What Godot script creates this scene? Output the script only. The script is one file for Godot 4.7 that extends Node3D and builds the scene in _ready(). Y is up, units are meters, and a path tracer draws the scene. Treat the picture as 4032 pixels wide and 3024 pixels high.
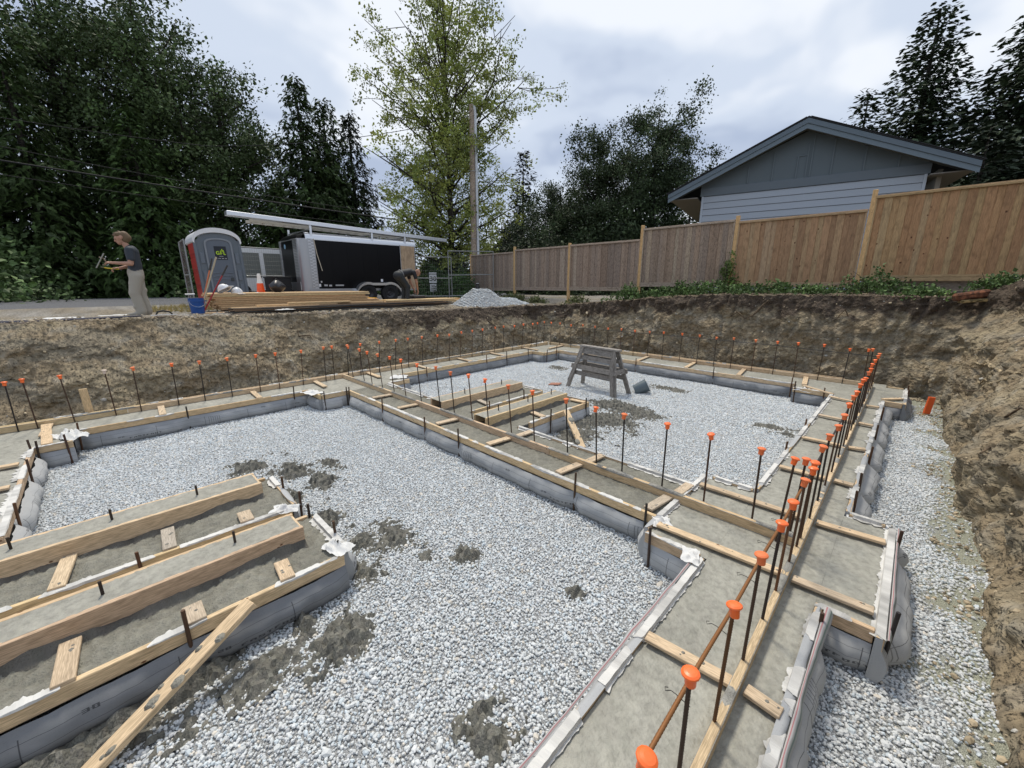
extends Node3D

# ---------------------------------------------------------------- helpers
var rng := RandomNumberGenerator.new()
var M := {}
var taken := {}
var n1 := FastNoiseLite.new()
var n2 := FastNoiseLite.new()
var n3 := FastNoiseLite.new()
var n4 := FastNoiseLite.new()

class MB:
	var v := PackedVector3Array()
	var n := PackedVector3Array()
	var uv := PackedVector2Array()
	var c := PackedColorArray()
	var col := Color.WHITE
	var off := Vector2.ZERO

	func tri(a: Vector3, b: Vector3, d: Vector3, hint: Vector3, ua := Vector2.ZERO, ub := Vector2.ZERO, ud := Vector2.ZERO) -> void:
		var nn := (d - a).cross(b - a)
		if nn.length_squared() < 1e-16:
			return
		nn = nn.normalized()
		if nn.dot(hint) < 0.0:
			nn = -nn
			v.append(a); v.append(d); v.append(b); uv.append(ua); uv.append(ud); uv.append(ub)
		else:
			v.append(a); v.append(b); v.append(d); uv.append(ua); uv.append(ub); uv.append(ud)
		n.append(nn); n.append(nn); n.append(nn); c.append(col); c.append(col); c.append(col)

	func quad(a: Vector3, b: Vector3, d: Vector3, e: Vector3, hint: Vector3, ua := Vector2.ZERO, ub := Vector2.ZERO, ud := Vector2.ZERO, ue := Vector2.ZERO) -> void:
		tri(a, b, d, hint, ua, ub, ud)
		tri(a, d, e, hint, ua, ud, ue)

	# a box with chamfered edges; grain (u) runs along its longest side
	func box(at: Vector3, size: Vector3, bs := Basis(), ch := 0.003) -> void:
		var h := size * 0.5
		ch = minf(ch, minf(h.x, minf(h.y, h.z)) * 0.45)
		var ax := [bs.x.normalized(), bs.y.normalized(), bs.z.normalized()]
		var hh := [h.x, h.y, h.z]
		var long := 0
		for i in 3:
			if hh[i] > hh[long]:
				long = i
		for k in 3:
			var i := (k + 1) % 3
			var j := (k + 2) % 3
			if j == long:
				var sw := i
				i = j
				j = sw
			for s in [-1.0, 1.0]:
				var p := []
				var u := []
				for q in [[-1, -1], [1, -1], [1, 1], [-1, 1]]:
					var x: float = q[0] * (hh[i] - ch)
					var y: float = q[1] * (hh[j] - ch)
					p.append(at + ax[k] * (s * hh[k]) + ax[i] * x + ax[j] * y)
					u.append(off + Vector2(x, y + s * hh[k] * 1.7 + k * 0.31))
				quad(p[0], p[1], p[2], p[3], ax[k] * s, u[0], u[1], u[2], u[3])
		if ch <= 0.0:
			return
		for k in 3:
			var i := (k + 1) % 3
			var j := (k + 2) % 3
			for si in [-1.0, 1.0]:
				for sj in [-1.0, 1.0]:
					var a: Vector3 = at + ax[i] * (si * hh[i]) + ax[j] * (sj * (hh[j] - ch))
					var b: Vector3 = at + ax[i] * (si * (hh[i] - ch)) + ax[j] * (sj * hh[j])
					var l: Vector3 = ax[k] * (hh[k] - ch)
					var w: float = hh[k] if k == long else 0.02
					quad(a - l, a + l, b + l, b - l, ax[i] * si + ax[j] * sj, off + Vector2(-w, 0), off + Vector2(w, 0), off + Vector2(w, ch), off + Vector2(-w, ch))
		for sx in [-1.0, 1.0]:
			for sy in [-1.0, 1.0]:
				for sz in [-1.0, 1.0]:
					var o: Vector3 = at + ax[0] * (sx * (h.x - ch)) + ax[1] * (sy * (h.y - ch)) + ax[2] * (sz * (h.z - ch))
					tri(o + ax[0] * (sx * ch), o + ax[1] * (sy * ch), o + ax[2] * (sz * ch), ax[0] * sx + ax[1] * sy + ax[2] * sz, off, off, off)

	# a board between two points: w across (horizontal-ish), t thick
	func bar(a: Vector3, b: Vector3, w: float, t: float, up := Vector3.UP, ch := 0.003) -> void:
		var z := (b - a).normalized()
		var x := up.cross(z)
		if x.length() < 0.01:
			x = Vector3.RIGHT.cross(z)
		x = x.normalized()
		box((a + b) * 0.5, Vector3(w, t, a.distance_to(b)), Basis(x, z.cross(x), z), ch)

	func smooth(a: Vector3, na: Vector3, ua: Vector2, b: Vector3, nb: Vector3, ub: Vector2, d: Vector3, nd: Vector3, ud: Vector2) -> void:
		var g := (d - a).cross(b - a)
		if g.length_squared() < 1e-18:
			return
		if g.dot(na + nb + nd) < 0.0:
			v.append(a); v.append(d); v.append(b); n.append(na); n.append(nd); n.append(nb); uv.append(ua); uv.append(ud); uv.append(ub)
		else:
			v.append(a); v.append(b); v.append(d); n.append(na); n.append(nb); n.append(nd); uv.append(ua); uv.append(ub); uv.append(ud)
		c.append(col); c.append(col); c.append(col)

	func tube(p: Array, r, sides := 8, caps := true, squash := 1.0) -> void:
		var m := p.size()
		var rings := []
		var norms := []
		var side := Vector3.ZERO
		var along := 0.0
		var us := []
		for i in m:
			var t: Vector3 = ((p[mini(i + 1, m - 1)] as Vector3) - (p[maxi(i - 1, 0)] as Vector3)).normalized()
			if side == Vector3.ZERO:
				side = t.cross(Vector3.UP if absf(t.y) < 0.9 else Vector3.RIGHT).normalized()
			side = (side - t * side.dot(t)).normalized()
			var other := t.cross(side)
			var rad: float = r[i] if r is Array or r is PackedFloat32Array else r
			var ring := []
			var nr := []
			for k in sides + 1:
				var a := TAU * k / sides
				var d := side * cos(a) + other * sin(a) * squash
				ring.append((p[i] as Vector3) + d * rad)
				nr.append(d.normalized())
			if i:
				along += (p[i] as Vector3).distance_to(p[i - 1])
			us.append(along)
			rings.append(ring)
			norms.append(nr)
		for i in m - 1:
			for k in sides:
				var v0 := float(k) / sides
				var v1 := float(k + 1) / sides
				smooth(rings[i][k], norms[i][k], off + Vector2(us[i], v0 * 0.3), rings[i + 1][k], norms[i + 1][k], off + Vector2(us[i + 1], v0 * 0.3), rings[i + 1][k + 1], norms[i + 1][k + 1], off + Vector2(us[i + 1], v1 * 0.3))
				smooth(rings[i][k], norms[i][k], off + Vector2(us[i], v0 * 0.3), rings[i + 1][k + 1], norms[i + 1][k + 1], off + Vector2(us[i + 1], v1 * 0.3), rings[i][k + 1], norms[i][k + 1], off + Vector2(us[i], v1 * 0.3))
		if caps and m > 1:
			for e in [0, m - 1]:
				var out: Vector3 = (p[0] as Vector3) - (p[1] as Vector3) if e == 0 else (p[m - 1] as Vector3) - (p[m - 2] as Vector3)
				for k in sides:
					tri(p[e], rings[e][k], rings[e][k + 1], out)

	# profile points (radius, height), turned round the y axis of xf
	func lathe(prof: Array, sides: int, xf := Transform3D(), ripple := 0.0) -> void:
		for i in prof.size() - 1:
			var a: Vector2 = prof[i]
			var b: Vector2 = prof[i + 1]
			var d := b - a
			var nn := Vector2(d.y, -d.x).normalized()
			for k in sides:
				var t0 := TAU * k / sides
				var t1 := TAU * (k + 1) / sides
				var q0 := Vector3(cos(t0), 0, sin(t0))
				var q1 := Vector3(cos(t1), 0, sin(t1))
				var k0 := 1.0 + (ripple if k % 2 else 0.0)
				var k1 := 1.0 + (ripple if (k + 1) % 2 else 0.0)
				var w := [q0 * a.x * k0 + Vector3(0, a.y, 0), q0 * b.x * k0 + Vector3(0, b.y, 0), q1 * b.x * k1 + Vector3(0, b.y, 0), q1 * a.x * k1 + Vector3(0, a.y, 0)]
				var e0 := (xf.basis * (q0 * nn.x + Vector3(0, nn.y, 0))).normalized()
				var e1 := (xf.basis * (q1 * nn.x + Vector3(0, nn.y, 0))).normalized()
				var u := Vector2(t0 / TAU, a.y)
				smooth(xf * w[0], e0, u, xf * w[1], e0, u, xf * w[2], e1, u)
				smooth(xf * w[0], e0, u, xf * w[2], e1, u, xf * w[3], e1, u)

	# an outline in the x-y plane of xf, pushed along its z by depth
	func prism(poly: PackedVector2Array, depth: float, xf := Transform3D()) -> void:
		var idx := Geometry2D.triangulate_polygon(poly)
		var mid := Vector2.ZERO
		for p in poly:
			mid += p
		mid /= poly.size()
		for s in [0.0, 1.0]:
			var zz: float = depth * s
			for i in range(0, idx.size(), 3):
				var a := poly[idx[i]]
				var b := poly[idx[i + 1]]
				var d := poly[idx[i + 2]]
				tri(xf * Vector3(a.x, a.y, zz), xf * Vector3(b.x, b.y, zz), xf * Vector3(d.x, d.y, zz), xf.basis.z * (s - 0.5) * signf(depth), off + a, off + b, off + d)
		var turn := Geometry2D.is_polygon_clockwise(poly)
		for i in poly.size():
			var a := poly[i]
			var b := poly[(i + 1) % poly.size()]
			var o := Vector2(b.y - a.y, a.x - b.x)
			if turn:
				o = -o
			quad(xf * Vector3(a.x, a.y, 0), xf * Vector3(b.x, b.y, 0), xf * Vector3(b.x, b.y, depth), xf * Vector3(a.x, a.y, depth), xf.basis * Vector3(o.x, o.y, 0), off + a, off + b, off + b + Vector2(0, depth), off + a + Vector2(0, depth))

	# rows x cols of points, smooth; cols given per vertex if colours is not empty
	func sheet(p: PackedVector3Array, cols: int, hint: Vector3, colours := PackedColorArray(), uvs := PackedVector2Array(), wrap := false) -> void:
		var rows := p.size() / cols
		var nm := PackedVector3Array()
		nm.resize(p.size())
		for r in rows:
			for q in cols:
				var i := r * cols + q
				var l := p[r * cols + maxi(q - 1, 0)]
				var g := p[r * cols + mini(q + 1, cols - 1)]
				if wrap:
					l = p[r * cols + (q - 1 if q > 0 else cols - 2)]
					g = p[r * cols + (q + 1 if q < cols - 1 else 1)]
				var u := p[maxi(r - 1, 0) * cols + q]
				var d := p[mini(r + 1, rows - 1) * cols + q]
				nm[i] = (g - l).cross(d - u).normalized()
		var flip := 0.0
		for i in range(0, nm.size(), maxi(1, nm.size() / 50)):
			flip += nm[i].dot(hint)
		if flip < 0.0:
			for i in nm.size():
				nm[i] = -nm[i]
		var have := colours.size() == p.size()
		var haveuv := uvs.size() == p.size()
		for r in rows - 1:
			for q in cols - 1:
				var a := r * cols + q
				for t in [[a, a + 1, a + cols + 1], [a, a + cols + 1, a + cols]]:
					var g2 := (p[t[2]] - p[t[0]]).cross(p[t[1]] - p[t[0]])
					var o: Array = t
					if g2.dot(nm[a]) < 0.0:
						o = [t[0], t[2], t[1]]
					for i in o:
						v.append(p[i])
						n.append(nm[i])
						uv.append(uvs[i] if haveuv else Vector2(p[i].x, p[i].z))
						c.append(colours[i] if have else col)

	func mesh() -> ArrayMesh:
		var a := []
		a.resize(Mesh.ARRAY_MAX)
		a[Mesh.ARRAY_VERTEX] = v
		a[Mesh.ARRAY_NORMAL] = n
		a[Mesh.ARRAY_TEX_UV] = uv
		a[Mesh.ARRAY_COLOR] = c
		var m := ArrayMesh.new()
		m.add_surface_from_arrays(Mesh.PRIMITIVE_TRIANGLES, a)
		return m

func mb(colour := Color.WHITE) -> MB:
	var m := MB.new()
	m.col = colour
	m.off = Vector2(rng.randf() * 3.0, rng.randf() * 3.0)
	return m

func numbered(called: String) -> String:
	if not taken.has(called):
		taken[called] = 0
		return called
	taken[called] += 1
	return "%s_%03d" % [called, taken[called]]

func piece(called: String, m: Mesh, mat: Material, parent: Node) -> MeshInstance3D:
	var o := MeshInstance3D.new()
	o.mesh = m
	o.material_override = mat
	o.name = numbered(called) if parent == self else called
	parent.add_child(o, true)
	return o

func put(called: String, m: MB, mat: Material, parent: Node) -> MeshInstance3D:
	return piece(called, m.mesh(), mat, parent)

func tag(o: Node, label: String, category: String, group := "") -> Node:
	o.set_meta("label", label)
	o.set_meta("category", category)
	if group:
		o.set_meta("group", group)
	return o

func thing(called: String, label: String, category: String, at := Vector3.ZERO, turn := 0.0, group := "") -> Node3D:
	var o := Node3D.new()
	o.name = numbered(called)
	add_child(o, true)
	o.position = at
	o.rotation.y = turn
	tag(o, label, category, group)
	return o

func struct(called: String, m: MB, mat: Material) -> MeshInstance3D:
	var o := put(called, m, mat, self)
	o.set_meta("kind", "structure")
	return o

func scatter(called: String, m: Mesh, mat: Material, xf: Array, cols: Array, parent: Node) -> MultiMeshInstance3D:
	var mm := MultiMesh.new()
	mm.transform_format = MultiMesh.TRANSFORM_3D
	mm.use_colors = not cols.is_empty()
	mm.mesh = m
	mm.instance_count = xf.size()
	for i in xf.size():
		mm.set_instance_transform(i, xf[i])
		if not cols.is_empty():
			mm.set_instance_color(i, cols[i])
	var o := MultiMeshInstance3D.new()
	o.multimesh = mm
	o.material_override = mat
	o.name = numbered(called) if parent == self else called
	parent.add_child(o, true)
	o.set_meta("kind", "stuff")
	return o

func lin(r: float, g: float, b: float) -> Color:
	return Color(r, g, b).linear_to_srgb()

func mat(called: String, colour: Color, rough := 0.8, metal := 0.0) -> StandardMaterial3D:
	var m := StandardMaterial3D.new()
	m.resource_name = called
	m.albedo_color = colour
	m.roughness = rough
	m.metallic = metal
	M[called] = m
	return m

const ORD := ["first", "second", "third", "fourth", "fifth", "sixth", "seventh", "eighth", "ninth", "tenth", "eleventh", "twelfth", "thirteenth", "fourteenth", "fifteenth", "sixteenth", "seventeenth", "eighteenth", "nineteenth", "twentieth"]
const TENS := ["", "", "twenty", "thirty", "forty"]

func ordinal(i: int) -> String:
	if i < 20:
		return ORD[i]
	if (i + 1) % 10 == 0:
		return ["thirtieth", "fortieth"][(i + 1) / 10 - 3]
	return TENS[(i + 1) / 10] + "-" + ORD[i % 10]

func fbm(f: FastNoiseLite, p: Vector3) -> float:
	return f.get_noise_3dv(p)

# ---------------------------------------------------------------- computed textures
func noise_tex(freq: float, ramp: Array, seed_: int, size := 512, octaves := 5, kind := FastNoiseLite.TYPE_SIMPLEX_SMOOTH) -> ImageTexture:
	var f := FastNoiseLite.new()
	f.noise_type = kind
	f.seed = seed_
	f.frequency = freq
	f.fractal_octaves = octaves
	var im := f.get_seamless_image(size, size)
	var g := Gradient.new()
	g.offsets = PackedFloat32Array(ramp[0])
	g.colors = PackedColorArray(ramp[1])
	var o := Image.create(size, size, false, Image.FORMAT_RGB8)
	for y in size:
		for x in size:
			o.set_pixel(x, y, g.sample(im.get_pixel(x, y).r))
	return ImageTexture.create_from_image(o)

func normal_tex(freq: float, seed_: int, strength: float, size := 512, octaves := 5, kind := FastNoiseLite.TYPE_SIMPLEX_SMOOTH) -> ImageTexture:
	var f := FastNoiseLite.new()
	f.noise_type = kind
	f.seed = seed_
	f.frequency = freq
	f.fractal_octaves = octaves
	var im := f.get_seamless_image(size, size)
	im.bump_map_to_normal_map(strength)
	return ImageTexture.create_from_image(im)

# wood with grain along u: early and late wood bands, streaks and knots; lightness only, tinted by the material
func wood_tex(seed_: int, contrast: float, knots: int, stain: float) -> ImageTexture:
	var w := 512
	var h := 256
	var f := FastNoiseLite.new()
	f.seed = seed_
	f.frequency = 1.0
	f.fractal_octaves = 3
	var r := RandomNumberGenerator.new()
	r.seed = seed_
	var ks := []
	for i in knots:
		ks.append([r.randf() * w, r.randf() * h, r.randf_range(2.5, 5.0)])
	var o := Image.create(w, h, false, Image.FORMAT_RGB8)
	for x in w:
		var a := TAU * x / w
		var cx := cos(a) * 0.8
		var cy := sin(a) * 0.8
		for y in h:
			var yy := float(y)
			var knot := 0.0
			for k in ks:
				var dx: float = absf(x - k[0])
				dx = minf(dx, w - dx)
				var dy: float = y - k[1]
				var d2: float = dx * dx * 1.2 + dy * dy
				var rr: float = k[2] * k[2]
				if d2 < rr * 14.0:
					yy += 6.0 * signf(dy) * exp(-d2 / (rr * 3.0))
					knot = maxf(knot, smoothstep(rr * 1.3, rr * 0.6, d2))
			var g1 := f.get_noise_3d(cx, cy, yy * 0.11)
			var g2 := f.get_noise_3d(cx * 4.0 + 9.0, cy * 4.0, yy * 0.42)
			var st := f.get_noise_3d(cx * 2.0 - 20.0, cy * 2.0, yy * 0.03)
			var b := 1.0 - contrast * (0.45 + 0.5 * sin(yy * 0.35 + g1 * 9.0) * 0.6 + g2 * 0.7) - stain * maxf(0.0, st)
			b = clampf(b, 0.15, 1.0)
			var cc := Color(b, b * (0.985 - 0.05 * (1.0 - b)), b * (0.97 - 0.12 * (1.0 - b)))
			o.set_pixel(x, y, cc.lerp(Color(0.36, 0.22, 0.13), knot * 0.8))
	return ImageTexture.create_from_image(o)

# 3 x 5 dot letters for print on cloth
const DOTS := {"F": [7, 4, 6, 4, 4], "A": [2, 5, 7, 5, 5], "S": [7, 4, 7, 1, 7], "T": [7, 2, 2, 2, 2], "O": [7, 5, 5, 5, 7], "2": [7, 1, 7, 4, 7], "3": [7, 1, 7, 1, 7], "0": [7, 5, 5, 5, 7], "8": [7, 5, 7, 5, 7]}

func dots(im: Image, word: String, x: int, y: int, s: int, ink: Color) -> void:
	for ch in word:
		if DOTS.has(ch):
			for r in 5:
				for b in 3:
					if DOTS[ch][r] & (4 >> b):
						im.fill_rect(Rect2i(x + b * s, y + r * s, s, s), ink)
		x += 4 * s

# ---------------------------------------------------------------- camera, sky, sun
const EYE := Vector3(0, 2.25, 0)

func sky_image() -> ImageTexture:
	var w := 1024
	var h := 512
	var a := FastNoiseLite.new()
	a.seed = 11
	a.frequency = 0.55
	a.fractal_octaves = 6
	a.fractal_gain = 0.52
	var b := FastNoiseLite.new()
	b.seed = 23
	b.frequency = 0.22
	b.fractal_octaves = 3
	var im := Image.create(w, h, false, Image.FORMAT_RGBAF)
	for y in h:
		var el := PI * (0.5 - (y + 0.5) / h)
		var ce := cos(el)
		var se := sin(el)
		for x in w:
			var az := TAU * (x + 0.5) / w
			var d := Vector3(-sin(az) * ce, se, -cos(az) * ce)
			var k := 1.0 / (maxf(d.y, 0.0) + 0.22)
			var p := Vector3(d.x * k * 1.15, d.z * k * 1.15, 0)
			var q := p + Vector3(a.get_noise_3d(p.x + 7.0, p.y, 3.0), a.get_noise_3d(p.x, p.y + 9.0, 5.0), 0) * 0.55
			var big := b.get_noise_2d(q.x * 2.0, q.y * 2.0)
			var fine := a.get_noise_2d(q.x * 1.6, q.y * 1.6)
			var t := clampf(0.5 + big * 0.7 + fine * 0.75, 0.0, 1.0)
			var low := Color(0.25, 0.295, 0.385)
			var mid := Color(0.355, 0.40, 0.475)
			var top := Color(0.485, 0.51, 0.55)
			var cc := low.lerp(mid, smoothstep(0.12, 0.5, t)).lerp(top, smoothstep(0.55, 0.92, t))
			var g := smoothstep(0.02, -0.06, d.y)
			cc = cc.lerp(Color(0.22, 0.21, 0.19), g)
			im.set_pixel(x, y, cc)
	return ImageTexture.create_from_image(im)

func make_world() -> void:
	var cam := Camera3D.new()
	cam.name = "camera"
	cam.position = EYE
	cam.rotation = Vector3(deg_to_rad(-14.0), deg_to_rad(44.5), 0)
	cam.fov = 87.27
	cam.near = 0.05
	cam.far = 800.0
	cam.current = true
	add_child(cam)
	var e := Environment.new()
	e.background_mode = Environment.BG_SKY
	var s := Sky.new()
	var pm := PanoramaSkyMaterial.new()
	pm.panorama = sky_image()
	s.sky_material = pm
	e.sky = s
	e.background_energy_multiplier = 1.0
	e.tonemap_mode = Environment.TONE_MAPPER_LINEAR
	e.tonemap_exposure = 1.85
	e.sdfgi_enabled = true
	e.ssao_enabled = true
	e.ssil_enabled = true
	var we := WorldEnvironment.new()
	we.name = "world"
	we.environment = e
	add_child(we)
	var sun := DirectionalLight3D.new()
	sun.name = "sun"
	sun.light_color = Color(1.0, 0.965, 0.9)
	sun.light_energy = 0.5
	sun.light_angular_distance = 10.0
	sun.shadow_enabled = true
	add_child(sun)
	sun.look_at_from_position(Vector3(-3.6, 8.0, -1.4), Vector3.ZERO)

# ---------------------------------------------------------------- materials
func tinted(called: String, base: String, colour: Color, rough := -1.0) -> StandardMaterial3D:
	var m: StandardMaterial3D = M[base].duplicate()
	m.resource_name = called
	m.albedo_color = colour
	if rough >= 0.0:
		m.roughness = rough
	M[called] = m
	return m

func tri_mat(called: String, colour: Color, tex: Texture2D, nrm: Texture2D, scale: float, depth: float, rough := 0.9) -> StandardMaterial3D:
	var m := mat(called, colour, rough)
	m.albedo_texture = tex
	if nrm:
		m.normal_enabled = true
		m.normal_texture = nrm
		m.normal_scale = depth
	m.uv1_triplanar = true
	m.uv1_world_triplanar = true
	m.uv1_scale = Vector3.ONE * scale
	m.vertex_color_use_as_albedo = true
	return m

func make_materials() -> void:
	var g := func(v: float) -> Color: return Color(v, v, v)
	var grain := noise_tex(0.02, [[0.2, 0.45, 0.6, 0.8], [g.call(0.6), g.call(0.82), g.call(0.93), g.call(1.0)]], 3, 512, 6)
	var speck := noise_tex(0.06, [[0.25, 0.5, 0.75], [g.call(0.55), g.call(0.85), g.call(1.0)]], 5, 512, 5)
	var bump := normal_tex(0.03, 9, 7.0, 512, 6)
	var bumpf := normal_tex(0.08, 12, 6.0, 512, 5)
	var crumb := noise_tex(0.02, [[0.2, 0.4, 0.55, 0.8], [g.call(0.68), g.call(0.84), g.call(0.93), g.call(1.0)]], 33, 512, 6)
	tri_mat("soil", Color.WHITE, crumb, normal_tex(0.03, 39, 12.0, 512, 6), 0.9, 2.2, 0.95)
	var calm := noise_tex(0.03, [[0.2, 0.5, 0.8], [g.call(0.88), g.call(0.96), g.call(1.0)]], 6, 512, 5)
	tri_mat("dirt", Color.WHITE, speck, bump, 0.7, 1.2, 0.95)
	tri_mat("concrete", Color.WHITE, calm, bumpf, 1.1, 0.35, 0.6)
	tri_mat("mortar", Color.WHITE, calm, bumpf, 1.6, 1.1, 0.7)
	tri_mat("gravel_base", lin(0.52, 0.53, 0.535), speck, bumpf, 4.0, 2.0, 0.9)
	tri_mat("asphalt", lin(0.16, 0.165, 0.18), speck, bumpf, 1.5, 0.8, 0.85)
	var stone := mat("stone", Color.WHITE, 0.8)
	stone.vertex_color_use_as_albedo = true
	# timber
	var wt := wood_tex(4, 0.22, 3, 0.12)
	var wg := wood_tex(8, 0.26, 3, 0.3)
	var pine := mat("pine", lin(0.80, 0.625, 0.42), 0.75)
	pine.albedo_texture = wt
	pine.uv1_scale = Vector3(0.7, 2.6, 1)
	pine.vertex_color_use_as_albedo = true
	var aged := mat("aged", lin(0.53, 0.44, 0.36), 0.85)
	aged.albedo_texture = wg
	aged.uv1_scale = Vector3(0.8, 2.4, 1)
	aged.vertex_color_use_as_albedo = true
	# cloth
	var im := Image.create(1024, 256, false, Image.FORMAT_RGB8)
	im.fill(Color(1, 1, 1))
	var r := RandomNumberGenerator.new()
	r.seed = 2
	for i in 9000:
		var k := r.randf_range(0.88, 1.0)
		im.fill_rect(Rect2i(r.randi() % 1024, r.randi() % 256, r.randi_range(1, 3), 1), Color(k, k, k))
	var ink := Color(0.56, 0.56, 0.57)
	for y in [58, 122, 196]:
		im.fill_rect(Rect2i(0, y, 1024, 2), ink)
	for x in [90, 346, 602, 858]:
		im.fill_rect(Rect2i(x, 40, 2, 176), ink)
	dots(im, "30", 180, 50, 4, ink)
	dots(im, "28", 420, 114, 4, ink)
	dots(im, "30", 700, 188, 4, ink)
	dots(im, "FASTFOOT", 470, 150, 5, ink)
	for x in range(880, 950, 12):
		im.fill_rect(Rect2i(x, 60, 3, 130), Color(0.72, 0.72, 0.72))
	var print_ := ImageTexture.create_from_image(im)
	var cloth := mat("cloth", lin(0.40, 0.41, 0.42), 0.75)
	cloth.albedo_texture = print_
	cloth.vertex_color_use_as_albedo = true
	cloth.uv1_scale = Vector3(0.42, 1.0, 1)
	var white := mat("white_cloth", lin(0.70, 0.70, 0.69), 0.8)
	white.vertex_color_use_as_albedo = true
	white.backlight_enabled = true
	white.backlight = lin(0.12, 0.12, 0.12)
	# metal and plastic
	var rod := mat("rod", Color.WHITE, 0.6, 0.35)
	rod.vertex_color_use_as_albedo = true
	mat("cap", lin(0.95, 0.17, 0.035), 0.38)
	mat("steel", lin(0.42, 0.43, 0.45), 0.4, 0.8)
	mat("aluminium", lin(0.72, 0.73, 0.75), 0.3, 0.9)
	mat("black_paint", lin(0.004, 0.004, 0.005), 0.3).metallic_specular = 0.3
	mat("black", lin(0.012, 0.012, 0.013), 0.7)
	mat("rubber", lin(0.015, 0.015, 0.016), 0.85)
	mat("white_plastic", lin(0.78, 0.79, 0.80), 0.35)
	var any := mat("any", Color.WHITE, 0.7)
	any.vertex_color_use_as_albedo = true
	var glossy := mat("any_gloss", Color.WHITE, 0.35)
	glossy.vertex_color_use_as_albedo = true
	var leaf := mat("leaf", Color.WHITE, 0.7)
	leaf.vertex_color_use_as_albedo = true
	leaf.backlight_enabled = true
	leaf.backlight = Color(0.25, 0.25, 0.25)
	leaf.cull_mode = BaseMaterial3D.CULL_DISABLED
	var soft := leaf.duplicate()
	soft.resource_name = "maple_leaf"
	soft.backlight = Color(0.55, 0.55, 0.45)
	M["maple_leaf"] = soft
	var bark := tri_mat("bark", Color.WHITE, noise_tex(0.03, [[0.2, 0.8], [g.call(0.4), g.call(1.0)]], 31, 256), null, 1.5, 1.0, 0.95)
	bark.vertex_color_use_as_albedo = true
	var wf := wood_tex(15, 0.17, 6, 0.18)
	var fresh := mat("fresh", lin(0.50, 0.355, 0.235), 0.8)
	fresh.albedo_texture = wf
	fresh.uv1_scale = Vector3(0.4, 1.2, 1)
	fresh.vertex_color_use_as_albedo = true
	var shingle := tri_mat("shingle", Color.WHITE, speck, bumpf, 3.0, 1.0, 0.9)
	shingle.vertex_color_use_as_albedo = true
	var glass := mat("glass", Color(0.05, 0.06, 0.065), 0.08)
	glass.metallic_specular = 0.6
	var ply := mat("ply", lin(0.50, 0.38, 0.26), 0.8)
	ply.albedo_texture = wf
	ply.uv1_scale = Vector3(0.3, 0.4, 1)
	mat("galvanised", lin(0.30, 0.31, 0.31), 0.55, 0.5)
	mat("ladder", lin(0.5, 0.47, 0.4), 0.6, 0.2)
	mat("dusty_glass", lin(0.17, 0.18, 0.165), 0.25)
	mat("float_metal", lin(0.42, 0.43, 0.40), 0.6, 0.3)
	mat("conduit", lin(0.62, 0.64, 0.67), 0.5, 0.3)
	tinted("grey_wood", "aged", lin(0.40, 0.385, 0.365))

# ---------------------------------------------------------------- the dig
func gy(x: float, z: float) -> float:
	var h := 1.55 + 0.42 * smoothstep(-9.5, -3.0, x) * smoothstep(-9.0, -11.5, z) + 0.42 * smoothstep(0.7, 1.6, x) + 0.30 * smoothstep(1.4, 3.5, x)
	h += 0.06 * smoothstep(-11.8, -13.2, z) * smoothstep(-9.5, -4.0, x)
	h += 0.07 * smoothstep(-3.0, 1.0, z) * smoothstep(-13.0, -10.5, x) * smoothstep(-8.0, -9.5, x)
	h -= 0.08 * smoothstep(-4.0, -8.0, z) * smoothstep(-12.5, -10.5, x) * smoothstep(-8.0, -9.8, x)
	return h

func rim() -> Array:
	var out := []
	var r := 0.4
	var z := 6.0
	while z > -11.45 + r:
		out.append([Vector3(-9.35, 0, z), Vector3(-1, 0, 0), lerpf(0.75, 1.25, smoothstep(-6.0, -1.0, z)), 0.0])
		z -= 0.036 if z < 2.5 else 0.3
	for i in 24:
		var a := PI / 2.0 * i / 24.0
		out.append([Vector3(-9.35 + r - cos(a) * r, 0, -11.45 + r - sin(a) * r), Vector3(-cos(a), 0, -sin(a)), 0.65, 0.4])
	var x := -9.35 + r
	while x < 0.75 - r:
		out.append([Vector3(x, 0, -11.45 + 0.05 * smoothstep(-5.0, 0.0, x)), Vector3(0, 0, -1), 0.45 + 0.4 * smoothstep(-2.0, 0.0, x), 1.0])
		x += 0.036
	for i in 30:
		var a := PI / 2.0 * i / 30.0
		out.append([Vector3(0.75 - r + sin(a) * r, 0, -11.4 + r - cos(a) * r), Vector3(sin(a), 0, -cos(a)), 0.85 - 0.03 * i / 30.0, 1.0])
	z = -11.4 + r
	while z < 6.0:
		out.append([Vector3(0.75 + 0.09 * n1.get_noise_2d(z * 0.9, 4.0) - 0.05 * smoothstep(-5.0, -2.0, z), 0, z), Vector3(1, 0, 0), 0.82, 0.7])
		z += 0.036 if z < 1.0 else 0.3
	for i in 12:
		out.append([Vector3(0.75 - 10.1 * i / 11.0, 0, 6.0), Vector3(0, 0, 1), 0.6, 0.0])
	out.append(out[0].duplicate())
	return out

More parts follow.
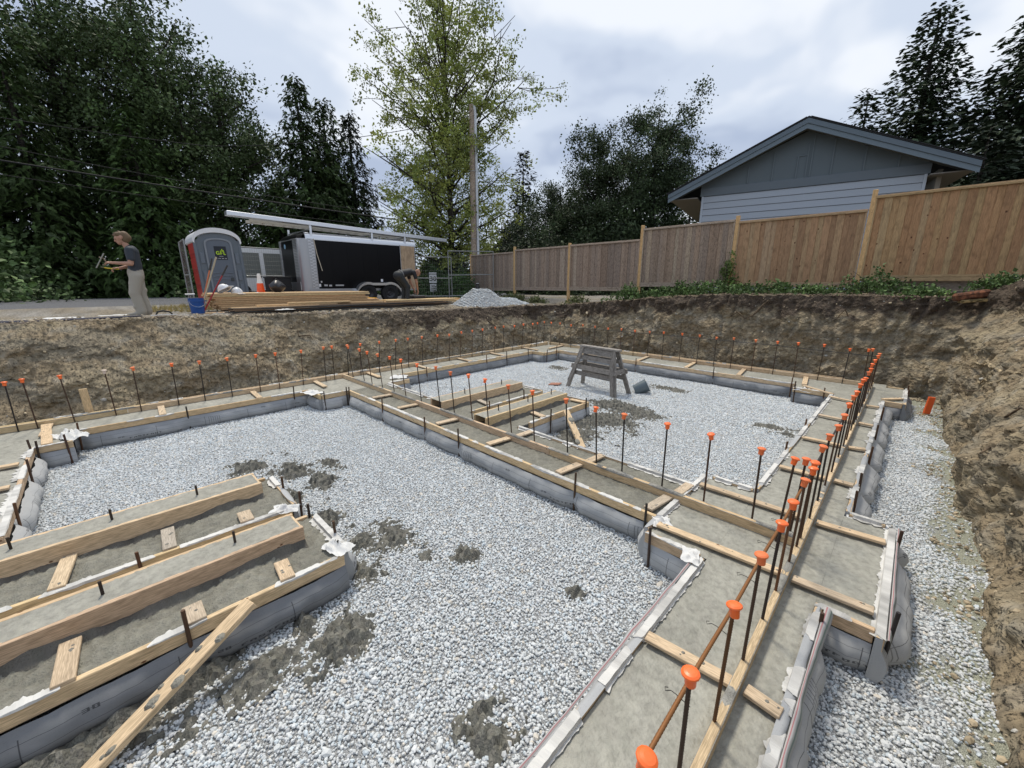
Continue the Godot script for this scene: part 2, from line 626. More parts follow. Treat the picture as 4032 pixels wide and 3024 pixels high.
func soil_colour(p: Vector3, depth: float) -> Color:
	# layers of the cut: dark root soil over tan and grey clay, with ragged borders
	var k := n2.get_noise_3d(p.x * 1.6, p.y * 5.0, p.z * 1.6)
	var f := n3.get_noise_3d(p.x * 3.0, p.y * 3.0, p.z * 3.0)
	var c := Color(0.30, 0.235, 0.15).lerp(Color(0.265, 0.225, 0.16), smoothstep(-0.15, 0.25, k))
	c = c.lerp(Color(0.34, 0.28, 0.185), smoothstep(0.05, 0.4, n1.get_noise_3d(p.x * 1.2, p.y * 2.5 + 8.0, p.z * 1.2)))
	c = c.lerp(Color(0.36, 0.34, 0.29), smoothstep(0.2, 0.4, f) * 0.35)
	var lid := 0.42 + 0.3 * n1.get_noise_3d(p.x * 1.5, 3.0, p.z * 1.5) + 0.25 * f
	var cover := maxf(smoothstep(-9.2, -8.6, p.x), smoothstep(-3.0, -7.0, p.z))
	c = c.lerp(Color(0.09, 0.066, 0.046), smoothstep(lid + 0.05, lid - 0.08, depth) * cover)
	return c * (1.18 + 0.16 * f + 0.14 * n4.get_noise_3dv(p * 1.7))

var bank_spots := PackedVector3Array()
var bank_all := PackedVector3Array()

# the point of the bank's face level with q
func on_bank(q: Vector3, proud: float) -> Vector3:
	var axis := 0 if q.x > 0.5 or q.x < -9.3 else 2
	var best := 1e9
	var hit := q
	for i in range(0, bank_all.size(), 2):
		var d := bank_all[i] - q
		if absf(d[axis]) > 0.7:
			continue
		d[axis] *= 0.1
		var l := d.length_squared()
		if l < best:
			best = l
			hit = bank_all[i]
	var o := q
	o[axis] = hit[axis]
	if axis == 2:
		o.z += proud
	else:
		o.x += proud * (-1.0 if q.x > 0.0 else 1.0)
	return o

func make_ground() -> void:
	var path := rim()
	var cols := path.size()
	var rows := 76
	var p := PackedVector3Array()
	var cc := PackedColorArray()
	var s := 0.0
	var ss := [0.0]
	for i in range(1, cols):
		s += (path[i][0] as Vector3).distance_to(path[i - 1][0])
		ss.append(s)
	for r in rows:
		var t := float(r) / (rows - 1)
		for i in cols:
			var ft: Vector3 = path[i][0]
			var o: Vector3 = path[i][1]
			var w: float = path[i][2]
			var flute: float = path[i][3]
			var lip := ft + o * w
			var top := gy(lip.x, lip.z)
			var q := ft + o * (w * pow(t, 1.35))
			q.y = -0.06 + (top + 0.06) * t
			var big := n1.get_noise_3d(q.x * 0.9, q.y * 1.3, q.z * 0.9)
			var med := n2.get_noise_3d(q.x * 2.2, q.y * 2.8, q.z * 2.2)
			var fin := n3.get_noise_3d(q.x * 5.0, q.y * 5.0, q.z * 5.0)
			var crumb := n4.get_noise_3dv(q)
			var d := big * 0.26 + med * 0.10 + absf(fin) * 0.06 + crumb * 0.035
			var ruts := (absf(sin(ss[i] * PI / 0.27 + big * 4.0)) - 0.6) * -0.11 * flute * smoothstep(-0.2, 0.2, n2.get_noise_2d(q.x + q.z, q.y * 0.6))
			var env := 0.35 + 0.65 * smoothstep(0.0, 0.2, t)
			if i >= cols - 13 or i < 2:
				env = 0.0
			q += o * ((d + ruts) * env - 0.05)
			if r == rows - 1:
				q.y += fin * 0.05
			else:
				q.y += med * 0.05 * env
			p.append(q)
			cc.append(soil_colour(q, top - q.y))
	var m := mb()
	m.sheet(p, cols, Vector3(0, 1, 0), cc)
	struct("excavation_bank", m, M.soil)
	bank_all = p
	for i in 1600:
		var r := rng.randi() % rows
		var k := rng.randi() % (cols - 40) + 20
		bank_spots.append(p[r * cols + k])
	# the ground around the dig, out to the horizon
	var offs := [0.0, 0.06, 0.14, 0.25, 0.4, 0.6, 0.85, 1.15, 1.5, 2.0, 2.6, 3.4, 4.5, 6.0, 8.0, 11.0, 16.0, 30.0, 80.0, 400.0]
	var g := PackedVector3Array()
	var gc := PackedColorArray()
	for k in offs.size():
		for i in cols:
			var a := p[(rows - 1) * cols + i]
			var o: Vector3 = path[i][1]
			var q: Vector3 = a + o * offs[k]
			if k > 0:
				var f := smoothstep(0.0, 0.5, offs[k])
				var rough := 0.05 * n2.get_noise_2d(q.x * 1.5, q.z * 1.5) + 0.06 * n3.get_noise_2d(q.x * 3.0, q.z * 3.0)
				rough *= smoothstep(7.0, 2.5, offs[k])
				q.y = lerpf(a.y, gy(q.x, q.z) + rough, f)
			g.append(q)
			var tone := n2.get_noise_2d(q.x * 0.8, q.z * 0.8)
			var fine := n3.get_noise_2d(q.x * 2.5, q.z * 2.5)
			var c := Color(0.34, 0.29, 0.215).lerp(Color(0.40, 0.375, 0.335), smoothstep(-0.2, 0.3, tone))
			c = c.lerp(Color(0.16, 0.12, 0.085), smoothstep(0.6, 0.2, offs[k] + fine))
			var dark := smoothstep(-11.0, -8.5, q.x) * smoothstep(-10.0, -11.0, q.z) + smoothstep(0.3, 1.0, q.x)
			c = c.lerp(Color(0.16, 0.125, 0.085).lerp(Color(0.30, 0.235, 0.15), smoothstep(-0.1, 0.3, fine)), clampf(dark, 0, 1))
			if offs[k] > 15.0:
				c = Color(0.10, 0.11, 0.05)
			gc.append(c * (0.9 + 0.4 * fine))
	var gm := mb()
	gm.sheet(g, cols, Vector3.UP, gc)
	struct("ground", gm, M.dirt)
	# bed of the dig
	var bp := PackedVector3Array()
	var bc := PackedColorArray()
	var nx := 110
	for iz in 170:
		for ix in nx + 1:
			var x := -9.9 + 11.4 * ix / nx
			var z := -12.0 + 18.2 * iz / 169.0
			bp.append(Vector3(x, -0.004 + 0.018 * n1.get_noise_2d(x, z), z))
			var so := smoothstep(0.30, 0.55, x + 0.35 * n2.get_noise_2d(x * 2.0, z * 2.0)) * smoothstep(-1.0, -2.0, z)
			so = maxf(so, smoothstep(-9.3, -10.0, z) * smoothstep(-0.1, 0.1, x))
			so = maxf(so, smoothstep(-8.8, -9.1, x))
			bc.append(Color.WHITE.lerp(Color(1.35, 1.1, 0.78), so))
	var bm := mb()
	bm.sheet(bp, nx + 1, Vector3.UP, bc)
	struct("pit_floor", bm, M.gravel_base)
	# street
	var rp := PackedVector3Array()
	for iz in 60:
		for ix in 10:
			var z := -70.0 + 130.0 * iz / 59.0
			var edge := 0.5 * n1.get_noise_2d(z * 0.7, 2.0) + 0.25 * n2.get_noise_2d(z * 2.0, 2.0)
			var x := lerpf(-17.8 + edge, -27.2, ix / 9.0)
			rp.append(Vector3(x, 1.585 + 0.05 * sin(PI * ix / 9.0) - (0.06 if ix == 0 else 0.0), z))
	var rm := mb()
	rm.sheet(rp, 10, Vector3.UP)
	struct("road", rm, M.asphalt)

func pebble(seed_: int) -> ArrayMesh:
	var r := RandomNumberGenerator.new()
	r.seed = seed_
	var t := 1.618
	var vs := [Vector3(-1, t, 0), Vector3(1, t, 0), Vector3(-1, -t, 0), Vector3(1, -t, 0), Vector3(0, -1, t), Vector3(0, 1, t), Vector3(0, -1, -t), Vector3(0, 1, -t), Vector3(t, 0, -1), Vector3(t, 0, 1), Vector3(-t, 0, -1), Vector3(-t, 0, 1)]
	for i in 12:
		vs[i] = (vs[i] as Vector3).normalized() * r.randf_range(0.72, 1.12) * Vector3(1.0, 0.72, 0.85)
	var f := [[0, 11, 5], [0, 5, 1], [0, 1, 7], [0, 7, 10], [0, 10, 11], [1, 5, 9], [5, 11, 4], [11, 10, 2], [10, 7, 6], [7, 1, 8], [3, 9, 4], [3, 4, 2], [3, 2, 6], [3, 6, 8], [3, 8, 9], [4, 9, 5], [2, 4, 11], [6, 2, 10], [8, 6, 7], [9, 8, 1]]
	var m := mb()
	for q in f:
		m.tri(vs[q[0]], vs[q[1]], vs[q[2]], (vs[q[0]] as Vector3) + vs[q[1]] + vs[q[2]])
	return m.mesh()

const SOLID := [[-5.5, -4.75, -5.66, -3.87], [-4.36, -3.72, -5.66, -3.87], [-4.5, -3.72, -0.97, 3.0], [-3.44, -2.75, -1.0, 3.0], [-8.0, -7.4, -4.4, -2.6], [-8.0, -7.45, 0.5, 1.0], [-1.25, 0.16, -4.3, -2.85], [-8.0, -7.5, -9.7, -8.97], [-1.42, 0.14, -10.6, -9.27]]

func stone_colour() -> Color:
	var k := rng.randf()
	var v := lerpf(0.59, 0.71, rng.randf())
	var c := Color(v * 0.965, v * 0.995, v * 1.0)
	if k < 0.16:
		c = Color(v * 0.88, v * 0.97, v * 1.03)
	elif k < 0.26:
		c = Color(0.70, 0.72, 0.73)
	elif k < 0.31:
		c = Color(v, v * 0.93, v * 0.82)
	elif k < 0.45:
		c = Color(v * 0.88, v * 0.9, v * 0.92)
	return c

func make_gravel() -> void:
	var xs := [[], [], [], []]
	var cs := [[], [], [], []]
	for a in [[-7.95, -0.76, -3.14, 0.9], [-7.95, -0.76, -9.68, -3.85], [-0.15, 0.95, -10.6, -0.2]]:
		var step := 0.0158
		var x: float = a[0]
		while x < a[1]:
			var z: float = a[2]
			while z < a[3]:
				var px := x + rng.randf_range(-0.010, 0.010)
				var pz := z + rng.randf_range(-0.010, 0.010)
				z += step
				var skip := false
				for q in SOLID:
					if px > q[0] and px < q[1] and pz > q[2] and pz < q[3]:
						skip = true
						break
				if a[0] == -0.15 and not skip:
					var so := smoothstep(0.36, 0.66, px + 0.5 * n2.get_noise_2d(px * 1.6, pz * 1.6))
					so = maxf(so, smoothstep(-9.2, -9.8, pz) * 0.85)
					skip = rng.randf() < so * 0.85
				var d := Vector2(px, pz).length()
				if skip or (d > 7.0 and rng.randf() < 0.25):
					continue
				var k := rng.randi() % 4
				var sz := 0.0098 * exp(rng.randfn(0.0, 0.3)) * (1.15 if d > 7.0 else 1.0)
				var b := Basis.from_euler(Vector3(rng.randf_range(-0.5, 0.5), rng.randf() * TAU, rng.randf_range(-0.5, 0.5))).scaled_local(Vector3(sz * rng.randf_range(0.85, 1.3), sz, sz * rng.randf_range(0.8, 1.1)))
				xs[k].append(Transform3D(b, Vector3(px, rng.randf_range(-0.004, 0.008) + 0.018 * n1.get_noise_2d(px, pz), pz)))
				cs[k].append(stone_colour())
			x += step
	var bed := Node3D.new()
	bed.name = "gravel_bed"
	add_child(bed)
	bed.set_meta("kind", "stuff")
	tag(bed, "pale grey crushed gravel covering the floor of the dig", "gravel")
	for k in 4:
		scatter("pebbles", pebble(40 + k), M.stone, xs[k], cs[k], bed)
	print("pebbles ", xs[0].size() * 4)

# ---------------------------------------------------------------- footings
const TOP := 0.27

func pine_tone() -> Color:
	var k := rng.randf_range(0.82, 1.12)
	return Color(k, k * rng.randf_range(0.95, 1.02), k * rng.randf_range(0.86, 1.0))

func slab(parent: Node, x0: float, x1: float, z0: float, z1: float, amp: float, tint: Color, called := "concrete", y := TOP) -> void:
	var rough := amp > 0.008
	var cell := 0.017 if rough else 0.03
	var nx := maxi(3, int((x1 - x0) / cell))
	var nz := maxi(3, int((z1 - z0) / cell))
	var p := PackedVector3Array()
	var c := PackedColorArray()
	for iz in nz + 1:
		for ix in nx + 1:
			var x := lerpf(x0, x1, float(ix) / nx)
			var z := lerpf(z0, z1, float(iz) / nz)
			var a := n2.get_noise_2d(x * 3.0, z * 3.0)
			var b := n3.get_noise_2d(x * 11.0, z * 11.0)
			var e := n3.get_noise_2d(x * 28.0 + 5.0, z * 28.0)
			var hgt := amp * (a * 0.8 + b * 0.9 + e * 0.6) - 0.002
			if rough:
				var clod := n4.get_noise_2d(x * 3.2, z * 3.2)
				var part := smoothstep(-0.25, 0.15, n2.get_noise_2d(x * 1.7 + 40.0, z * 1.7))
				hgt -= clod * amp * 0.7 * part
				b += -clod * 0.3 * part
			p.append(Vector3(x, y + hgt, z))
			var k := 1.0 + 0.22 * a + (0.16 + amp * 9.0) * b
			c.append(tint * k)
	var m := mb()
	m.sheet(p, nx + 1, Vector3.UP, c)
	put(called, m, M.mortar if rough else M.concrete, parent)

func board(parent: Node, a: Vector3, b: Vector3, w: float, t: float, called := "form_board", tone := Color(0, 0, 0), mt := "pine") -> MeshInstance3D:
	var m := mb(pine_tone() if tone.r == 0.0 else tone)
	m.bar(a, b, w, t)
	return put(called, m, M[mt], parent)

func rodmesh(a: Vector3, b: Vector3, r: float, rust: float, ribs := false) -> MB:
	var k := lerpf(0.8, 1.2, rng.randf())
	var m := mb(Color(0.030, 0.028, 0.028).lerp(Color(0.23, 0.10, 0.035), rust) * k)
	if ribs:
		var pts := []
		var rr := []
		var n := int(a.distance_to(b) / 0.007)
		for i in n + 1:
			pts.append(a.lerp(b, float(i) / n))
			rr.append(r * (1.13 if i % 2 else 0.94))
		m.tube(pts, rr, 8)
	else:
		m.tube([a, b], r, 8)
	return m

# everything along one straight side of a footing: board, cloth below it, torn white hem, stakes
func side(parent: Node, a: Vector2, b: Vector2, out: Vector2, o := {}) -> void:
	var len := a.distance_to(b)
	var dir := (b - a) / len
	var A := Vector3(a.x, 0, a.y)
	var D := Vector3(dir.x, 0, dir.y)
	var O := Vector3(out.x, 0, out.y)
	var wrap: bool = o.get("wrap", false)
	var y: float = o.get("y", TOP)
	# boards
	var cuts := [0.0]
	while cuts[-1] + 3.4 < len:
		cuts.append(cuts[-1] + rng.randf_range(2.4, 3.2))
	cuts.append(len)
	for i in cuts.size() - 1:
		var p: Vector3 = A + D * (cuts[i] + 0.002) + O * (0.019 + rng.randf_range(0, 0.004)) + Vector3(0, y - 0.02 + rng.randf_range(-0.004, 0.004), 0)
		var q: Vector3 = A + D * (cuts[i + 1] - 0.002) + O * (0.019 + rng.randf_range(0, 0.004)) + Vector3(0, y - 0.02 + rng.randf_range(-0.004, 0.004), 0)
		board(parent, p, q, 0.036, 0.089)
	# cloth
	var stakes: Array = o.get("stakes", [])
	var n := maxi(4, int(len / 0.045))
	var prof := []
	if wrap:
		prof = [Vector2(-0.002, 0.027), Vector2(0.02, 0.0295), Vector2(0.044, 0.026), Vector2(0.047, 0.0), Vector2(0.05, -0.05)]
	var big: float = o.get("bulge", 0.085)
	var low := y - 0.065
	for i in 11:
		var t := i / 10.0
		prof.append(Vector2(0.034 + (0.01 if wrap else 0.0) + big * pow(sin(PI * clampf(t * 0.9 + 0.04, 0, 1)), 0.75), (low + 0.01) * (1.0 - t) - 0.01 - y))
	var p := PackedVector3Array()
	var uvs := PackedVector2Array()
	var c := PackedColorArray()
	var u0 := rng.randf() * 5.0
	var tone: Color = o.get("tone", Color(1, 1, 1))
	for i in n + 1:
		var s := len * i / n
		var pin := 1.0
		for k in stakes:
			pin = minf(pin, 1.0 - 0.62 * exp(-pow((s - k) / 0.09, 2.0)))
		pin *= 0.4 + 0.6 * smoothstep(0.0, 0.1, s) * smoothstep(0.0, 0.1, len - s)
		for j in prof.size():
			var f: Vector2 = prof[j]
			var w := n3.get_noise_3d(A.x + D.x * s * 3.0, f.y * 6.0, A.z + D.z * s * 3.0)
			var fold := n2.get_noise_2d(s * 6.0 + u0 * 10.0, f.y * 3.0)
			var oo := (f.x - 0.03) * pin + 0.03 + (w * 0.014 + fold * 0.022) * smoothstep(0.035, 0.06, f.x)
			p.append(A + D * s + O * oo + Vector3(0, y + f.y + w * 0.004, 0))
			uvs.append(Vector2(s + u0, j / float(prof.size() - 1)))
			c.append(tone * (1.0 + 0.12 * fold + 0.3 * maxf(0.0, n1.get_noise_3d(A.x * 3.0 + s * 2.0, f.y * 8.0, A.z * 3.0 + u0))))
	var m := mb()
	m.sheet(p, prof.size(), O + Vector3(0, 0.3, 0), c, uvs)
	m.col = tone * 0.95
	for e in [0, n]:
		for j in prof.size() - 1:
			var q0 := p[e * prof.size() + j]
			var q1 := p[e * prof.size() + j + 1]
			var b0: Vector3 = A + D * (len * e / n) + Vector3(0, q0.y, 0)
			var b1: Vector3 = A + D * (len * e / n) + Vector3(0, q1.y, 0)
			m.quad(q0, q1, b1, b0, D * (1.0 if e else -1.0), Vector2(0.02, 0.3), Vector2(0.02, 0.35), Vector2(0.1, 0.35), Vector2(0.1, 0.3))
	put("footing_cloth", m, M.cloth, parent)
	# hem of white cloth, torn on its inner side
	var hem: float = o.get("hem", 0.03)
	if hem > 0.0:
		var hp := PackedVector3Array()
		var hc := PackedColorArray()
		n = maxi(6, int(len / 0.013))
		var yy := y + 0.0275 if not wrap else y + 0.0325
		for i in n + 1:
			var s := len * i / n
			var q2 := n2.get_noise_2d(s * 2.2 + u0 * 20.0, 4.0)
			var on: bool = q2 + o.get("cover", 0.1) > 0.0 and i < n
			if on:
				var q := rng.randf()
				var inn: float = hem * (0.2 + 0.5 * q * q + 1.6 * absf(n3.get_noise_2d(s * 7.0 + u0 * 20.0, 1.0)))
				var hang: float = 0.004 + 0.03 * maxf(0.0, q2)
				var w := 0.006 * n3.get_noise_2d(s * 14.0, u0)
				var ff: float = smoothstep(0.0, 0.1, q2 + o.get("cover", 0.1)) * minf(1.0, minf(s, len - s) / 0.04 + 0.2)
				inn *= ff
				hang *= ff
				hp.append_array([A + D * s + O * 0.047 + Vector3(0, yy - hang, 0), A + D * s + O * 0.043 + Vector3(0, yy + 0.001 + w, 0), A + D * s + O * (0.04 * (1.0 - ff)) + Vector3(0, yy + 0.002 - w, 0), A + D * s + O * (-0.004 + 0.042 * (1.0 - ff)) + Vector3(0, lerpf(yy - 0.002, y + 0.008, ff), 0), A + D * s - O * (0.006 * ff + inn - 0.042 * (1.0 - ff)) + Vector3(0, lerpf(yy - 0.004, y + 0.006 + 0.004 * q, ff), 0)])
				for z in 5:
					var k := clampf(0.85 + 0.25 * n3.get_noise_2d(s * 9.0, z * 3.0) + 0.55 * n2.get_noise_2d(s * 2.5 + 70.0, z * 1.5 + u0), 0.4, 1.0)
					hc.append(Color(k, k * 0.985, k * 0.96))
			if not on and hp.size() > 0:
				if hp.size() >= 30:
					var hm := mb()
					for r in hp.size() / 5 - 1:
						for k in 4:
							var e := r * 5 + k
							hm.col = hc[e]
							hm.quad(hp[e], hp[e + 1], hp[e + 6], hp[e + 5], Vector3.UP + O * (0.5 if k == 0 else 0.0))
					put("cloth_hem", hm, M.white_cloth, parent)
				hp = PackedVector3Array()
				hc = PackedColorArray()
	# flap of cloth that stands off the edge, with its printed lines
	var flap: float = o.get("flap", 0.0)
	if flap > 0.0:
		var fp := PackedVector3Array()
		var fc := PackedColorArray()
		n = maxi(6, int(len / 0.04))
		for i in n + 1:
			var s := len * i / n
			var q := n2.get_noise_2d(s * 2.5 + u0 * 20.0, 9.0)
			var w := flap * (1.0 + 0.8 * q)
			for j in 9:
				var t := j / 8.0
				fp.append(A + D * s + O * (0.05 + w * t) + Vector3(0, y + 0.035 + 0.02 * sin(t * 2.0) - 0.05 * t * t + 0.012 * q, 0))
				fc.append([Color(0.7, 0.66, 0.64), Color(0.66, 0.64, 0.63), Color(0.5, 0.14, 0.16), Color(0.6, 0.6, 0.61), Color(0.58, 0.58, 0.6), Color(0.56, 0.57, 0.57), Color(0.2, 0.3, 0.27), Color(0.55, 0.56, 0.57), Color(0.5, 0.51, 0.52)][j])
		var fm := mb()
		fm.sheet(fp, 9, Vector3.UP, fc)
		put("cloth_flap", fm, M.white_cloth, parent)
	for k in stakes:
		var lean := Vector3(rng.randf_range(-0.02, 0.02), 0, rng.randf_range(-0.02, 0.02))
		var at: Vector3 = A + D * k + O * 0.056
		put("steel_stake", rodmesh(at + Vector3(0, -0.08, 0), at + lean + Vector3(0, y + rng.randf_range(0.09, 0.17), 0), 0.011, rng.randf() * 0.5), M.rod, parent)

# timber strip that shapes the key slot, with mortar left on it
func key_strip(parent: Node, a: Vector2, b: Vector2, crust: float) -> void:
	var len := a.distance_to(b)
	var d := (b - a) / len
	var s := 0.0
	while s < len - 0.1:
		var e := minf(len, s + rng.randf_range(2.6, 3.4))
		if len - e < 0.7:
			e = len
		var p := a + d * (s + 0.003)
		var q := a + d * (e - 0.003)
		board(parent, Vector3(p.x, 0.312, p.y), Vector3(q.x, 0.312 + rng.randf_range(-0.004, 0.004), q.y), 0.038, 0.089, "key_strip")
		s = e
	var O := Vector3(-d.y, 0, d.x)
	var hp := PackedVector3Array()
	var hc := PackedColorArray()
	var n := int(len / 0.03)
	for i in n + 1:
		var t := len * i / n
		var c := a + d * t
		var q := n3.get_noise_2d(t * 8.0, 30.0 + a.x)
		var g := smoothstep(-0.05, 0.25, n2.get_noise_2d(t * 1.5, 12.0 + a.x) + crust)
		var C := Vector3(c.x, 0.3565, c.y)
		var h := 0.017 * g * (0.6 + q)
		hp.append_array([C + O * 0.022 - Vector3(0, 0.012 * g + 0.006, 0), C + O * 0.021 + Vector3(0, h * 0.6 - 0.003, 0), C + Vector3(0, h - 0.003, 0), C - O * 0.021 + Vector3(0, h * 0.7 - 0.003, 0), C - O * 0.022 - Vector3(0, 0.02 * g + 0.006, 0)])
		for z in 5:
			hc.append(Color(0.34, 0.33, 0.30) * (0.85 + 0.6 * q))
	var m := mb()
	m.sheet(hp, 5, Vector3.UP, hc)
	put("mortar_crust", m, M.mortar, parent)

func cleat(parent: Node, a: Vector2, b: Vector2, w := 0.085, dirt := 0.4) -> void:
	var k := rng.randf_range(0.9, 1.1)
	var m := mb(Color(1.0, 0.98, 0.95).lerp(Color(0.66, 0.76, 0.95), dirt * rng.randf_range(0.3, 1.2)) * k)
	m.bar(Vector3(a.x, TOP + 0.03 + rng.randf() * 0.004, a.y), Vector3(b.x, TOP + 0.03 + rng.randf() * 0.004, b.y), w, 0.022)
	var o := put("cleat", m, M.pine, parent)
	for i in int(2 + a.distance_to(b) * 9.0 * dirt):
		var t := rng.randf()
		var p := a.lerp(b, t)
		var d := (b - a).normalized()
		p += Vector2(-d.y, d.x) * rng.randf_range(-0.4, 0.4) * w
		var r := rng.randf_range(0.005, 0.014)
		var s := mb(Color(0.22, 0.21, 0.18))
		s.lathe([Vector2(0.0, 0.5 * r), Vector2(r * 0.7, 0.3 * r), Vector2(r, 0)], 6, Transform3D(Basis(), Vector3(p.x, TOP + 0.0415, p.y)))
		put("mortar_splash", s, M.mortar, o)

func curb(parent: Node, x0: float, x1: float, z0: float, z1: float, y: float, stubs: Array) -> void:
	var w := 0.036
	board(parent, Vector3(x0 + w / 2, y - 0.066, z0), Vector3(x0 + w / 2, y - 0.066, z1), w, 0.14, "curb_board")
	board(parent, Vector3(x1 - w / 2, y - 0.066, z0), Vector3(x1 - w / 2, y - 0.066, z1), w, 0.14, "curb_board")
	board(parent, Vector3(x0 + w + 0.002, y - 0.068, z0 + w / 2 + 0.004), Vector3(x1 - w - 0.002, y - 0.068, z0 + w / 2 + 0.004), w, 0.135, "curb_end_board")
	slab(parent, x0 + w * 0.7, x1 - w * 0.7, z0 + w * 0.6, z1, 0.004, Color(0.32, 0.312, 0.27), "curb_concrete", y + 0.006)
	# mortar that ran out along the foot of the board
	var hp := PackedVector3Array()
	var hc := PackedColorArray()
	var n := int((z1 - z0) / 0.03)
	for i in n + 1:
		var z := lerpf(z0, z1, float(i) / n)
		var q := n3.get_noise_2d(z * 6.0, x1 * 3.0)
		var g := n2.get_noise_2d(z * 1.3, x1 * 7.0)
		var up := clampf(0.03 + 0.05 * g + 0.02 * q, 0.004, 0.1)
		hp.append_array([Vector3(x1 + 0.001, TOP + up, z), Vector3(x1 + 0.012, TOP + up * 0.8, z), Vector3(x1 + 0.03 + 0.02 * q, TOP + 0.012, z), Vector3(x1 + 0.07, TOP - 0.01, z)])
		for k in 4:
			hc.append(Color(0.13, 0.12, 0.10) * (1.0 + 0.5 * q))
	var m := mb()
	m.sheet(hp, 4, Vector3(1, 0.5, 0), hc)
	put("mortar_fillet", m, M.mortar, parent)
	for s in stubs:
		var at := Vector3((x0 + x1) / 2 + rng.randf_range(-0.02, 0.02), 0, s)
		put("dowel_stub", rodmesh(at + Vector3(0, y - 0.02, 0), at + Vector3(0, y + 0.095, 0), 0.0085, 0.1), M.rod, parent)

const SMOOTH := Color(0.335, 0.328, 0.283)
const WET := Color(0.215, 0.208, 0.172)

func make_footings() -> void:
	var V := func(x: float, y: float) -> Vector2: return Vector2(x, y)
	var fx := Vector2(1, 0)
	var fz := Vector2(0, 1)
	var grey := Color(0.68, 0.69, 0.71)
	var dull := Color(0.54, 0.55, 0.57)
	var pale := Color(1.2, 1.19, 1.19)
	# ---- along the left bank
	var t := thing("concrete_footing", "long concrete footing in timber forms below the left earth bank", "footing")
	slab(t, -8.9, -7.95, -10.9, 2.6, 0.004, SMOOTH)
	slab(t, -7.949, -7.4, -4.4, -2.6, 0.005, SMOOTH)
	slab(t, -7.949, -7.5, -9.649, -8.97, 0.004, SMOOTH)
	slab(t, -7.949, -7.45, 0.5, 0.869, 0.004, SMOOTH)
	side(t, Vector2(-7.95, 0.52), Vector2(-7.95, -2.56), fx, {"stakes": [0.05, 1.25, 2.8], "tone": grey, "hem": 0.012, "cover": -0.12})
	side(t, Vector2(-7.95, -2.6), Vector2(-7.4, -2.6), fz, {"tone": grey, "hem": 0.03})
	side(t, Vector2(-7.4, -2.6), Vector2(-7.4, -3.1), fx, {"stakes": [0.03, 0.44], "tone": pale * 0.8, "hem": 0.02})
	side(t, Vector2(-7.4, -3.9), Vector2(-7.4, -4.4), fx, {"tone": grey, "hem": 0.03, "stakes": [0.1]})
	side(t, Vector2(-7.95, -4.44), Vector2(-7.95, -8.93), fx, {"stakes": [0.75, 2.65, 3.4, 4.3], "tone": dull, "hem": 0.012, "cover": -0.15})
	side(t, Vector2(-7.95, -8.97), Vector2(-7.5, -8.97), fz, {"tone": dull, "hem": 0.01})
	side(t, Vector2(-7.5, -8.97), Vector2(-7.5, -9.6), fx, {"stakes": [0.05, 0.5], "tone": dull, "hem": 0.012})
	side(t, Vector2(-7.45, 0.5), Vector2(-7.45, 0.86), fx, {"stakes": [0.05, 0.34], "tone": grey * 1.1, "hem": 0.004})
	side(t, Vector2(-8.9, 2.6), Vector2(-8.9, -10.9), -fx, {"tone": dull, "hem": 0.02, "cover": -0.2})
	key_strip(t, Vector2(-8.56, 2.6), Vector2(-8.56, -10.42), 0.05)
	for z in [0.75, -0.47, -1.78, -2.9, -4.05, -5.3, -6.6, -7.8, -9.2]:
		cleat(t, Vector2(-8.53, z), Vector2(-7.92, z + 0.03), 0.085, 0.5)
	cleat(t, Vector2(-8.53, 0.78), Vector2(-7.44, 0.72), 0.1, 0.1)
	# ---- across the far end
	t = thing("concrete_footing", "concrete footing across the far end of the dig below the wooden fence", "footing")
	slab(t, -7.949, -0.781, -10.9, -9.65, 0.004, SMOOTH)
	slab(t, -1.42, -0.781, -9.649, -9.27, 0.004, SMOOTH)
	side(t, Vector2(-7.46, -9.65), Vector2(-1.46, -9.65), fz, {"stakes": [2.55, 4.46, 5.95], "tone": dull, "hem": 0.03, "cover": 0.15})
	side(t, Vector2(-1.42, -9.27), Vector2(-0.82, -9.27), fz, {"stakes": [0.05, 0.5], "tone": dull, "hem": 0.05})
	side(t, Vector2(-7.9, -10.9), Vector2(-0.8, -10.9), -fz, {"tone": dull, "hem": 0.02, "cover": -0.2})
	key_strip(t, Vector2(-8.53, -10.45), Vector2(-0.33, -10.45), -0.12)
	for x in [-7.95, -5.0, -3.75, -2.6, -1.4]:
		cleat(t, Vector2(x, -10.42), Vector2(x + 0.1, -9.62), 0.085, 0.3)
	# ---- between the two rooms
	t = thing("concrete_footing", "concrete footing running between the two gravel rooms of the dig", "footing")
	slab(t, -7.399, -1.251, -3.87, -3.12, 0.0085, WET)
	side(t, Vector2(-7.36, -3.12), Vector2(-1.28, -3.12), fz, {"stakes": [0.02, 1.3, 2.56, 3.36, 5.23, 5.99], "tone": Color(0.72, 0.73, 0.74), "hem": 0.025, "cover": 0.12})
	side(t, Vector2(-7.36, -3.87), Vector2(-5.52, -3.87), -fz, {"hem": 0.03, "wrap": true, "cover": 0.12})
	side(t, Vector2(-3.7, -3.87), Vector2(-1.28, -3.87), -fz, {"hem": 0.03, "wrap": true, "cover": 0.12})
	key_strip(t, Vector2(-8.53, -3.5), Vector2(-0.36, -3.5), 0.18)
	for x in [-6.5, -5.65, -4.58, -3.49, -2.38, -1.37]:
		cleat(t, Vector2(x - 0.02, -3.14), Vector2(x + 0.02, -3.477), 0.09, 0.7)
		if x > -3.6:
			cleat(t, Vector2(x + 0.05, -3.525), Vector2(x + 0.07, -3.86), 0.09, 0.6)
	# ---- nearest, on the right
	t = thing("concrete_footing", "nearest concrete footing with dense rebar and a long centre strip", "footing")
	slab(t, -0.78, -0.13, -10.9, 2.4, 0.0035, SMOOTH)
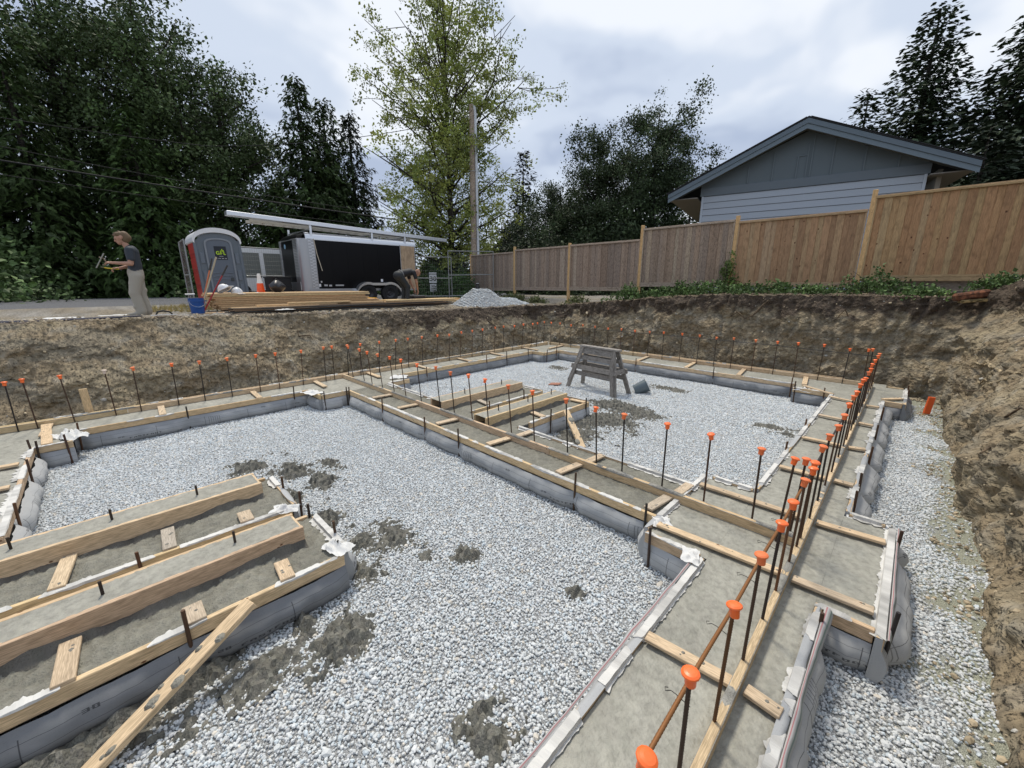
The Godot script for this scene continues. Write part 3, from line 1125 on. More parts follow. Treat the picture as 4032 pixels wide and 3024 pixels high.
	slab(t, -1.25, -0.781, -4.2, -2.85, 0.005, SMOOTH)
	slab(t, -0.129, 0.16, -4.3, -2.88, 0.003, SMOOTH)
	slab(t, -0.129, 0.14, -10.6, -9.25, 0.003, SMOOTH)
	side(t, Vector2(-0.78, 2.4), Vector2(-0.78, -2.81), -fx, {"wrap": true, "hem": 0.012, "cover": 0.1, "flap": 0.03})
	side(t, Vector2(-1.25, -2.85), Vector2(-0.82, -2.85), fz, {"stakes": [0.06], "tone": pale, "hem": 0.02, "bulge": 0.06})
	side(t, Vector2(-1.25, -4.2), Vector2(-1.25, -2.87), -fx, {"wrap": true, "hem": 0.02, "cover": 0.2})
	side(t, Vector2(-1.2, -4.2), Vector2(-0.82, -4.2), -fz, {"wrap": true, "hem": 0.04, "cover": 0.3})
	side(t, Vector2(-0.78, -4.24), Vector2(-0.78, -9.23), -fx, {"wrap": true, "hem": 0.022, "cover": 0.1, "stakes": [1.4, 2.6]})
	side(t, Vector2(-0.13, 2.4), Vector2(-0.13, -2.84), fx, {"wrap": true, "hem": 0.016, "cover": 0.15, "tone": pale, "flap": 0.035, "stakes": [5.1]})
	side(t, Vector2(-0.13, -2.88), Vector2(0.158, -2.88), fz, {"tone": pale * 0.9, "hem": 0.025, "bulge": 0.07})
	side(t, Vector2(0.16, -2.79), Vector2(0.16, -4.28), fx, {"wrap": true, "hem": 0.02, "cover": 0.2, "tone": pale * 0.9, "flap": 0.02, "bulge": 0.13, "stakes": [0.1, 1.25]})
	side(t, Vector2(-0.1, -4.3), Vector2(0.14, -4.3), -fz, {"wrap": true, "hem": 0.03, "cover": 0.3, "tone": pale})
	side(t, Vector2(-0.13, -4.34), Vector2(-0.13, -9.22), fx, {"wrap": true, "hem": 0.022, "cover": 0.05, "tone": pale * 0.95, "bulge": 0.13, "stakes": [0.22, 0.75, 1.75, 2.7, 3.9]})
	side(t, Vector2(-0.13, -9.25), Vector2(0.138, -9.25), fz, {"tone": dull, "hem": 0.012, "bulge": 0.11})
	side(t, Vector2(0.14, -9.16), Vector2(0.14, -10.6), fx, {"tone": dull, "hem": 0.02, "wrap": true, "stakes": [0.9, 1.3]})
	side(t, Vector2(-0.1, -10.6), Vector2(0.12, -10.6), -fz, {"tone": dull, "hem": 0.0})
	key_strip(t, Vector2(-0.303, 2.2), Vector2(-0.335, -10.5), 0.02)
	for q in [[-1.22, -2.98, -0.33, -3.02], [-0.28, -3.01, 0.14, -3.02], [-1.23, -3.94, -0.4, -3.95], [-0.28, -3.94, 0.15, -3.98], [-0.77, -1.88, -0.33, -1.92], [-0.275, -1.93, -0.12, -1.915], [-0.76, -4.97, -0.36, -4.98], [-0.285, -4.985, -0.13, -4.985], [-0.76, -6.19, -0.36, -6.19], [-0.285, -6.18, -0.13, -6.23], [-0.765, -7.47, -0.36, -7.43], [-0.29, -7.42, -0.13, -7.41], [-0.8, -8.87, -0.37, -8.73], [-0.29, -8.62, -0.13, -8.63], [-0.77, -0.6, -0.33, -0.62], [-1.3, -9.52, -0.79, -9.1], [-0.12, -9.3, 0.12, -9.6]]:
		cleat(t, Vector2(q[0], q[1]), Vector2(q[2], q[3]), 0.07, 0.5)
	# ---- behind the left corner, towards the near left edge of the picture
	t = thing("concrete_footing", "short stretch of concrete footing at the far left edge of the near room", "footing")
	slab(t, -7.949, -0.781, 0.87, 1.7, 0.004, SMOOTH)
	side(t, Vector2(-7.41, 0.87), Vector2(-4.86, 0.87), -fz, {"stakes": [0.03, 0.85, 2.05], "tone": pale, "hem": 0.05, "cover": 0.3, "bulge": 0.1})
	side(t, Vector2(-2.7, 0.87), Vector2(-0.85, 0.87), -fz, {"stakes": [0.6], "tone": pale, "hem": 0.03})
	for x in [-6.85, -6.1, -5.3]:
		cleat(t, Vector2(x, 1.6), Vector2(x + 0.03, 0.9), 0.085, 0.3)
	# ---- pads with low curbs
	t = thing("pad_footing", "far strip of the near left pair of pad footings, with raised concrete curb", "footing")
	slab(t, -4.5, -3.72, -0.95, 0.86, 0.018, WET)
	slab(t, -4.5, -3.72, 0.861, 2.4, 0.018, WET)
	side(t, Vector2(-3.72, 0.84), Vector2(-3.72, -0.93), fx, {"stakes": [0.75], "hem": 0.035, "cover": 0.25, "tone": dull})
	side(t, Vector2(-4.48, -0.95), Vector2(-3.74, -0.95), -fz, {"wrap": true, "hem": 0.03, "cover": 0.3, "stakes": [0.3, 0.75, 1.0]})
	side(t, Vector2(-4.5, 0.84), Vector2(-4.5, -0.93), -fx, {"hem": 0.0})
	curb(t, -4.44, -4.14, -0.82, 2.4, 0.41, [-0.35, 0.2, 0.72])
	cleat(t, Vector2(-4.12, 0.45), Vector2(-3.71, 0.5), 0.085, 0.9)
	cleat(t, Vector2(-4.05, -0.1), Vector2(-3.71, -0.08), 0.085, 1.0)
	cleat(t, Vector2(-3.9, -0.6), Vector2(-3.71, -0.59), 0.1, 0.5)
	t = thing("pad_footing", "near strip of the near left pair of pad footings, dark cloth tube along its side", "footing")
	slab(t, -3.44, -2.75, -1.0, 2.4, 0.018, WET)
	side(t, Vector2(-2.75, 2.4), Vector2(-2.75, -0.98), fx, {"stakes": [2.45], "hem": 0.03, "cover": 0.05, "tone": dull * 0.85, "bulge": 0.1})
	side(t, Vector2(-3.42, -1.0), Vector2(-2.78, -1.0), -fz, {"wrap": true, "hem": 0.03, "cover": 0.3, "stakes": [0.4]})
	side(t, Vector2(-3.44, 2.4), Vector2(-3.44, -0.98), -fx, {"hem": 0.0})
	curb(t, -3.38, -3.1, -0.84, 2.4, 0.41, [-0.42, 0.27, 0.9])
	cleat(t, Vector2(-3.06, 0.42), Vector2(-2.72, 0.44), 0.09, 0.4)
	cleat(t, Vector2(-2.9, -0.1), Vector2(-2.72, -0.1), 0.1, 0.8)
	cleat(t, Vector2(-2.95, -0.62), Vector2(-2.72, -0.6), 0.09, 0.8)
	t = thing("pad_footing", "left strip of the small pair of pad footings in the far room", "footing")
	slab(t, -5.5, -4.75, -5.65, -3.871, 0.009, WET)
	side(t, Vector2(-4.75, -3.9), Vector2(-4.75, -5.63), fx, {"stakes": [0.35, 1.2], "hem": 0.015, "cover": -0.1})
	side(t, Vector2(-5.5, -3.95), Vector2(-5.5, -5.63), -fx, {"hem": 0.0})
	side(t, Vector2(-5.48, -5.65), Vector2(-4.77, -5.65), -fz, {"wrap": true, "hem": 0.03})
	curb(t, -5.45, -5.12, -5.5, -3.62, 0.41, [-4.2, -5.1])
	cleat(t, Vector2(-5.08, -4.35), Vector2(-4.76, -4.3), 0.085, 0.8)
	t = thing("pad_footing", "right strip of the small pair of pad footings in the far room, pale cloth side", "footing")
	slab(t, -4.36, -3.72, -5.65, -3.871, 0.009, WET)
	side(t, Vector2(-3.72, -4.12), Vector2(-3.72, -5.63), fx, {"stakes": [0.45, 1.4], "hem": 0.015, "cover": -0.1, "tone": pale, "bulge": 0.07})
	side(t, Vector2(-4.34, -5.65), Vector2(-3.74, -5.65), -fz, {"wrap": true, "hem": 0.03})
	curb(t, -4.3, -4.02, -5.46, -3.58, 0.41, [-3.95, -4.6, -5.2])
	cleat(t, Vector2(-3.98, -4.5), Vector2(-3.7, -4.45), 0.09, 0.6)
	cleat(t, Vector2(-3.98, -5.5), Vector2(-3.7, -5.52), 0.085, 0.4)

# ---------------------------------------------------------------- rebar
func cap_mesh() -> ArrayMesh:
	var m := mb()
	m.lathe([Vector2(0.0, 0.012), Vector2(0.012, 0.0115), Vector2(0.022, 0.009), Vector2(0.029, 0.004), Vector2(0.0305, 0.0), Vector2(0.029, -0.004), Vector2(0.021, -0.006), Vector2(0.0195, -0.012), Vector2(0.018, -0.045), Vector2(0.0175, -0.048), Vector2(0.009, -0.048)], 24, Transform3D(), 0.025)
	return m.mesh()

func dowel(base: Vector3, top: float, lean: Vector2, capped: bool, rust: float, label: String, group: String, cap: Mesh, mat_cap: Material) -> void:
	var t := thing("rebar_dowel", label, "rebar", base, 0.0, group)
	var tip := Vector3(lean.x, top - base.y, lean.y)
	var near := base.length() < 4.5
	put("rod", rodmesh(Vector3(0, -0.03, 0), tip - Vector3(0, 0.004, 0), 0.0078, clampf(rust + rng.randf_range(-0.05, 0.3), 0.0, 1.0), near), M.rod, t)
	if capped:
		if mat_cap == M.cap and rng.randf() < 0.4:
			mat_cap = M.cap_worn
		var c := piece("safety_cap", cap, mat_cap, t)
		c.position = tip
		c.rotation = Vector3(lean.y * 0.8 + rng.randf_range(-0.16, 0.16), rng.randf() * 6.0, -lean.x * 0.8 + rng.randf_range(-0.16, 0.16))

func make_rebar() -> void:
	var cap := cap_mesh()
	var dusty := mat("cap_dusty", lin(0.62, 0.5, 0.42), 0.6)
	mat("cap_worn", lin(0.80, 0.19, 0.06), 0.6)
	var i := 0
	for z in [-0.84, -1.21, -1.62, -2.04, -2.41, -2.72, -3.1, -3.34, -3.49, -3.86, -4.25, -4.62, -5.05, -5.56, -5.99, -6.29, -6.75, -7.08, -7.34, -7.8, -8.21, -8.65, -9.22, -9.7, -10.05]:
		dowel(Vector3(-0.325, TOP, z), 0.985 + rng.randf_range(-0.008, 0.008), Vector2(rng.randf_range(-0.005, 0.015), rng.randf_range(-0.02, 0.02)), true, 0.1 + 0.5 * float(i == 5 or i == 2), "orange capped rebar, %s from the camera end of the right footing row" % ordinal(i), "capped rebar along the right footing", cap, M.cap)
		i += 1
	dowel(Vector3(-0.47, TOP, -3.46), 0.985, Vector2(0.03, 0), true, 0.0, "left one of two close capped rebars where the middle footing meets the right", "capped rebar at the wall crossing", cap, M.cap)
	dowel(Vector3(-0.40, TOP, -3.52), 0.985, Vector2(0.02, 0.01), true, 0.0, "right one of two close capped rebars where the middle footing meets the right", "capped rebar at the wall crossing", cap, M.cap)
	i = 0
	for x in [-0.67, -1.06, -1.45, -1.88, -2.18, -2.58, -3.09, -3.49, -3.93, -4.27, -4.7, -5.06, -5.59, -6.07, -6.47, -6.9, -7.31, -7.64, -8.15]:
		dowel(Vector3(x + rng.randf_range(-0.01, 0.01), TOP, -3.545), 1.0 + rng.randf_range(-0.015, 0.02), Vector2(rng.randf_range(-0.01, 0.02), 0.06), true, 0.05, "orange capped rebar, %s from the right in the middle footing row" % ordinal(i), "capped rebar along the middle footing", cap, M.cap)
		i += 1
	i = 0
	for z in [1.04, 0.86, 0.5, 0.06, -0.23, -0.7, -1.06, -1.46, -1.91, -2.24, -2.67, -3.12, -3.3, -3.6, -3.88, -4.32, -4.73, -5.09, -5.49, -5.91, -6.31, -6.67, -7.09, -7.46, -7.93, -8.29, -8.69, -9.1, -9.53, -9.8]:
		dowel(Vector3(-8.52, TOP, z), 0.985 + 0.05 * smoothstep(-6.0, -8.0, z) + rng.randf_range(-0.012, 0.012), Vector2(rng.randf_range(0.04, 0.08), rng.randf_range(-0.03, 0.03)), true, 0.05, ("rebar with a pale dusty cap, %s from the left below the left bank" if i == 3 else "orange capped rebar, %s from the left in the row below the left bank") % ordinal(i), "capped rebar along the left footing", cap, dusty if i == 3 else M.cap)
		i += 1
	i = 0
	for x in [-0.41, -0.47, -0.79, -1.2, -1.62, -2.02, -2.45, -2.9, -3.28, -3.69, -4.13, -4.59, -5.01, -5.44, -5.85, -6.28, -6.74, -7.17, -7.6, -8.04, -8.42, -8.72]:
		dowel(Vector3(x, TOP, -10.4), 1.0 + rng.randf_range(-0.015, 0.03), Vector2(rng.randf_range(-0.02, 0.02), 0.0), true, 0.05, "orange capped rebar, %s from the right in the far footing row" % ordinal(i), "capped rebar along the far footing", cap, M.cap)
		i += 1
	# bars tied across the uprights
	var p := []
	for k in 14:
		var z := lerpf(-0.2, -3.3, k / 13.0)
		p.append(Vector3(-0.355, 0.845 - 0.03 * k / 13.0 + 0.004 * sin(k * 2.0), z))
	var m := mb(Color(0.26, 0.115, 0.04))
	var fine := []
	var rr := []
	for k in 420:
		fine.append((p[0] as Vector3).lerp(p[13], k / 419.0) + Vector3(0, 0.006 * sin(k * 0.05), 0))
		rr.append(0.0088 if k % 2 else 0.0076)
	m.tube(fine, rr, 8)
	tag(put("tie_bar", m, M.rod, self), "rusty ribbed bar tied level to the nearest row of rebar", "rebar", "bars tied across the rebar")
	m = mb(Color(0.05, 0.042, 0.04))
	m.tube([Vector3(-0.36, 0.80, -3.2), Vector3(-0.355, 0.8, -6.5), Vector3(-0.36, 0.82, -10.0)], 0.008, 8)
	tag(put("tie_bar", m, M.rod, self), "dark bar tied level to the far half of the right rebar row", "rebar", "bars tied across the rebar")
	m = mb(Color(0.05, 0.045, 0.042))
	m.tube([Vector3(-8.75, 0.9, -10.37), Vector3(-6.0, 0.93, -10.375), Vector3(-3.9, 0.94, -10.37), Vector3(-2.0, 0.925, -10.375), Vector3(-0.25, 0.885, -10.37)], 0.008, 8)
	tag(put("tie_bar", m, M.rod, self), "dark bar tied level across the far row of rebar", "rebar", "bars tied across the rebar")
	# twisted tie wires
	for z in [-1.21, -1.62, -2.04, -2.41, -2.72]:
		var w := mb(Color(0.03, 0.03, 0.03))
		var c := Vector3(-0.34, 0.83, z)
		w.tube([c + Vector3(0.02, -0.01, 0), c + Vector3(-0.03, 0.008, 0.004), c + Vector3(-0.05, 0.004, 0.0), c + Vector3(-0.066, -0.004, 0.008), c + Vector3(-0.07, 0.006, 0.004), c + Vector3(-0.06, 0.009, 0)], 0.0016, 5)
		tag(put("tie_wire", w, M.rod, self), ["nearest", "second nearest", "third nearest", "fourth nearest", "fifth nearest"][[-1.21, -1.62, -2.04, -2.41, -2.72].find(z)] + " twisted wire tie on the rusty level bar", "wire tie", "wire ties on the rusty bar")

# ---------------------------------------------------------------- timber fence
func make_fence() -> void:
	var fence := thing("wooden_fence", "tall stepped cedar board fence along the far side of the dig", "fence", Vector3(0, 0, -13.4))
	var posts := [[-16.0, 3.64, 1.3], [-13.0, 3.82, 1.35], [-10.0, 3.78, 1.4], [-6.98, 4.15, 1.5], [-4.05, 4.14, 1.7], [-1.13, 4.40, 1.75], [1.82, 4.5, 1.9]]
	var where := ["leftmost fence post, half hidden behind the wire gate", "fence post beside the gravel pile", "third fence post from the gravel pile side, left of the tallest step", "tall honey coloured fence post where the fence steps up above bare soil", "fence post with a vine climbing it", "leaning honey coloured fence post left of the highest panel", "fence post at the right edge of the picture"]
	for i in posts.size():
		var m := mb(Color(1.02, 0.86, 0.62) * (0.95 + 0.1 * rng.randf()))
		var q: Array = posts[i]
		var lean := 0.06 if i == 5 else 0.02
		m.bar(Vector3(0, q[2] - 0.3, 0.0), Vector3(lean * 0.3, q[1], 0), 0.095, 0.095, Vector3(0, 0, 1), 0.006)
		var po := put("post", m, M.pine, fence)
		po.position.x = q[0]
		po.set_meta("label", where[i])
	var tones := [Color(0.92, 0.92, 0.95), Color(0.94, 0.93, 0.95), Color(0.97, 0.92, 0.91), Color(1.05, 0.98, 0.93), Color(1.12, 1.0, 0.88), Color(1.2, 1.0, 0.78)]
	var lab := ["weathered grey fence panel partly behind the wire gate", "weathered grey fence panel right of the gravel pile", "weathered grey fence panel with a bare soil slope below it", "greyish brown fence panel one step up, bricks glimpsed through a gap", "tan fence panel between the vine post and the leaning post", "highest, freshest honey coloured fence panel at the right edge"]
	var tops := [3.60, 3.68, 3.70, 4.03, 3.97, 4.25]
	var lows := [2.0, 2.04, 2.06, 2.22, 2.22, 2.38]
	for i in 6:
		var x0: float = posts[i][0] + 0.05
		var x1: float = posts[i + 1][0] - 0.05
		var w := x1 - x0
		var top: float = tops[i]
		var low: float = lows[i]
		var cm := mb(tones[i] * 1.15)
		cm.box(Vector3(w / 2, top, 0.0), Vector3(w, 0.028, 0.1))
		var t := put("panel", cm, M.aged if i < 4 else M.fresh, fence)
		t.position.x = x0
		t.set_meta("label", lab[i])
		var n := 21
		for k in n:
			var bw := (w - 0.08) / n
			var tn: float = [0.66, 0.78, 0.88, 0.97, 1.05, 1.14][rng.randi() % 6]
			var c: Color = tones[i] * tn
			c = c.lerp(Color(0.85, 0.62, 0.45), rng.randf() * 0.18)
			if i < 4 and rng.randf() < 0.3:
				c = c.lerp(Color(0.62, 0.62, 0.66), 0.6)
			var m := mb(c)
			m.box(Vector3(0.04 + bw * (k + 0.5), (top + low) / 2, (0.01 if k % 2 else -0.01) + rng.randf_range(-0.002, 0.002)), Vector3(bw + 0.012, top - low - 0.1, 0.017), Basis(Vector3.BACK, 0.002 * rng.randfn()), 0.002)
			put("board", m, M.aged if i < 4 else M.fresh, t)
		for q in [[top - 0.03, 0.045, 0.05], [low + 0.04, 0.05, 0.03], [low - 0.03, 0.085, 0.025]]:
			var m := mb(tones[i] * rng.randf_range(1.0, 1.15))
			m.box(Vector3(w / 2, q[0], q[2] * 0.6 + 0.008), Vector3(w - 0.005, q[1], q[2]))
			put("rail", m, M.aged if i < 4 else M.fresh, t)
		for x in [0.02, w - 0.02]:
			var m := mb(tones[i] * 1.05)
			m.box(Vector3(x, (top + low) / 2, 0.028), Vector3(0.036, top - low - 0.06, 0.03))
			put("side_trim", m, M.aged if i < 4 else M.fresh, t)
	# low retaining boards under the highest panel
	var t := thing("retaining_board", "dark grey retaining board in the shade under the highest fence panel", "retaining wall", Vector3(0.4, 2.1, -13.5))
	for k in 2:
		var m := mb(Color(0.55, 0.58, 0.6))
		m.box(Vector3(0, -0.1 + k * 0.205, 0), Vector3(2.9, 0.2, 0.045))
		put("plank", m, M.aged, t)

# ---------------------------------------------------------------- house next door
func make_house() -> void:
	var t := thing("house", "blue grey gabled house with lap siding behind the wooden fence", "house", Vector3(-6.76, 0, -17.64), atan2(0.20974, 0.97776))
	var blue := Color(0.40, 0.45, 0.51)
	var deep := Color(0.12, 0.15, 0.172)
	var W := 6.5
	# siding
	for k in 16:
		var y := 5.585 - 0.235 * (k + 1)
		var m := mb(blue * rng.randf_range(0.96, 1.04))
		m.box(Vector3(W / 2, y + 0.112, -0.005), Vector3(W - 0.16, 0.222, 0.024), Basis(Vector3.RIGHT, -0.1), 0.002)
		put("siding_board", m, M.any, t)
	for x in [0.04, W - 0.04]:
		var m := mb(blue * 1.12)
		m.box(Vector3(x, 3.7, 0.0), Vector3(0.08, 3.78, 0.05))
		put("corner_board", m, M.any, t)
	var m := mb(blue * 0.8)
	m.box(Vector3(W / 2, 3.7, -0.12), Vector3(W, 4.0, 0.16))
	put("wall", m, M.any, t)
	m = mb(deep * 1.15)
	m.box(Vector3(W / 2, 5.735, 0.012), Vector3(W + 0.1, 0.29, 0.05))
	put("band_board", m, M.any, t)
	# gable
	var g := mb(deep)
	g.prism(PackedVector2Array([Vector2(-0.05, 5.85), Vector2(W + 0.05, 5.85), Vector2(W + 0.05, 6.02), Vector2(3.2, 7.36), Vector2(-0.05, 6.02)]), 0.1, Transform3D(Basis(), Vector3(0, 0, -0.11)))
	put("gable_wall", g, M.any, t)
	for q in [[0.75, 5.9], [1.53, 6.5], [2.3, 6.85], [3.02, 6.6], [3.3, 6.95], [3.42, 7.2], [4.01, 7.0], [4.88, 6.64], [5.75, 6.26]]:
		if q[1] - 5.9 < 0.1:
			continue
		var b := mb(deep * 1.18)
		b.box(Vector3(q[0], (5.89 + q[1]) / 2, 0.008), Vector3(0.04, q[1] - 5.89, 0.03))
		put("batten", b, M.any, t)
	var hb := mb(deep * 1.18)
	hb.box(Vector3(3.15, 6.6, 0.008), Vector3(0.3, 0.035, 0.028))
	put("batten", hb, M.any, t)
	# roof
	var ridge := Vector2(3.14, 7.62)
	var ends := [Vector2(-1.17, 5.70), Vector2(7.5, 5.70)]
	for i in 2:
		var e: Vector2 = ends[i]
		var d := (ridge - e)
		var nn := Vector2(-d.y, d.x).normalized()
		if nn.y < 0:
			nn = -nn
		var r := mb(Color(0.055, 0.06, 0.068))
		r.prism(PackedVector2Array([e + nn * 0.012, ridge + Vector2(0, 0.014), ridge + Vector2(0, 0.055), e + nn * 0.045 - d.normalized() * 0.05]), -9.0, Transform3D(Basis(), Vector3(0, 0, 0.56)))
		var roof := put("roof_slope", r, M.shingle, t)
		for k in 34:
			var s := mb(Color(0.06, 0.064, 0.072) * rng.randf_range(0.75, 1.3))
			var p := e.lerp(ridge, (k + 0.1) / 34.0) + nn * 0.05
			s.box(Vector3(p.x, p.y + 0.006, 0.42), Vector3(0.16, 0.014, 0.34), Basis(Vector3.BACK, atan2(d.y, d.x)), 0.002)
			put("shingle", s, M.shingle, roof)
		for j in 2:
			var f := mb((Color(0.13, 0.17, 0.205) if j == 0 else Color(0.16, 0.205, 0.245)))
			var hgt := 0.15
			var drop := 0.005 + j * 0.155
			f.prism(PackedVector2Array([e - Vector2(0, drop), ridge - Vector2(0, drop), ridge - Vector2(0, drop + hgt), e - Vector2(0, drop + hgt)]), 0.03, Transform3D(Basis(), Vector3(0, 0, 0.50 + (0.03 if j == 0 else 0.0))))
			put("fascia_board", f, M.any, t)
		var sf := mb(Color(0.20, 0.21, 0.20))
		sf.prism(PackedVector2Array([e - Vector2(0, 0.2), ridge - Vector2(0, 0.2), ridge - Vector2(0, 0.17), e - Vector2(0, 0.17)]), -0.6, Transform3D(Basis(), Vector3(0, 0, 0.49)))
		put("soffit", sf, M.any, t)
	var es := mb(Color(0.24, 0.23, 0.21))
	es.box(Vector3(6.98, 5.52, -3.2), Vector3(0.95, 0.03, 7.0))
	put("eave_soffit", es, M.any, t)
	es = mb(Color(0.24, 0.23, 0.21))
	es.box(Vector3(-0.62, 5.52, -3.2), Vector3(1.0, 0.03, 7.0))
	put("eave_soffit", es, M.any, t)
	var sw := mb(Color(0.22, 0.20, 0.165))
	sw.box(Vector3(W + 0.3, 4.6, -1.6), Vector3(0.12, 2.2, 3.0))
	put("side_wall", sw, M.any, t)
	var win := mb()
	win.box(Vector3(W + 0.36, 4.55, -0.9), Vector3(0.03, 0.9, 1.2))
	var wf := put("window", win, M.glass, t)
	var fr := mb(Color(0.1, 0.09, 0.08))
	fr.box(Vector3(W + 0.37, 5.03, -0.9), Vector3(0.05, 0.06, 1.3))
	put("frame", fr, M.any, wf)
	var sky := mb(Color(0.75, 0.77, 0.78))
	sky.box(Vector3(4.0, 7.36, -0.6), Vector3(0.55, 0.05, 0.4), Basis(Vector3.BACK, -0.41), 0.01)
	put("roof_light", sky, M.any_gloss, t)

# ---------------------------------------------------------------- saw horse and things on the gravel
func make_pit_things() -> void:
	var t := thing("sawhorse", "weathered grey wooden sawhorse standing on the far gravel", "sawhorse", Vector3(-4.62, 0, -7.35), -0.09)
	var g := Color(0.82, 0.82, 0.83)
	for s in [-1.0, 1.0]:
		for e in [-1.0, 1.0]:
			var m := mb(g * rng.randf_range(0.8, 1.1))
			m.bar(Vector3(s * 0.63, -0.015, e * 0.26), Vector3(s * 0.41, 0.9, e * 0.06), 0.095, 0.038, Vector3(0, 0.2, e))
			put("leg", m, M.grey_wood, t)
	var m := mb(g * 1.15)
	m.box(Vector3(0.02, 0.925, 0), Vector3(1.0, 0.038, 0.14))
	put("top_board", m, M.grey_wood, t)
	for q in [[0.83, 0.13, 0.88], [0.685, 0.09, 0.96]]:
		for e in [-1.0, 1.0]:
			var b := mb(g * rng.randf_range(0.85, 1.0))
			b.box(Vector3(0, q[0], e * (0.03 + (0.92 - q[0]) * 0.22)), Vector3(q[2], q[1], 0.03), Basis(Vector3.RIGHT, -e * 0.22))
			put("side_board", b, M.grey_wood, t)
	for e in [-1.0, 1.0]:
		var b := mb(g * rng.randf_range(0.95, 1.1))
		b.box(Vector3(0, 0.485, e * 0.182), Vector3(1.2, 0.1, 0.032), Basis(Vector3.RIGHT, -e * 0.22))
		put("stretcher", b, M.grey_wood, t)
		b = mb(g * 0.82)
		b.box(Vector3(0, 0.345, e * 0.165), Vector3(1.1, 0.09, 0.03), Basis(Vector3.RIGHT, -e * 0.22))
		put("lower_stretcher", b, M.grey_wood, t)
		b = mb(g)
		b.box(Vector3(e * 0.545, 0.49, 0), Vector3(0.03, 0.1, 0.40), Basis(Vector3.BACK, e * 0.22))
		put("end_brace", b, M.grey_wood, t)
	for q in [[0.57, 0.24], [-0.55, 0.24]]:
		var b := mb(g * 0.9)
		b.bar(Vector3(q[0] * 1.04, 0.16 if q[0] < 0 else -0.015, q[1] + 0.04), Vector3(q[0] * 0.78, 0.66, q[1] - 0.08), 0.085, 0.035, Vector3(0, 0.2, 1.0))
		put("sister_leg", b, M.grey_wood, t)
	# tipped bucket behind the saw horse
	t = thing("bucket", "dark grey bucket lying tipped over behind the sawhorse leg", "bucket", Vector3(-3.84, 0.11, -7.78), 0.6)
	var bm := mb(Color(0.10, 0.13, 0.15))
	var xf := Transform3D(Basis(Vector3(0, 0, 1), -1.1), Vector3.ZERO)
	bm.lathe([Vector2(0.0, -0.13), Vector2(0.105, -0.13), Vector2(0.11, -0.12), Vector2(0.135, 0.14), Vector2(0.145, 0.145), Vector2(0.145, 0.155), Vector2(0.13, 0.152), Vector2(0.104, -0.115), Vector2(0.0, -0.118)], 24, xf)
	put("pail", bm, M.any_gloss, t)
	var hm := mb(Color(0.3, 0.3, 0.3))
	var hp := []
	for k in 9:
		var a := PI * k / 8.0
		hp.append(xf * Vector3(cos(a) * 0.147, 0.14 + 0.03 * sin(a), sin(a) * 0.147))
	hm.tube(hp, 0.003, 6)
	put("handle", hm, M.steel, t)
	var tl := mb(Color(0.33, 0.15, 0.10))
	tl.box(Vector3(0, 0.03, 0), Vector3(0.26, 0.02, 0.2), Basis(Vector3(0, 0, 1), 0.1), 0.006)
	var tp := thing("clay_slab", "small reddish brown slab lying on gravel by the sawhorse's left leg", "slab", Vector3(-5.55, 0.0, -7.05), 0.3)
	put("plate", tl, M.any, tp)
	# loose planks
	for q in [[Vector3(-2.62, 0.337, -0.36), Vector3(-2.37, 0.028, 0.42), "splattered plank leaning from the near left footing down to the gravel"], [Vector3(-3.60, 0.33, -4.86), Vector3(-2.97, 0.02, -4.43), "short splattered plank leaning against the small far pad footing"]]:
		var pt := thing("plank", q[2], "plank", q[0])
		var pm := mb(Color(1.12, 1.06, 0.98))
		pm.bar(Vector3.ZERO, (q[1] as Vector3) - q[0], 0.09, 0.038)
		put("timber", pm, M.pine, pt)
		var dd: Vector3 = (q[1] as Vector3) - q[0]
		var sd := dd.cross(Vector3.UP).normalized()
		var up := sd.cross(dd).normalized()
		for k in 9:
			var c := dd * rng.randf_range(0.03, 0.97) + sd * rng.randf_range(-0.04, 0.04) + up * 0.019
			var r := (0.034 if k < 3 else 0.010) * exp(rng.randfn() * 0.3)
			var sm := mb(Color(0.26, 0.25, 0.21))
			sm.lathe([Vector2(0.0, minf(0.012, 0.8 * r)), Vector2(r * 0.6, minf(0.01, 0.6 * r)), Vector2(r, 0)], 7, Transform3D(Basis(sd, up, sd.cross(up)).scaled_local(Vector3(1, 1, rng.randf_range(1, 2))), c))
			put("mortar_lump", sm, M.mortar, pt)
	# upright scrap by the left footing
	var um := mb(Color(1.15, 0.98, 0.88))
	um.bar(Vector3(0, -0.1, 0), Vector3(-0.02, 0.66, 0.02), 0.09, 0.036, Vector3(1, 0, 0.2))
	var ut := thing("timber_stake", "pale timber scrap standing upright behind the left footing", "stake", Vector3(-9.0, 0.0, 0.34))
	put("post", um, M.pine, ut)
	var om := mb(Color(0.80, 0.13, 0.03))
	om.box(Vector3(0, 0.2, 0), Vector3(0.09, 0.3, 0.04))
	var ot := thing("survey_stake", "wooden survey stake painted orange near the right bank corner", "stake", Vector3(0.464, -0.02, -9.94), 0.5)
	ot.rotation.z = -0.08
	put("painted_top", om, M.any, ot)
	om = mb(Color(0.5, 0.25, 0.12))
	om.box(Vector3(0, 0.0, 0), Vector3(0.088, 0.1, 0.038))
	put("foot", om, M.any, ot)

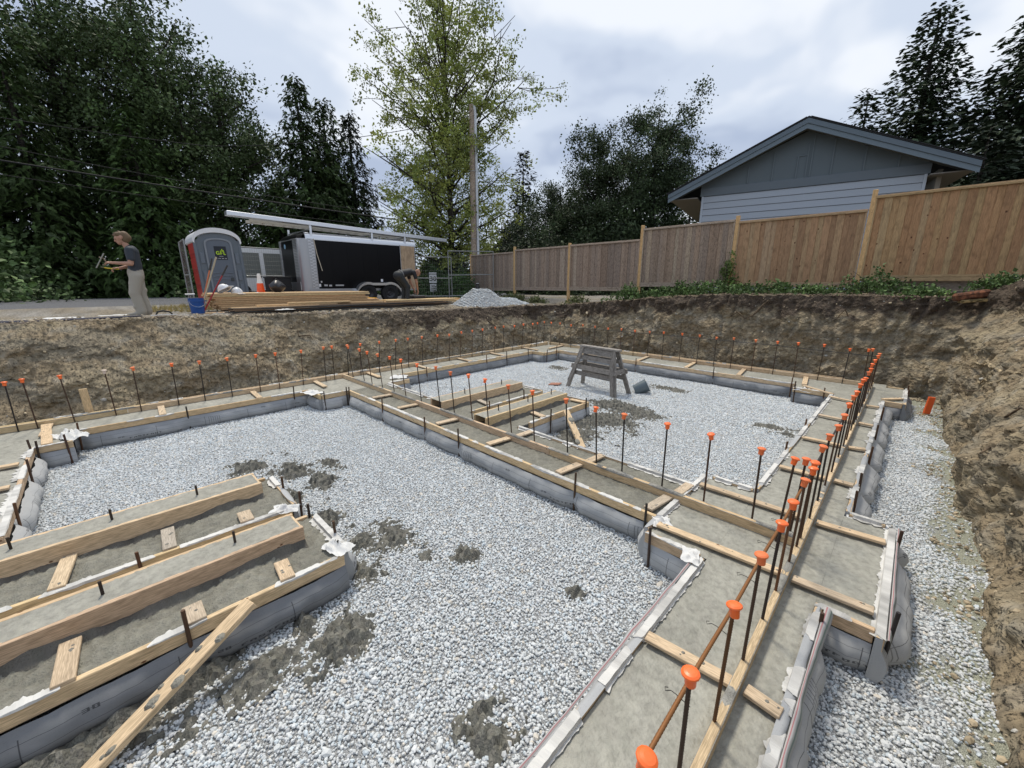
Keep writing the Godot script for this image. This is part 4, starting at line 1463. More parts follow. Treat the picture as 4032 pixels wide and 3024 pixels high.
# wet mortar dropped on the gravel: a lumpy heap from a few overlapping ellipses
func spill(label: String, blobs: Array, high := 0.05) -> void:
	var lo := Vector2(1e9, 1e9)
	var hi := Vector2(-1e9, -1e9)
	for b in blobs:
		lo = lo.min(Vector2(b[0] - b[2] * 1.5, b[1] - b[3] * 1.5))
		hi = hi.max(Vector2(b[0] + b[2] * 1.5, b[1] + b[3] * 1.5))
	var mid := (lo + hi) / 2
	var st := 0.022
	var nx := int((hi.x - lo.x) / st) + 2
	var nz := int((hi.y - lo.y) / st) + 2
	var hgt := PackedFloat32Array()
	for j in nz:
		for i in nx:
			var x := lo.x + i * st
			var z := lo.y + j * st
			var f := 0.0
			for b in blobs:
				var dx: float = (x - b[0]) / b[2]
				var dz: float = (z - b[1]) / b[3]
				f += exp(-(dx * dx + dz * dz) * 1.3)
			var e := n2.get_noise_2d(x * 5.0, z * 5.0)
			var k := n3.get_noise_2d(x * 14.0, z * 14.0)
			var k2 := n3.get_noise_2d(x * 33.0, z * 33.0)
			var d := minf(f, 1.25) - 0.42 + 0.55 * e + 0.35 * k
			hgt.append(clampf(d * 1.5, -0.5, 1.0) * high * 0.8 + k * 0.026 + k2 * 0.015 + 0.016)
	var m := mb()
	for j in nz - 1:
		for i in nx - 1:
			var q := [i + j * nx, i + 1 + j * nx, i + 1 + (j + 1) * nx, i + (j + 1) * nx]
			if maxf(maxf(hgt[q[0]], hgt[q[1]]), maxf(hgt[q[2]], hgt[q[3]])) < 0.002:
				continue
			var w := []
			for u in q:
				w.append(Vector3(lo.x - mid.x + (u % nx) * st, hgt[u] + 0.004, lo.y - mid.y + (u / nx) * st))
			var kk := 0.8 + 0.5 * n3.get_noise_2d(i * 0.9 + lo.x * 40.0, j * 0.9)
			m.col = Color(0.205, 0.198, 0.168) * kk
			m.quad(w[0], w[1], w[2], w[3], Vector3.UP)
	var o := thing("mortar_spill", label, "mortar", Vector3(mid.x, 0.0, mid.y), 0.0, "dropped mortar on the gravel")
	put("heap", m, M.mortar, o)

func make_spills() -> void:
	spill("large dark mortar spill on the far gravel in front of the sawhorse", [[-3.75, -6.55, 0.4, 0.3], [-3.35, -5.75, 0.42, 0.35], [-3.1, -6.45, 0.3, 0.25], [-3.6, -5.3, 0.25, 0.3]], 0.07)
	spill("broad mortar spill on near gravel beside the pad footing's cloth tube", [[-2.27, -0.7, 0.15, 0.14], [-2.32, -0.85, 0.14, 0.1], [-2.58, -0.62, 0.08, 0.07]], 0.08)
	spill("tongue shaped mortar smear on the near gravel left of the broad spill", [[-2.42, -0.42, 0.07, 0.12], [-2.35, -0.28, 0.08, 0.1]], 0.035)
	spill("long mortar spill on gravel nearest the bottom of the picture", [[-1.3, -1.12, 0.05, 0.08], [-1.18, -1.0, 0.08, 0.065]], 0.07)
	spill("mortar spill behind the raised curb of the near left pad", [[-5.6, -1.0, 0.24, 0.16], [-5.15, -1.35, 0.2, 0.13]], 0.08)
	spill("mortar spill streaked across gravel beyond the corner of the near pads", [[-4.6, -1.5, 0.2, 0.14], [-5.05, -1.75, 0.14, 0.09]], 0.08)
	spill("mortar spill against the end of the near pad footings", [[-3.75, -1.2, 0.2, 0.14], [-4.4, -1.15, 0.18, 0.09]], 0.08)
	spill("oval mortar spill in the middle of the near gravel", [[-3.02, -1.55, 0.2, 0.13], [-3.15, -1.3, 0.15, 0.1]], 0.06)
	spill("small round mortar heap alone in the middle of the near gravel", [[-2.37, -1.82, 0.13, 0.11]], 0.07)
	spill("crumbs of mortar just left of the small round heap", [[-2.6, -1.6, 0.06, 0.05]], 0.04)
	spill("dark mortar ground under the leaning plank at lower left", [[-2.62, 0.3, 0.12, 0.28], [-2.64, -0.05, 0.09, 0.16], [-2.55, 0.65, 0.2, 0.2]], 0.06)
	spill("two small mortar patches on far gravel near the right footing", [[-1.31, -7.25, 0.16, 0.1], [-1.07, -7.06, 0.09, 0.06]], 0.05)
	spill("mortar patch beside the sawhorse's far side", [[-3.55, -8.5, 0.3, 0.12]], 0.04)
	spill("mortar patch on gravel at the far left corner", [[-6.7, -8.6, 0.2, 0.12]], 0.04)
	spill("small mortar heap left of the far pad curbs", [[-5.95, -6.3, 0.14, 0.1]], 0.06)
	spill("little mortar clod on the near gravel toward the bottom right", [[-1.45, -2.15, 0.05, 0.04]], 0.05)
	spill("mortar spill at the near corner of the pad's cloth tube", [[-2.78, -1.14, 0.14, 0.08]], 0.05)
	spill("mortar spill under the small leaning plank in the far room", [[-3.35, -4.75, 0.25, 0.3]], 0.05)

# crumpled loose cloth
func scrap(label: String, at: Vector3, w: float, d: float, high: float, turn: float, seed_: int) -> void:
	var p := PackedVector3Array()
	for j in 15:
		for i in 15:
			var x := (i / 14.0 - 0.5)
			var z := (j / 14.0 - 0.5)
			var r := 1.0 + 0.3 * n1.get_noise_2d(i * 0.16 + seed_ * 9.0, j * 0.16)
			var y := high * (0.55 + 1.5 * n1.get_noise_2d(x * 3.2 + seed_ * 3.0, z * 3.2) + 0.35 * absf(n2.get_noise_2d(x * 4.0 + seed_, z * 4.0 + x * 3.0))) * (1.0 - 0.9 * maxf(absf(x), absf(z)) * 1.6)
			p.append(Vector3(x * w * r * 0.75, maxf(y, 0.0) * 0.6 - 0.1 * high, z * d * r * 0.75))
	var m := mb()
	m.sheet(p, 15, Vector3.UP)
	var o := thing("cloth_scrap", label, "cloth", at, turn, "loose white footing cloth")
	put("sheet", m, M.white_cloth, o)

func make_scraps() -> void:
	scrap("crumpled white cloth draped over the footing corner at far left", Vector3(-7.72, TOP + 0.02, 0.52), 0.5, 0.35, 0.2, 0.4, 1)
	scrap("crumpled white cloth at the corner where left and middle footings meet", Vector3(-7.7, TOP + 0.02, -2.55), 0.5, 0.35, 0.1, 0.2, 2)
	scrap("crumpled white cloth on the left footing beyond the middle footing", Vector3(-7.7, TOP + 0.02, -4.35), 0.45, 0.4, 0.1, 0.9, 3)
	scrap("shiny white cloth over the far footing corner left of the rebar line", Vector3(-1.25, TOP - 0.02, -9.32), 0.45, 0.3, 0.12, 0.1, 4)
	scrap("small white cloth behind the left strip at the dig corner", Vector3(-8.75, TOP + 0.02, -10.4), 0.3, 0.4, 0.14, 0.0, 5)
	scrap("white cloth tag with blue print on the near footing corner", Vector3(-0.86, TOP + 0.05, -2.74), 0.16, 0.24, 0.05, 0.3, 6)
	scrap("white cloth end folded over the near pad's corner tube", Vector3(-2.84, TOP + 0.03, -0.98), 0.3, 0.2, 0.09, 0.3, 7)
	scrap("white cloth scrap at the end of the far near-left pad strip", Vector3(-3.72, TOP + 0.02, -0.88), 0.3, 0.2, 0.08, 1.0, 8)
	scrap("white cloth corner beside the step in the nearest footing", Vector3(-1.22, TOP + 0.02, -3.05), 0.2, 0.22, 0.08, 0.5, 9)
	scrap("white cloth lapping the outer step of the nearest footing", Vector3(0.02, TOP + 0.0, -4.33), 0.35, 0.14, 0.04, -0.1, 10)

# ---------------------------------------------------------------- lettering
func words(text: String, size: float, depth: float, mt: Material, parent: Node, at: Vector3, bs: Basis, called := "lettering", bold := true) -> MeshInstance3D:
	var tm := TextMesh.new()
	var f := SystemFont.new()
	f.font_names = PackedStringArray(["Droid Sans"])
	f.font_weight = 700 if bold else 400
	tm.font = f
	tm.text = text
	tm.font_size = 32
	tm.pixel_size = size / 32.0
	tm.depth = depth
	var o := piece(called, tm, mt, parent)
	o.transform = Transform3D(bs, at)
	return o

# ---------------------------------------------------------------- portable toilet (front faces +x)
func make_toilet() -> void:
	var t := thing("portable_toilet", "grey portable toilet with red side and white domed roof", "toilet", Vector3(-15.0, 1.52, -2.36))
	t.rotation.x = 0.02
	var grey := Color(0.125, 0.15, 0.18)
	var W := 1.06
	var D := 1.15
	var face := Basis(Vector3(0, 0, -1), Vector3.UP, Vector3(1, 0, 0))   # outline x runs to -z, depth to +x
	var m := mb(grey)
	var arch := PackedVector2Array([Vector2(0, 0.12), Vector2(W, 0.12), Vector2(W, 1.93)])
	for k in 11:
		var a := PI * (k + 0.5) / 11.0
		arch.append(Vector2(W / 2 + cos(a) * W * 0.46, 1.93 + sin(a) * 0.24))
	arch.append(Vector2(0, 1.93))
	m.prism(arch, -0.05, Transform3D(face, Vector3(0, 0, 0)))
	put("front_wall", m, M.any_gloss, t)
	m = mb(Color(0.42, 0.035, 0.03))
	m.box(Vector3(-D / 2, 1.0, 0.0), Vector3(D - 0.12, 1.8, 0.05))
	var red := put("side_wall", m, M.any_gloss, t)
	for k in 4:
		m = mb(Color(0.48, 0.04, 0.035))
		m.box(Vector3(-D / 2, 0.42 + k * 0.44, 0.03), Vector3(D - 0.3, 0.3, 0.03), Basis(), 0.012)
		put("raised_panel", m, M.any_gloss, red)
	m = mb(Color(0.42, 0.035, 0.03))
	m.box(Vector3(-D / 2, 1.0, -W), Vector3(D - 0.12, 1.8, 0.05))
	put("side_wall", m, M.any_gloss, t)
	m = mb(grey)
	m.box(Vector3(-D, 1.0, -W / 2), Vector3(0.05, 1.8, W - 0.02))
	put("back_wall", m, M.any_gloss, t)
	for z in [0.015, -W - 0.015]:
		m = mb(grey * 1.1)
		m.box(Vector3(-0.03, 1.03, z), Vector3(0.1, 1.86, 0.08), Basis(), 0.02)
		put("corner_post", m, M.any_gloss, t)
	m = mb(grey * 0.8)
	m.box(Vector3(-D / 2, 0.06, -W / 2), Vector3(D + 0.1, 0.12, W + 0.08), Basis(), 0.02)
	put("skid_base", m, M.any_gloss, t)
	# roof shell
	var outer := PackedVector2Array()
	var inner := PackedVector2Array()
	for k in 17:
		var a := PI * k / 16.0
		outer.append(Vector2(W / 2 - cos(a) * (W / 2 + 0.07), 1.90 + pow(sin(a), 0.8) * 0.40))
		inner.append(Vector2(W / 2 - cos(a) * (W / 2 + 0.03), 1.86 + pow(sin(a), 0.8) * 0.31))
	inner.reverse()
	outer.append_array(inner)
	m = mb(Color(0.74, 0.75, 0.77))
	m.prism(outer, -D - 0.12, Transform3D(face, Vector3(0.06, 0, 0)))
	put("roof", m, M.any_gloss, t)
	# door with its frame
	var dw := 0.60
	var dx := 0.23
	var fo := PackedVector2Array([Vector2(dx - 0.045, 0.14)])
	var fi := PackedVector2Array([Vector2(dx, 0.14)])
	for k in 13:
		var a := PI * (1.0 - k / 12.0)
		fo.append(Vector2(dx + dw / 2 + cos(a) * (dw / 2 + 0.045), 1.82 + pow(sin(a), 0.6) * 0.20))
		fi.append(Vector2(dx + dw / 2 + cos(a) * dw / 2, 1.81 + pow(sin(a), 0.6) * 0.165))
	fo.append(Vector2(dx + dw + 0.045, 0.14))
	fi.append(Vector2(dx + dw, 0.14))
	var door := mb(Color(0.115, 0.14, 0.175))
	door.prism(fi, 0.022, Transform3D(face, Vector3(0.0, 0, 0)))
	var d := put("door", door, M.any_gloss, t)
	var frame := fo.duplicate()
	var back := fi.duplicate()
	back.reverse()
	frame.append_array(back)
	m = mb(Color(0.22, 0.245, 0.275))
	m.prism(frame, 0.04, Transform3D(face, Vector3(0.0, 0, 0)))
	put("door_frame", m, M.any_gloss, t)
	for y in [1.02, 0.92, 0.82, 0.36]:
		m = mb(Color(0.14, 0.165, 0.20))
		var p := []
		for k in 9:
			var s := k / 8.0
			p.append(Vector3(0.024, y + 0.03 * sin(PI * s), -dx - 0.05 - s * (dw - 0.1)))
		m.tube(p, 0.014, 6)
		put("moulded_rib", m, M.any_gloss, d)
	m = mb(Color(0.05, 0.055, 0.06))
	m.box(Vector3(0.035, 0.84, -dx - dw + 0.09), Vector3(0.03, 0.1, 0.08), Basis(), 0.008)
	put("latch", m, M.any_gloss, d)
	for z in [-0.1, -W + 0.1]:
		for y in [0.55, 0.95, 1.45]:
			m = mb(grey * 1.15)
			m.box(Vector3(0.008, y, z), Vector3(0.03, 0.3, 0.1), Basis(), 0.012)
			put("moulded_rib", m, M.any_gloss, t)
	# sign
	m = mb(Color(0.008, 0.012, 0.02))
	m.box(Vector3(0.027, 1.60, -dx - dw / 2 - 0.03), Vector3(0.008, 0.38, 0.30), Basis(), 0.002)
	var s := put("sign", m, M.any_gloss, d)
	var lime := mat("lime", lin(0.48, 0.72, 0.02), 0.5)
	var zc := -dx - dw / 2 - 0.03
	words("GFL", 0.14, 0.004, lime, s, Vector3(0.034, 1.60, zc), face)
	for q in [[0.05, 0.05, 0.9], [0.095, 0.06, -0.7], [0.075, 0.085, 0.15]]:
		m = mb()
		var lf := PackedVector2Array()
		for k in 10:
			var a := TAU * k / 10.0
			lf.append(Vector2(cos(a) * 0.013, sin(a) * 0.03).rotated(q[2]) + Vector2(q[0] - 0.035, 1.60 + q[1]))
		m.prism(lf, 0.004, Transform3D(face, Vector3(0.032, 0, zc)))
		put("leaf_mark", m, lime, s)
	for k in 12:
		if k == 1 or k == 5 or k == 9:
			continue
		m = mb(Color(0.7, 0.72, 0.75))
		m.box(Vector3(0.0325, 1.445, zc + 0.12 - k * 0.0215), Vector3(0.003, 0.018, 0.012), Basis(), 0.0)
		put("print_mark", m, M.any, s)
	m = mb(Color(0.5, 0.52, 0.55))
	m.box(Vector3(0.0325, 1.505, zc), Vector3(0.003, 0.009, 0.1), Basis(), 0.0)
	put("print_mark", m, M.any, s)

# ---------------------------------------------------------------- cargo trailer (side faces +x, nose to +z)
func make_trailer() -> void:
	var t := thing("cargo_trailer", "black enclosed cargo trailer with aluminium trim and roof rack", "trailer", Vector3(-15.0, 1.53, -5.3))
	var L := 4.25
	var W := 2.25
	var m := mb()
	var prof := PackedVector2Array([Vector2(-W, 0.46), Vector2(0, 0.46), Vector2(0, 2.2)])
	for k in 6:
		var a := PI / 2 * k / 5.0
		prof.append(Vector2(-0.14 + cos(a) * 0.14, 2.2 + sin(a) * 0.2))
	for k in 6:
		var a := PI / 2 * k / 5.0
		prof.append(Vector2(-W + 0.14 - sin(a) * 0.14, 2.2 + cos(a) * 0.2))
	m.prism(prof, -L, Transform3D(Basis(), Vector3(0, 0, -0.05)))
	put("body", m, M.black_paint, t)
	# seams of the side sheets
	for k in 5:
		m = mb()
		m.box(Vector3(0.001, 1.33, -0.85 - k * 0.6), Vector3(0.008, 1.66, 0.035), Basis(), 0.002)
		put("side_seam", m, M.black_paint, t)
	# bright rail round the roof edge
	m = mb()
	var p := PackedVector2Array()
	for k in 7:
		var a := PI / 2 * k / 6.0
		p.append(Vector2(-0.14 + cos(a) * 0.155, 2.2 + sin(a) * 0.215))
	p.append(Vector2(-0.14, 2.4))
	p.append(Vector2(-0.005, 2.17))
	p.append(Vector2(0.015, 2.17))
	m.prism(p, -L - 0.02, Transform3D(Basis(), Vector3(0, 0, -0.04)))
	put("roof_rail", m, M.aluminium, t)
	m = mb()
	m.box(Vector3(0.012, 0.5, -L / 2), Vector3(0.03, 0.09, L))
	put("bottom_rail", m, M.steel, t)
	# nose: rounded bright corners, black panel, ribbed strips
	m = mb()
	for sx in [[-0.0, 1.0], [-W, -1.0]]:
		var o := PackedVector3Array()
		for j in 2:
			for k in 9:
				var a := PI / 2 * k / 8.0
				o.append(Vector3(sx[0] - sx[1] * 0.22 + sx[1] * cos(a) * 0.235, 0.46 + j * 1.74, -0.1 + sin(a) * 0.28))
		m = mb()
		m.sheet(o, 9, Vector3(sx[1], 0, 1))
		put("nose_corner", m, M.steel, t)
	m = mb()
	m.box(Vector3(0.01, 1.33, -0.2), Vector3(0.016, 1.74, 0.24), Basis(), 0.003)
	var guard := put("stone_guard", m, M.steel, t)
	for j in 34:
		m = mb()
		m.box(Vector3(0.019, 0.5 + j * 0.05, -0.2), Vector3(0.004, 0.012, 0.2), Basis(Vector3.RIGHT, 0.5 if j % 2 else -0.5), 0.001)
		put("tread_bar", m, M.aluminium, guard)
	m = mb()
	m.box(Vector3(-W / 2, 1.33, 0.09), Vector3(W - 0.44, 1.74, 0.16), Basis(), 0.01)
	var nose := put("nose_panel", m, M.black_paint, t)
	for x in [-0.42, -W + 0.3]:
		m = mb()
		m.box(Vector3(x, 1.35, 0.175), Vector3(0.4 if x > -1 else 0.16, 1.7, 0.012), Basis(), 0.002)
		var strip := put("ribbed_strip", m, M.aluminium, nose)
		for j in 34:
			m = mb()
			m.box(Vector3(x, 0.53 + j * 0.05, 0.184), Vector3(0.39 if x > -1 else 0.15, 0.022, 0.01), Basis(), 0.004)
			put("rib", m, M.steel, strip)
	m = mb()
	m.box(Vector3(-W / 2, 0.62, 0.185), Vector3(W - 0.5, 0.3, 0.014))
	put("kick_plate", m, M.aluminium, nose)
	m = mb(Color(0.25, 0.45, 0.6))
	m.lathe([Vector2(0.0, 0.006), Vector2(0.085, 0.006), Vector2(0.085, 0.0)], 20, Transform3D(Basis(Vector3.RIGHT, PI / 2), Vector3(-1.45, 2.0, 0.17)))
	put("round_sticker", m, M.any_gloss, nose)
	# domed front of the roof
	var dome := PackedVector3Array()
	for j in 7:
		var b := PI / 2 * j / 6.0
		for k in 17:
			var x := -W * k / 16.0
			var e := pow(sin(PI * clampf(k / 16.0, 0.02, 0.98)), 0.35)
			dome.append(Vector3(lerpf(-W / 2, x, lerpf(0.93, 1.0, cos(b))), 2.2 + 0.21 * sin(b) * lerpf(0.6, 1.0, e), -0.12 + 0.30 * cos(b) * lerpf(0.45, 1.0, e)))
	m = mb()
	m.sheet(dome, 17, Vector3(0, 1, 1))
	put("nose_cap", m, M.black_paint, t)
	m = mb()
	m.box(Vector3(-W / 2, 2.19, 0.15), Vector3(W - 0.36, 0.035, 0.05))
	put("nose_trim", m, M.aluminium, t)
	# bare plywood door at the tail
	m = mb(Color(1.0, 0.93, 0.86))
	m.box(Vector3(0.022, 1.35, -L + 0.34), Vector3(0.03, 1.66, 0.66), Basis(), 0.003)
	var dr := put("side_door", m, M.ply, t)
	for q in [[0.0, 0.01, 0.02, 1.7], [0.0, -0.33, 0.02, 1.7]]:
		m = mb()
		m.box(Vector3(0.035, 1.35, -L + 0.34 + (0.33 if q[1] > 0 else -0.33)), Vector3(0.02, 1.7, 0.025))
		put("door_edge", m, M.steel, dr)
	# wheels under a double fender
	var arc := PackedVector2Array()
	var z0 := -2.05
	var z1 := -2.95
	var pts := []
	for k in 9:
		var a := PI - (PI * 0.62) * k / 8.0
		pts.append(Vector2(-z0 + cos(a) * 0.48, 0.32 + sin(a) * 0.46))
	for k in 9:
		var a := PI * 0.62 - (PI * 0.62) * k / 8.0
		pts.append(Vector2(-z1 + cos(a) * 0.48, 0.32 + sin(a) * 0.46))
	for q in pts:
		arc.append(q)
	for k in range(pts.size() - 1, -1, -1):
		arc.append((pts[k] as Vector2) - Vector2(0, 0.09) + (Vector2(0.07, 0) if k == 0 else (Vector2(-0.07, 0) if k == pts.size() - 1 else Vector2.ZERO)))
	m = mb()
	m.prism(arc, 0.24, Transform3D(Basis(Vector3(0, 0, -1), Vector3.UP, Vector3(1, 0, 0)), Vector3(0.0, 0, 0)))
	put("fender", m, M.aluminium, t)
	for z in [z0, z1]:
		var w := mb()
		w.lathe([Vector2(0.19, -0.09), Vector2(0.33, -0.1), Vector2(0.35, -0.07), Vector2(0.35, 0.07), Vector2(0.33, 0.1), Vector2(0.19, 0.09)], 28, Transform3D(Basis(Vector3.BACK, -PI / 2), Vector3(0.1, 0.35, z)))
		var wh := put("wheel", w, M.rubber, t)
		w = mb(Color(0.03, 0.03, 0.032))
		w.lathe([Vector2(0.0, 0.04), Vector2(0.06, 0.05), Vector2(0.1, 0.02), Vector2(0.17, 0.05), Vector2(0.2, 0.09)], 24, Transform3D(Basis(Vector3.BACK, -PI / 2), Vector3(0.1, 0.35, z)))
		put("rim", w, M.any_gloss, wh)
	# stickers, strap, tongue box
	for q in [[-0.35, 0.66, 0.08, 0.1, 0.75], [-0.42, 0.78, 0.05, 0.06, 0.5], [-0.56, 0.66, 0.12, 0.06, 0.45], [-0.72, 0.65, 0.1, 0.06, 0.5], [-1.05, 0.66, 0.3, 0.05, 0.42], [-2.72, 0.84, 0.09, 0.1, 0.7]]:
		m = mb(Color(q[4], q[4], q[4] * 1.02))
		m.box(Vector3(0.006, q[1], q[0]), Vector3(0.008, q[3], q[2]), Basis(), 0.001)
		put("sticker", m, M.any, t)
	m = mb(Color(0.55, 0.5, 0.4))
	m.tube([Vector3(0.03, 2.2, -0.3), Vector3(0.03, 1.7, -0.36), Vector3(0.03, 1.15, -0.48)], 0.014, 6)
	put("strap", m, M.any, t)
	m = mb()
	m.box(Vector3(-W / 2 - 0.1, 0.62, 0.62), Vector3(1.1, 0.6, 0.55), Basis(), 0.02)
	var tb := put("tongue_box", m, M.black, t)
	m = mb()
	m.box(Vector3(-W / 2 - 0.1, 0.93, 0.62), Vector3(1.14, 0.05, 0.59), Basis(), 0.01)
	put("lid", m, M.black, tb)
	m = mb()
	m.bar(Vector3(-W / 2, 0.45, 0.1), Vector3(-W / 2, 0.45, 1.3), 0.1, 0.1)
	put("tongue", m, M.black, t)
	for z in [-0.25, -2.45, -3.85]:
		m = mb()
		m.box(Vector3(-0.02, 2.46, z), Vector3(0.05, 0.52, 0.07))
		m.box(Vector3(-W + 0.05, 2.46, z), Vector3(0.05, 0.4, 0.07))
		m.box(Vector3(-W / 2, 2.5, z), Vector3(W - 0.1, 0.04, 0.05))
		put("roof_rack", m, M.aluminium, t)
	# on the rack
	var pl := thing("aluminium_plank", "very long aluminium scaffold plank lying on the trailer's roof rack", "plank", Vector3(-15.12, 4.19, -7.0))
	m = mb()
	m.bar(Vector3(0, 0.1, 3.8), Vector3(0, -0.13, -4.2), 0.3, 0.13, Vector3.UP, 0.01)
	put("deck", m, M.aluminium, pl)
	var ld := thing("extension_ladder", "long ladder lying flat on the trailer's roof rack behind the plank", "ladder", Vector3(-15.75, 4.17, -6.8))
	for x in [-0.21, 0.21]:
		m = mb()
		m.bar(Vector3(x, 0.03, 2.9), Vector3(x, -0.1, -3.2), 0.03, 0.09)
		put("stile", m, M.ladder, ld)
	for k in 19:
		m = mb()
		var z := 2.75 - k * 0.32
		m.tube([Vector3(-0.22, lerpf(0.03, -0.1, k / 18.0), z), Vector3(0.22, lerpf(0.03, -0.1, k / 18.0), z)], 0.017, 8)
		put("rung", m, M.aluminium, ld)

# ---------------------------------------------------------------- white van beyond the wire panels
func make_van() -> void:
	var t := thing("van", "white van parked on the street behind the wire fence panels", "van", Vector3(-18.9, 1.6, -3.3))
	var m := mb(Color(0.72, 0.73, 0.74))
	var out := PackedVector2Array([Vector2(0.0, 0.35), Vector2(4.6, 0.35), Vector2(4.75, 1.0), Vector2(4.3, 1.15), Vector2(3.7, 1.9), Vector2(3.5, 1.98), Vector2(0.25, 2.0), Vector2(0.05, 1.85)])
	m.prism(out, -1.9, Transform3D(Basis(Vector3(0, 0, -1), Vector3.UP, Vector3(1, 0, 0)), Vector3(0, 0, 0)))
	put("body", m, M.any_gloss, t)
	for q in [[0.3, 1.3], [1.75, 1.2], [3.0, 0.65]]:
		m = mb()
		m.box(Vector3(0.004, 1.35, -q[0] - q[1] / 2), Vector3(0.015, 0.95 if q[0] < 2 else 0.5, q[1]), Basis(), 0.02)
		put("side_window", m, M.dusty_glass, t)
	m = mb(Color(0.4, 0.02, 0.02))
	m.box(Vector3(-0.06, 0.95, 0.01), Vector3(0.1, 0.22, 0.03), Basis(), 0.01)
	put("tail_light", m, M.any_gloss, t)
	for z in [-0.85, -3.75]:
		m = mb()
		m.lathe([Vector2(0.18, -0.1), Vector2(0.31, -0.1), Vector2(0.33, -0.07), Vector2(0.33, 0.07), Vector2(0.31, 0.1), Vector2(0.18, 0.1)], 24, Transform3D(Basis(Vector3.BACK, -PI / 2), Vector3(-0.08, 0.33, z)))
		var w := put("wheel", m, M.rubber, t)
		m = mb()
		m.lathe([Vector2(0.0, 0.06), Vector2(0.12, 0.06), Vector2(0.19, 0.1)], 20, Transform3D(Basis(Vector3.BACK, -PI / 2), Vector3(-0.08, 0.33, z)))
		put("hub_cap", m, M.steel, w)

# ---------------------------------------------------------------- wire panels
func wire_panel(label: String, a: Vector3, b: Vector3, h: float, mid := 0.5) -> void:
	var t := thing("wire_fence_panel", label, "wire fence", a, 0.0, "temporary wire fence panels")
	var d := b - a
	var up := Vector3(0, h, 0)
	for q in [[Vector3.ZERO, up], [d, d + up], [up, d + up], [Vector3(0, 0.12, 0), d + Vector3(0, 0.12, 0)], [up * mid, d + up * mid]]:
		var m := mb()
		m.tube([q[0], q[1]], 0.019, 8)
		put("pipe", m, M.galvanised, t)
	var w := mb()
	var n := int(d.length() / 0.075)
	for i in range(1, n):
		var p := d * (float(i) / n)
		w.tube([p + Vector3(0, 0.12, 0), p + up], 0.002, 3, false)
	for j in range(1, int(h / 0.15)):
		w.tube([Vector3(0, j * 0.15, 0), d + Vector3(0, j * 0.15, 0)], 0.002, 3, false)
	var o := put("wire_mesh", w, M.galvanised, t)
	o.set_meta("kind", "stuff")
	for e in [Vector3.ZERO, d]:
		var f := mb()
		var s := Vector3(d.z, 0, -d.x).normalized()
		f.bar(e + s * 0.3 + Vector3(0, 0.02, 0), e - s * 0.3 + Vector3(0, 0.02, 0), 0.05, 0.04)
		put("foot", f, M.galvanised, t)

func make_wire() -> void:
	wire_panel("wire fence panel standing left of the portable toilet", Vector3(-16.2, 1.55, -2.1), Vector3(-14.9, 1.55, -2.05), 1.9)
	wire_panel("wire fence panel between the portable toilet and the trailer nose", Vector3(-17.2, 1.55, -3.6), Vector3(-17.4, 1.55, -5.5), 1.95)
	wire_panel("wire fence panel behind the trailer nose", Vector3(-17.5, 1.55, -5.6), Vector3(-17.7, 1.55, -8.2), 1.9)
	wire_panel("lower wire fence panel right of the trailer, crossing the speed sign", Vector3(-15.4, 1.6, -9.75), Vector3(-14.6, 1.6, -11.1), 1.75)
	wire_panel("taller wire gate panel in front of the leftmost fence panel", Vector3(-14.6, 1.6, -10.95), Vector3(-13.95, 1.65, -12.98), 2.0)

# ---------------------------------------------------------------- speed sign
func make_sign() -> void:
	var t := thing("speed_sign", "white speed limit 30 sign on a thin post behind the wire panel", "road sign", Vector3(-17.1, 1.55, -11.86), 0.95)
	var m := mb()
	m.tube([Vector3(0, -0.1, -0.02), Vector3(0, 1.2, -0.02)], 0.025, 8)
	put("post", m, M.galvanised, t)
	m = mb(Color(0.72, 0.73, 0.74))
	m.box(Vector3(0, 0.98, 0.01), Vector3(0.36, 0.5, 0.006), Basis(), 0.002)
	var p := put("plate", m, M.any, t)
	words("MAXIMUM", 0.085, 0.003, M.black, p, Vector3(0, 1.15, 0.015), Basis())
	words("30", 0.30, 0.003, M.black, p, Vector3(0, 0.93, 0.015), Basis())
	m = mb(Color(0.70, 0.71, 0.72))
	m.box(Vector3(0, 0.5, 0.01), Vector3(0.31, 0.36, 0.006), Basis(), 0.002)
	p = put("lower_plate", m, M.any, t)
	words("NO", 0.12, 0.003, M.black, p, Vector3(0, 0.58, 0.015), Basis())
	for y in [0.48, 0.39]:
		m = mb(Color(0.02, 0.02, 0.02))
		m.box(Vector3(0, y, 0.0145), Vector3(0.22, 0.035, 0.003), Basis(), 0.0)
		put("print_mark", m, M.any, p)

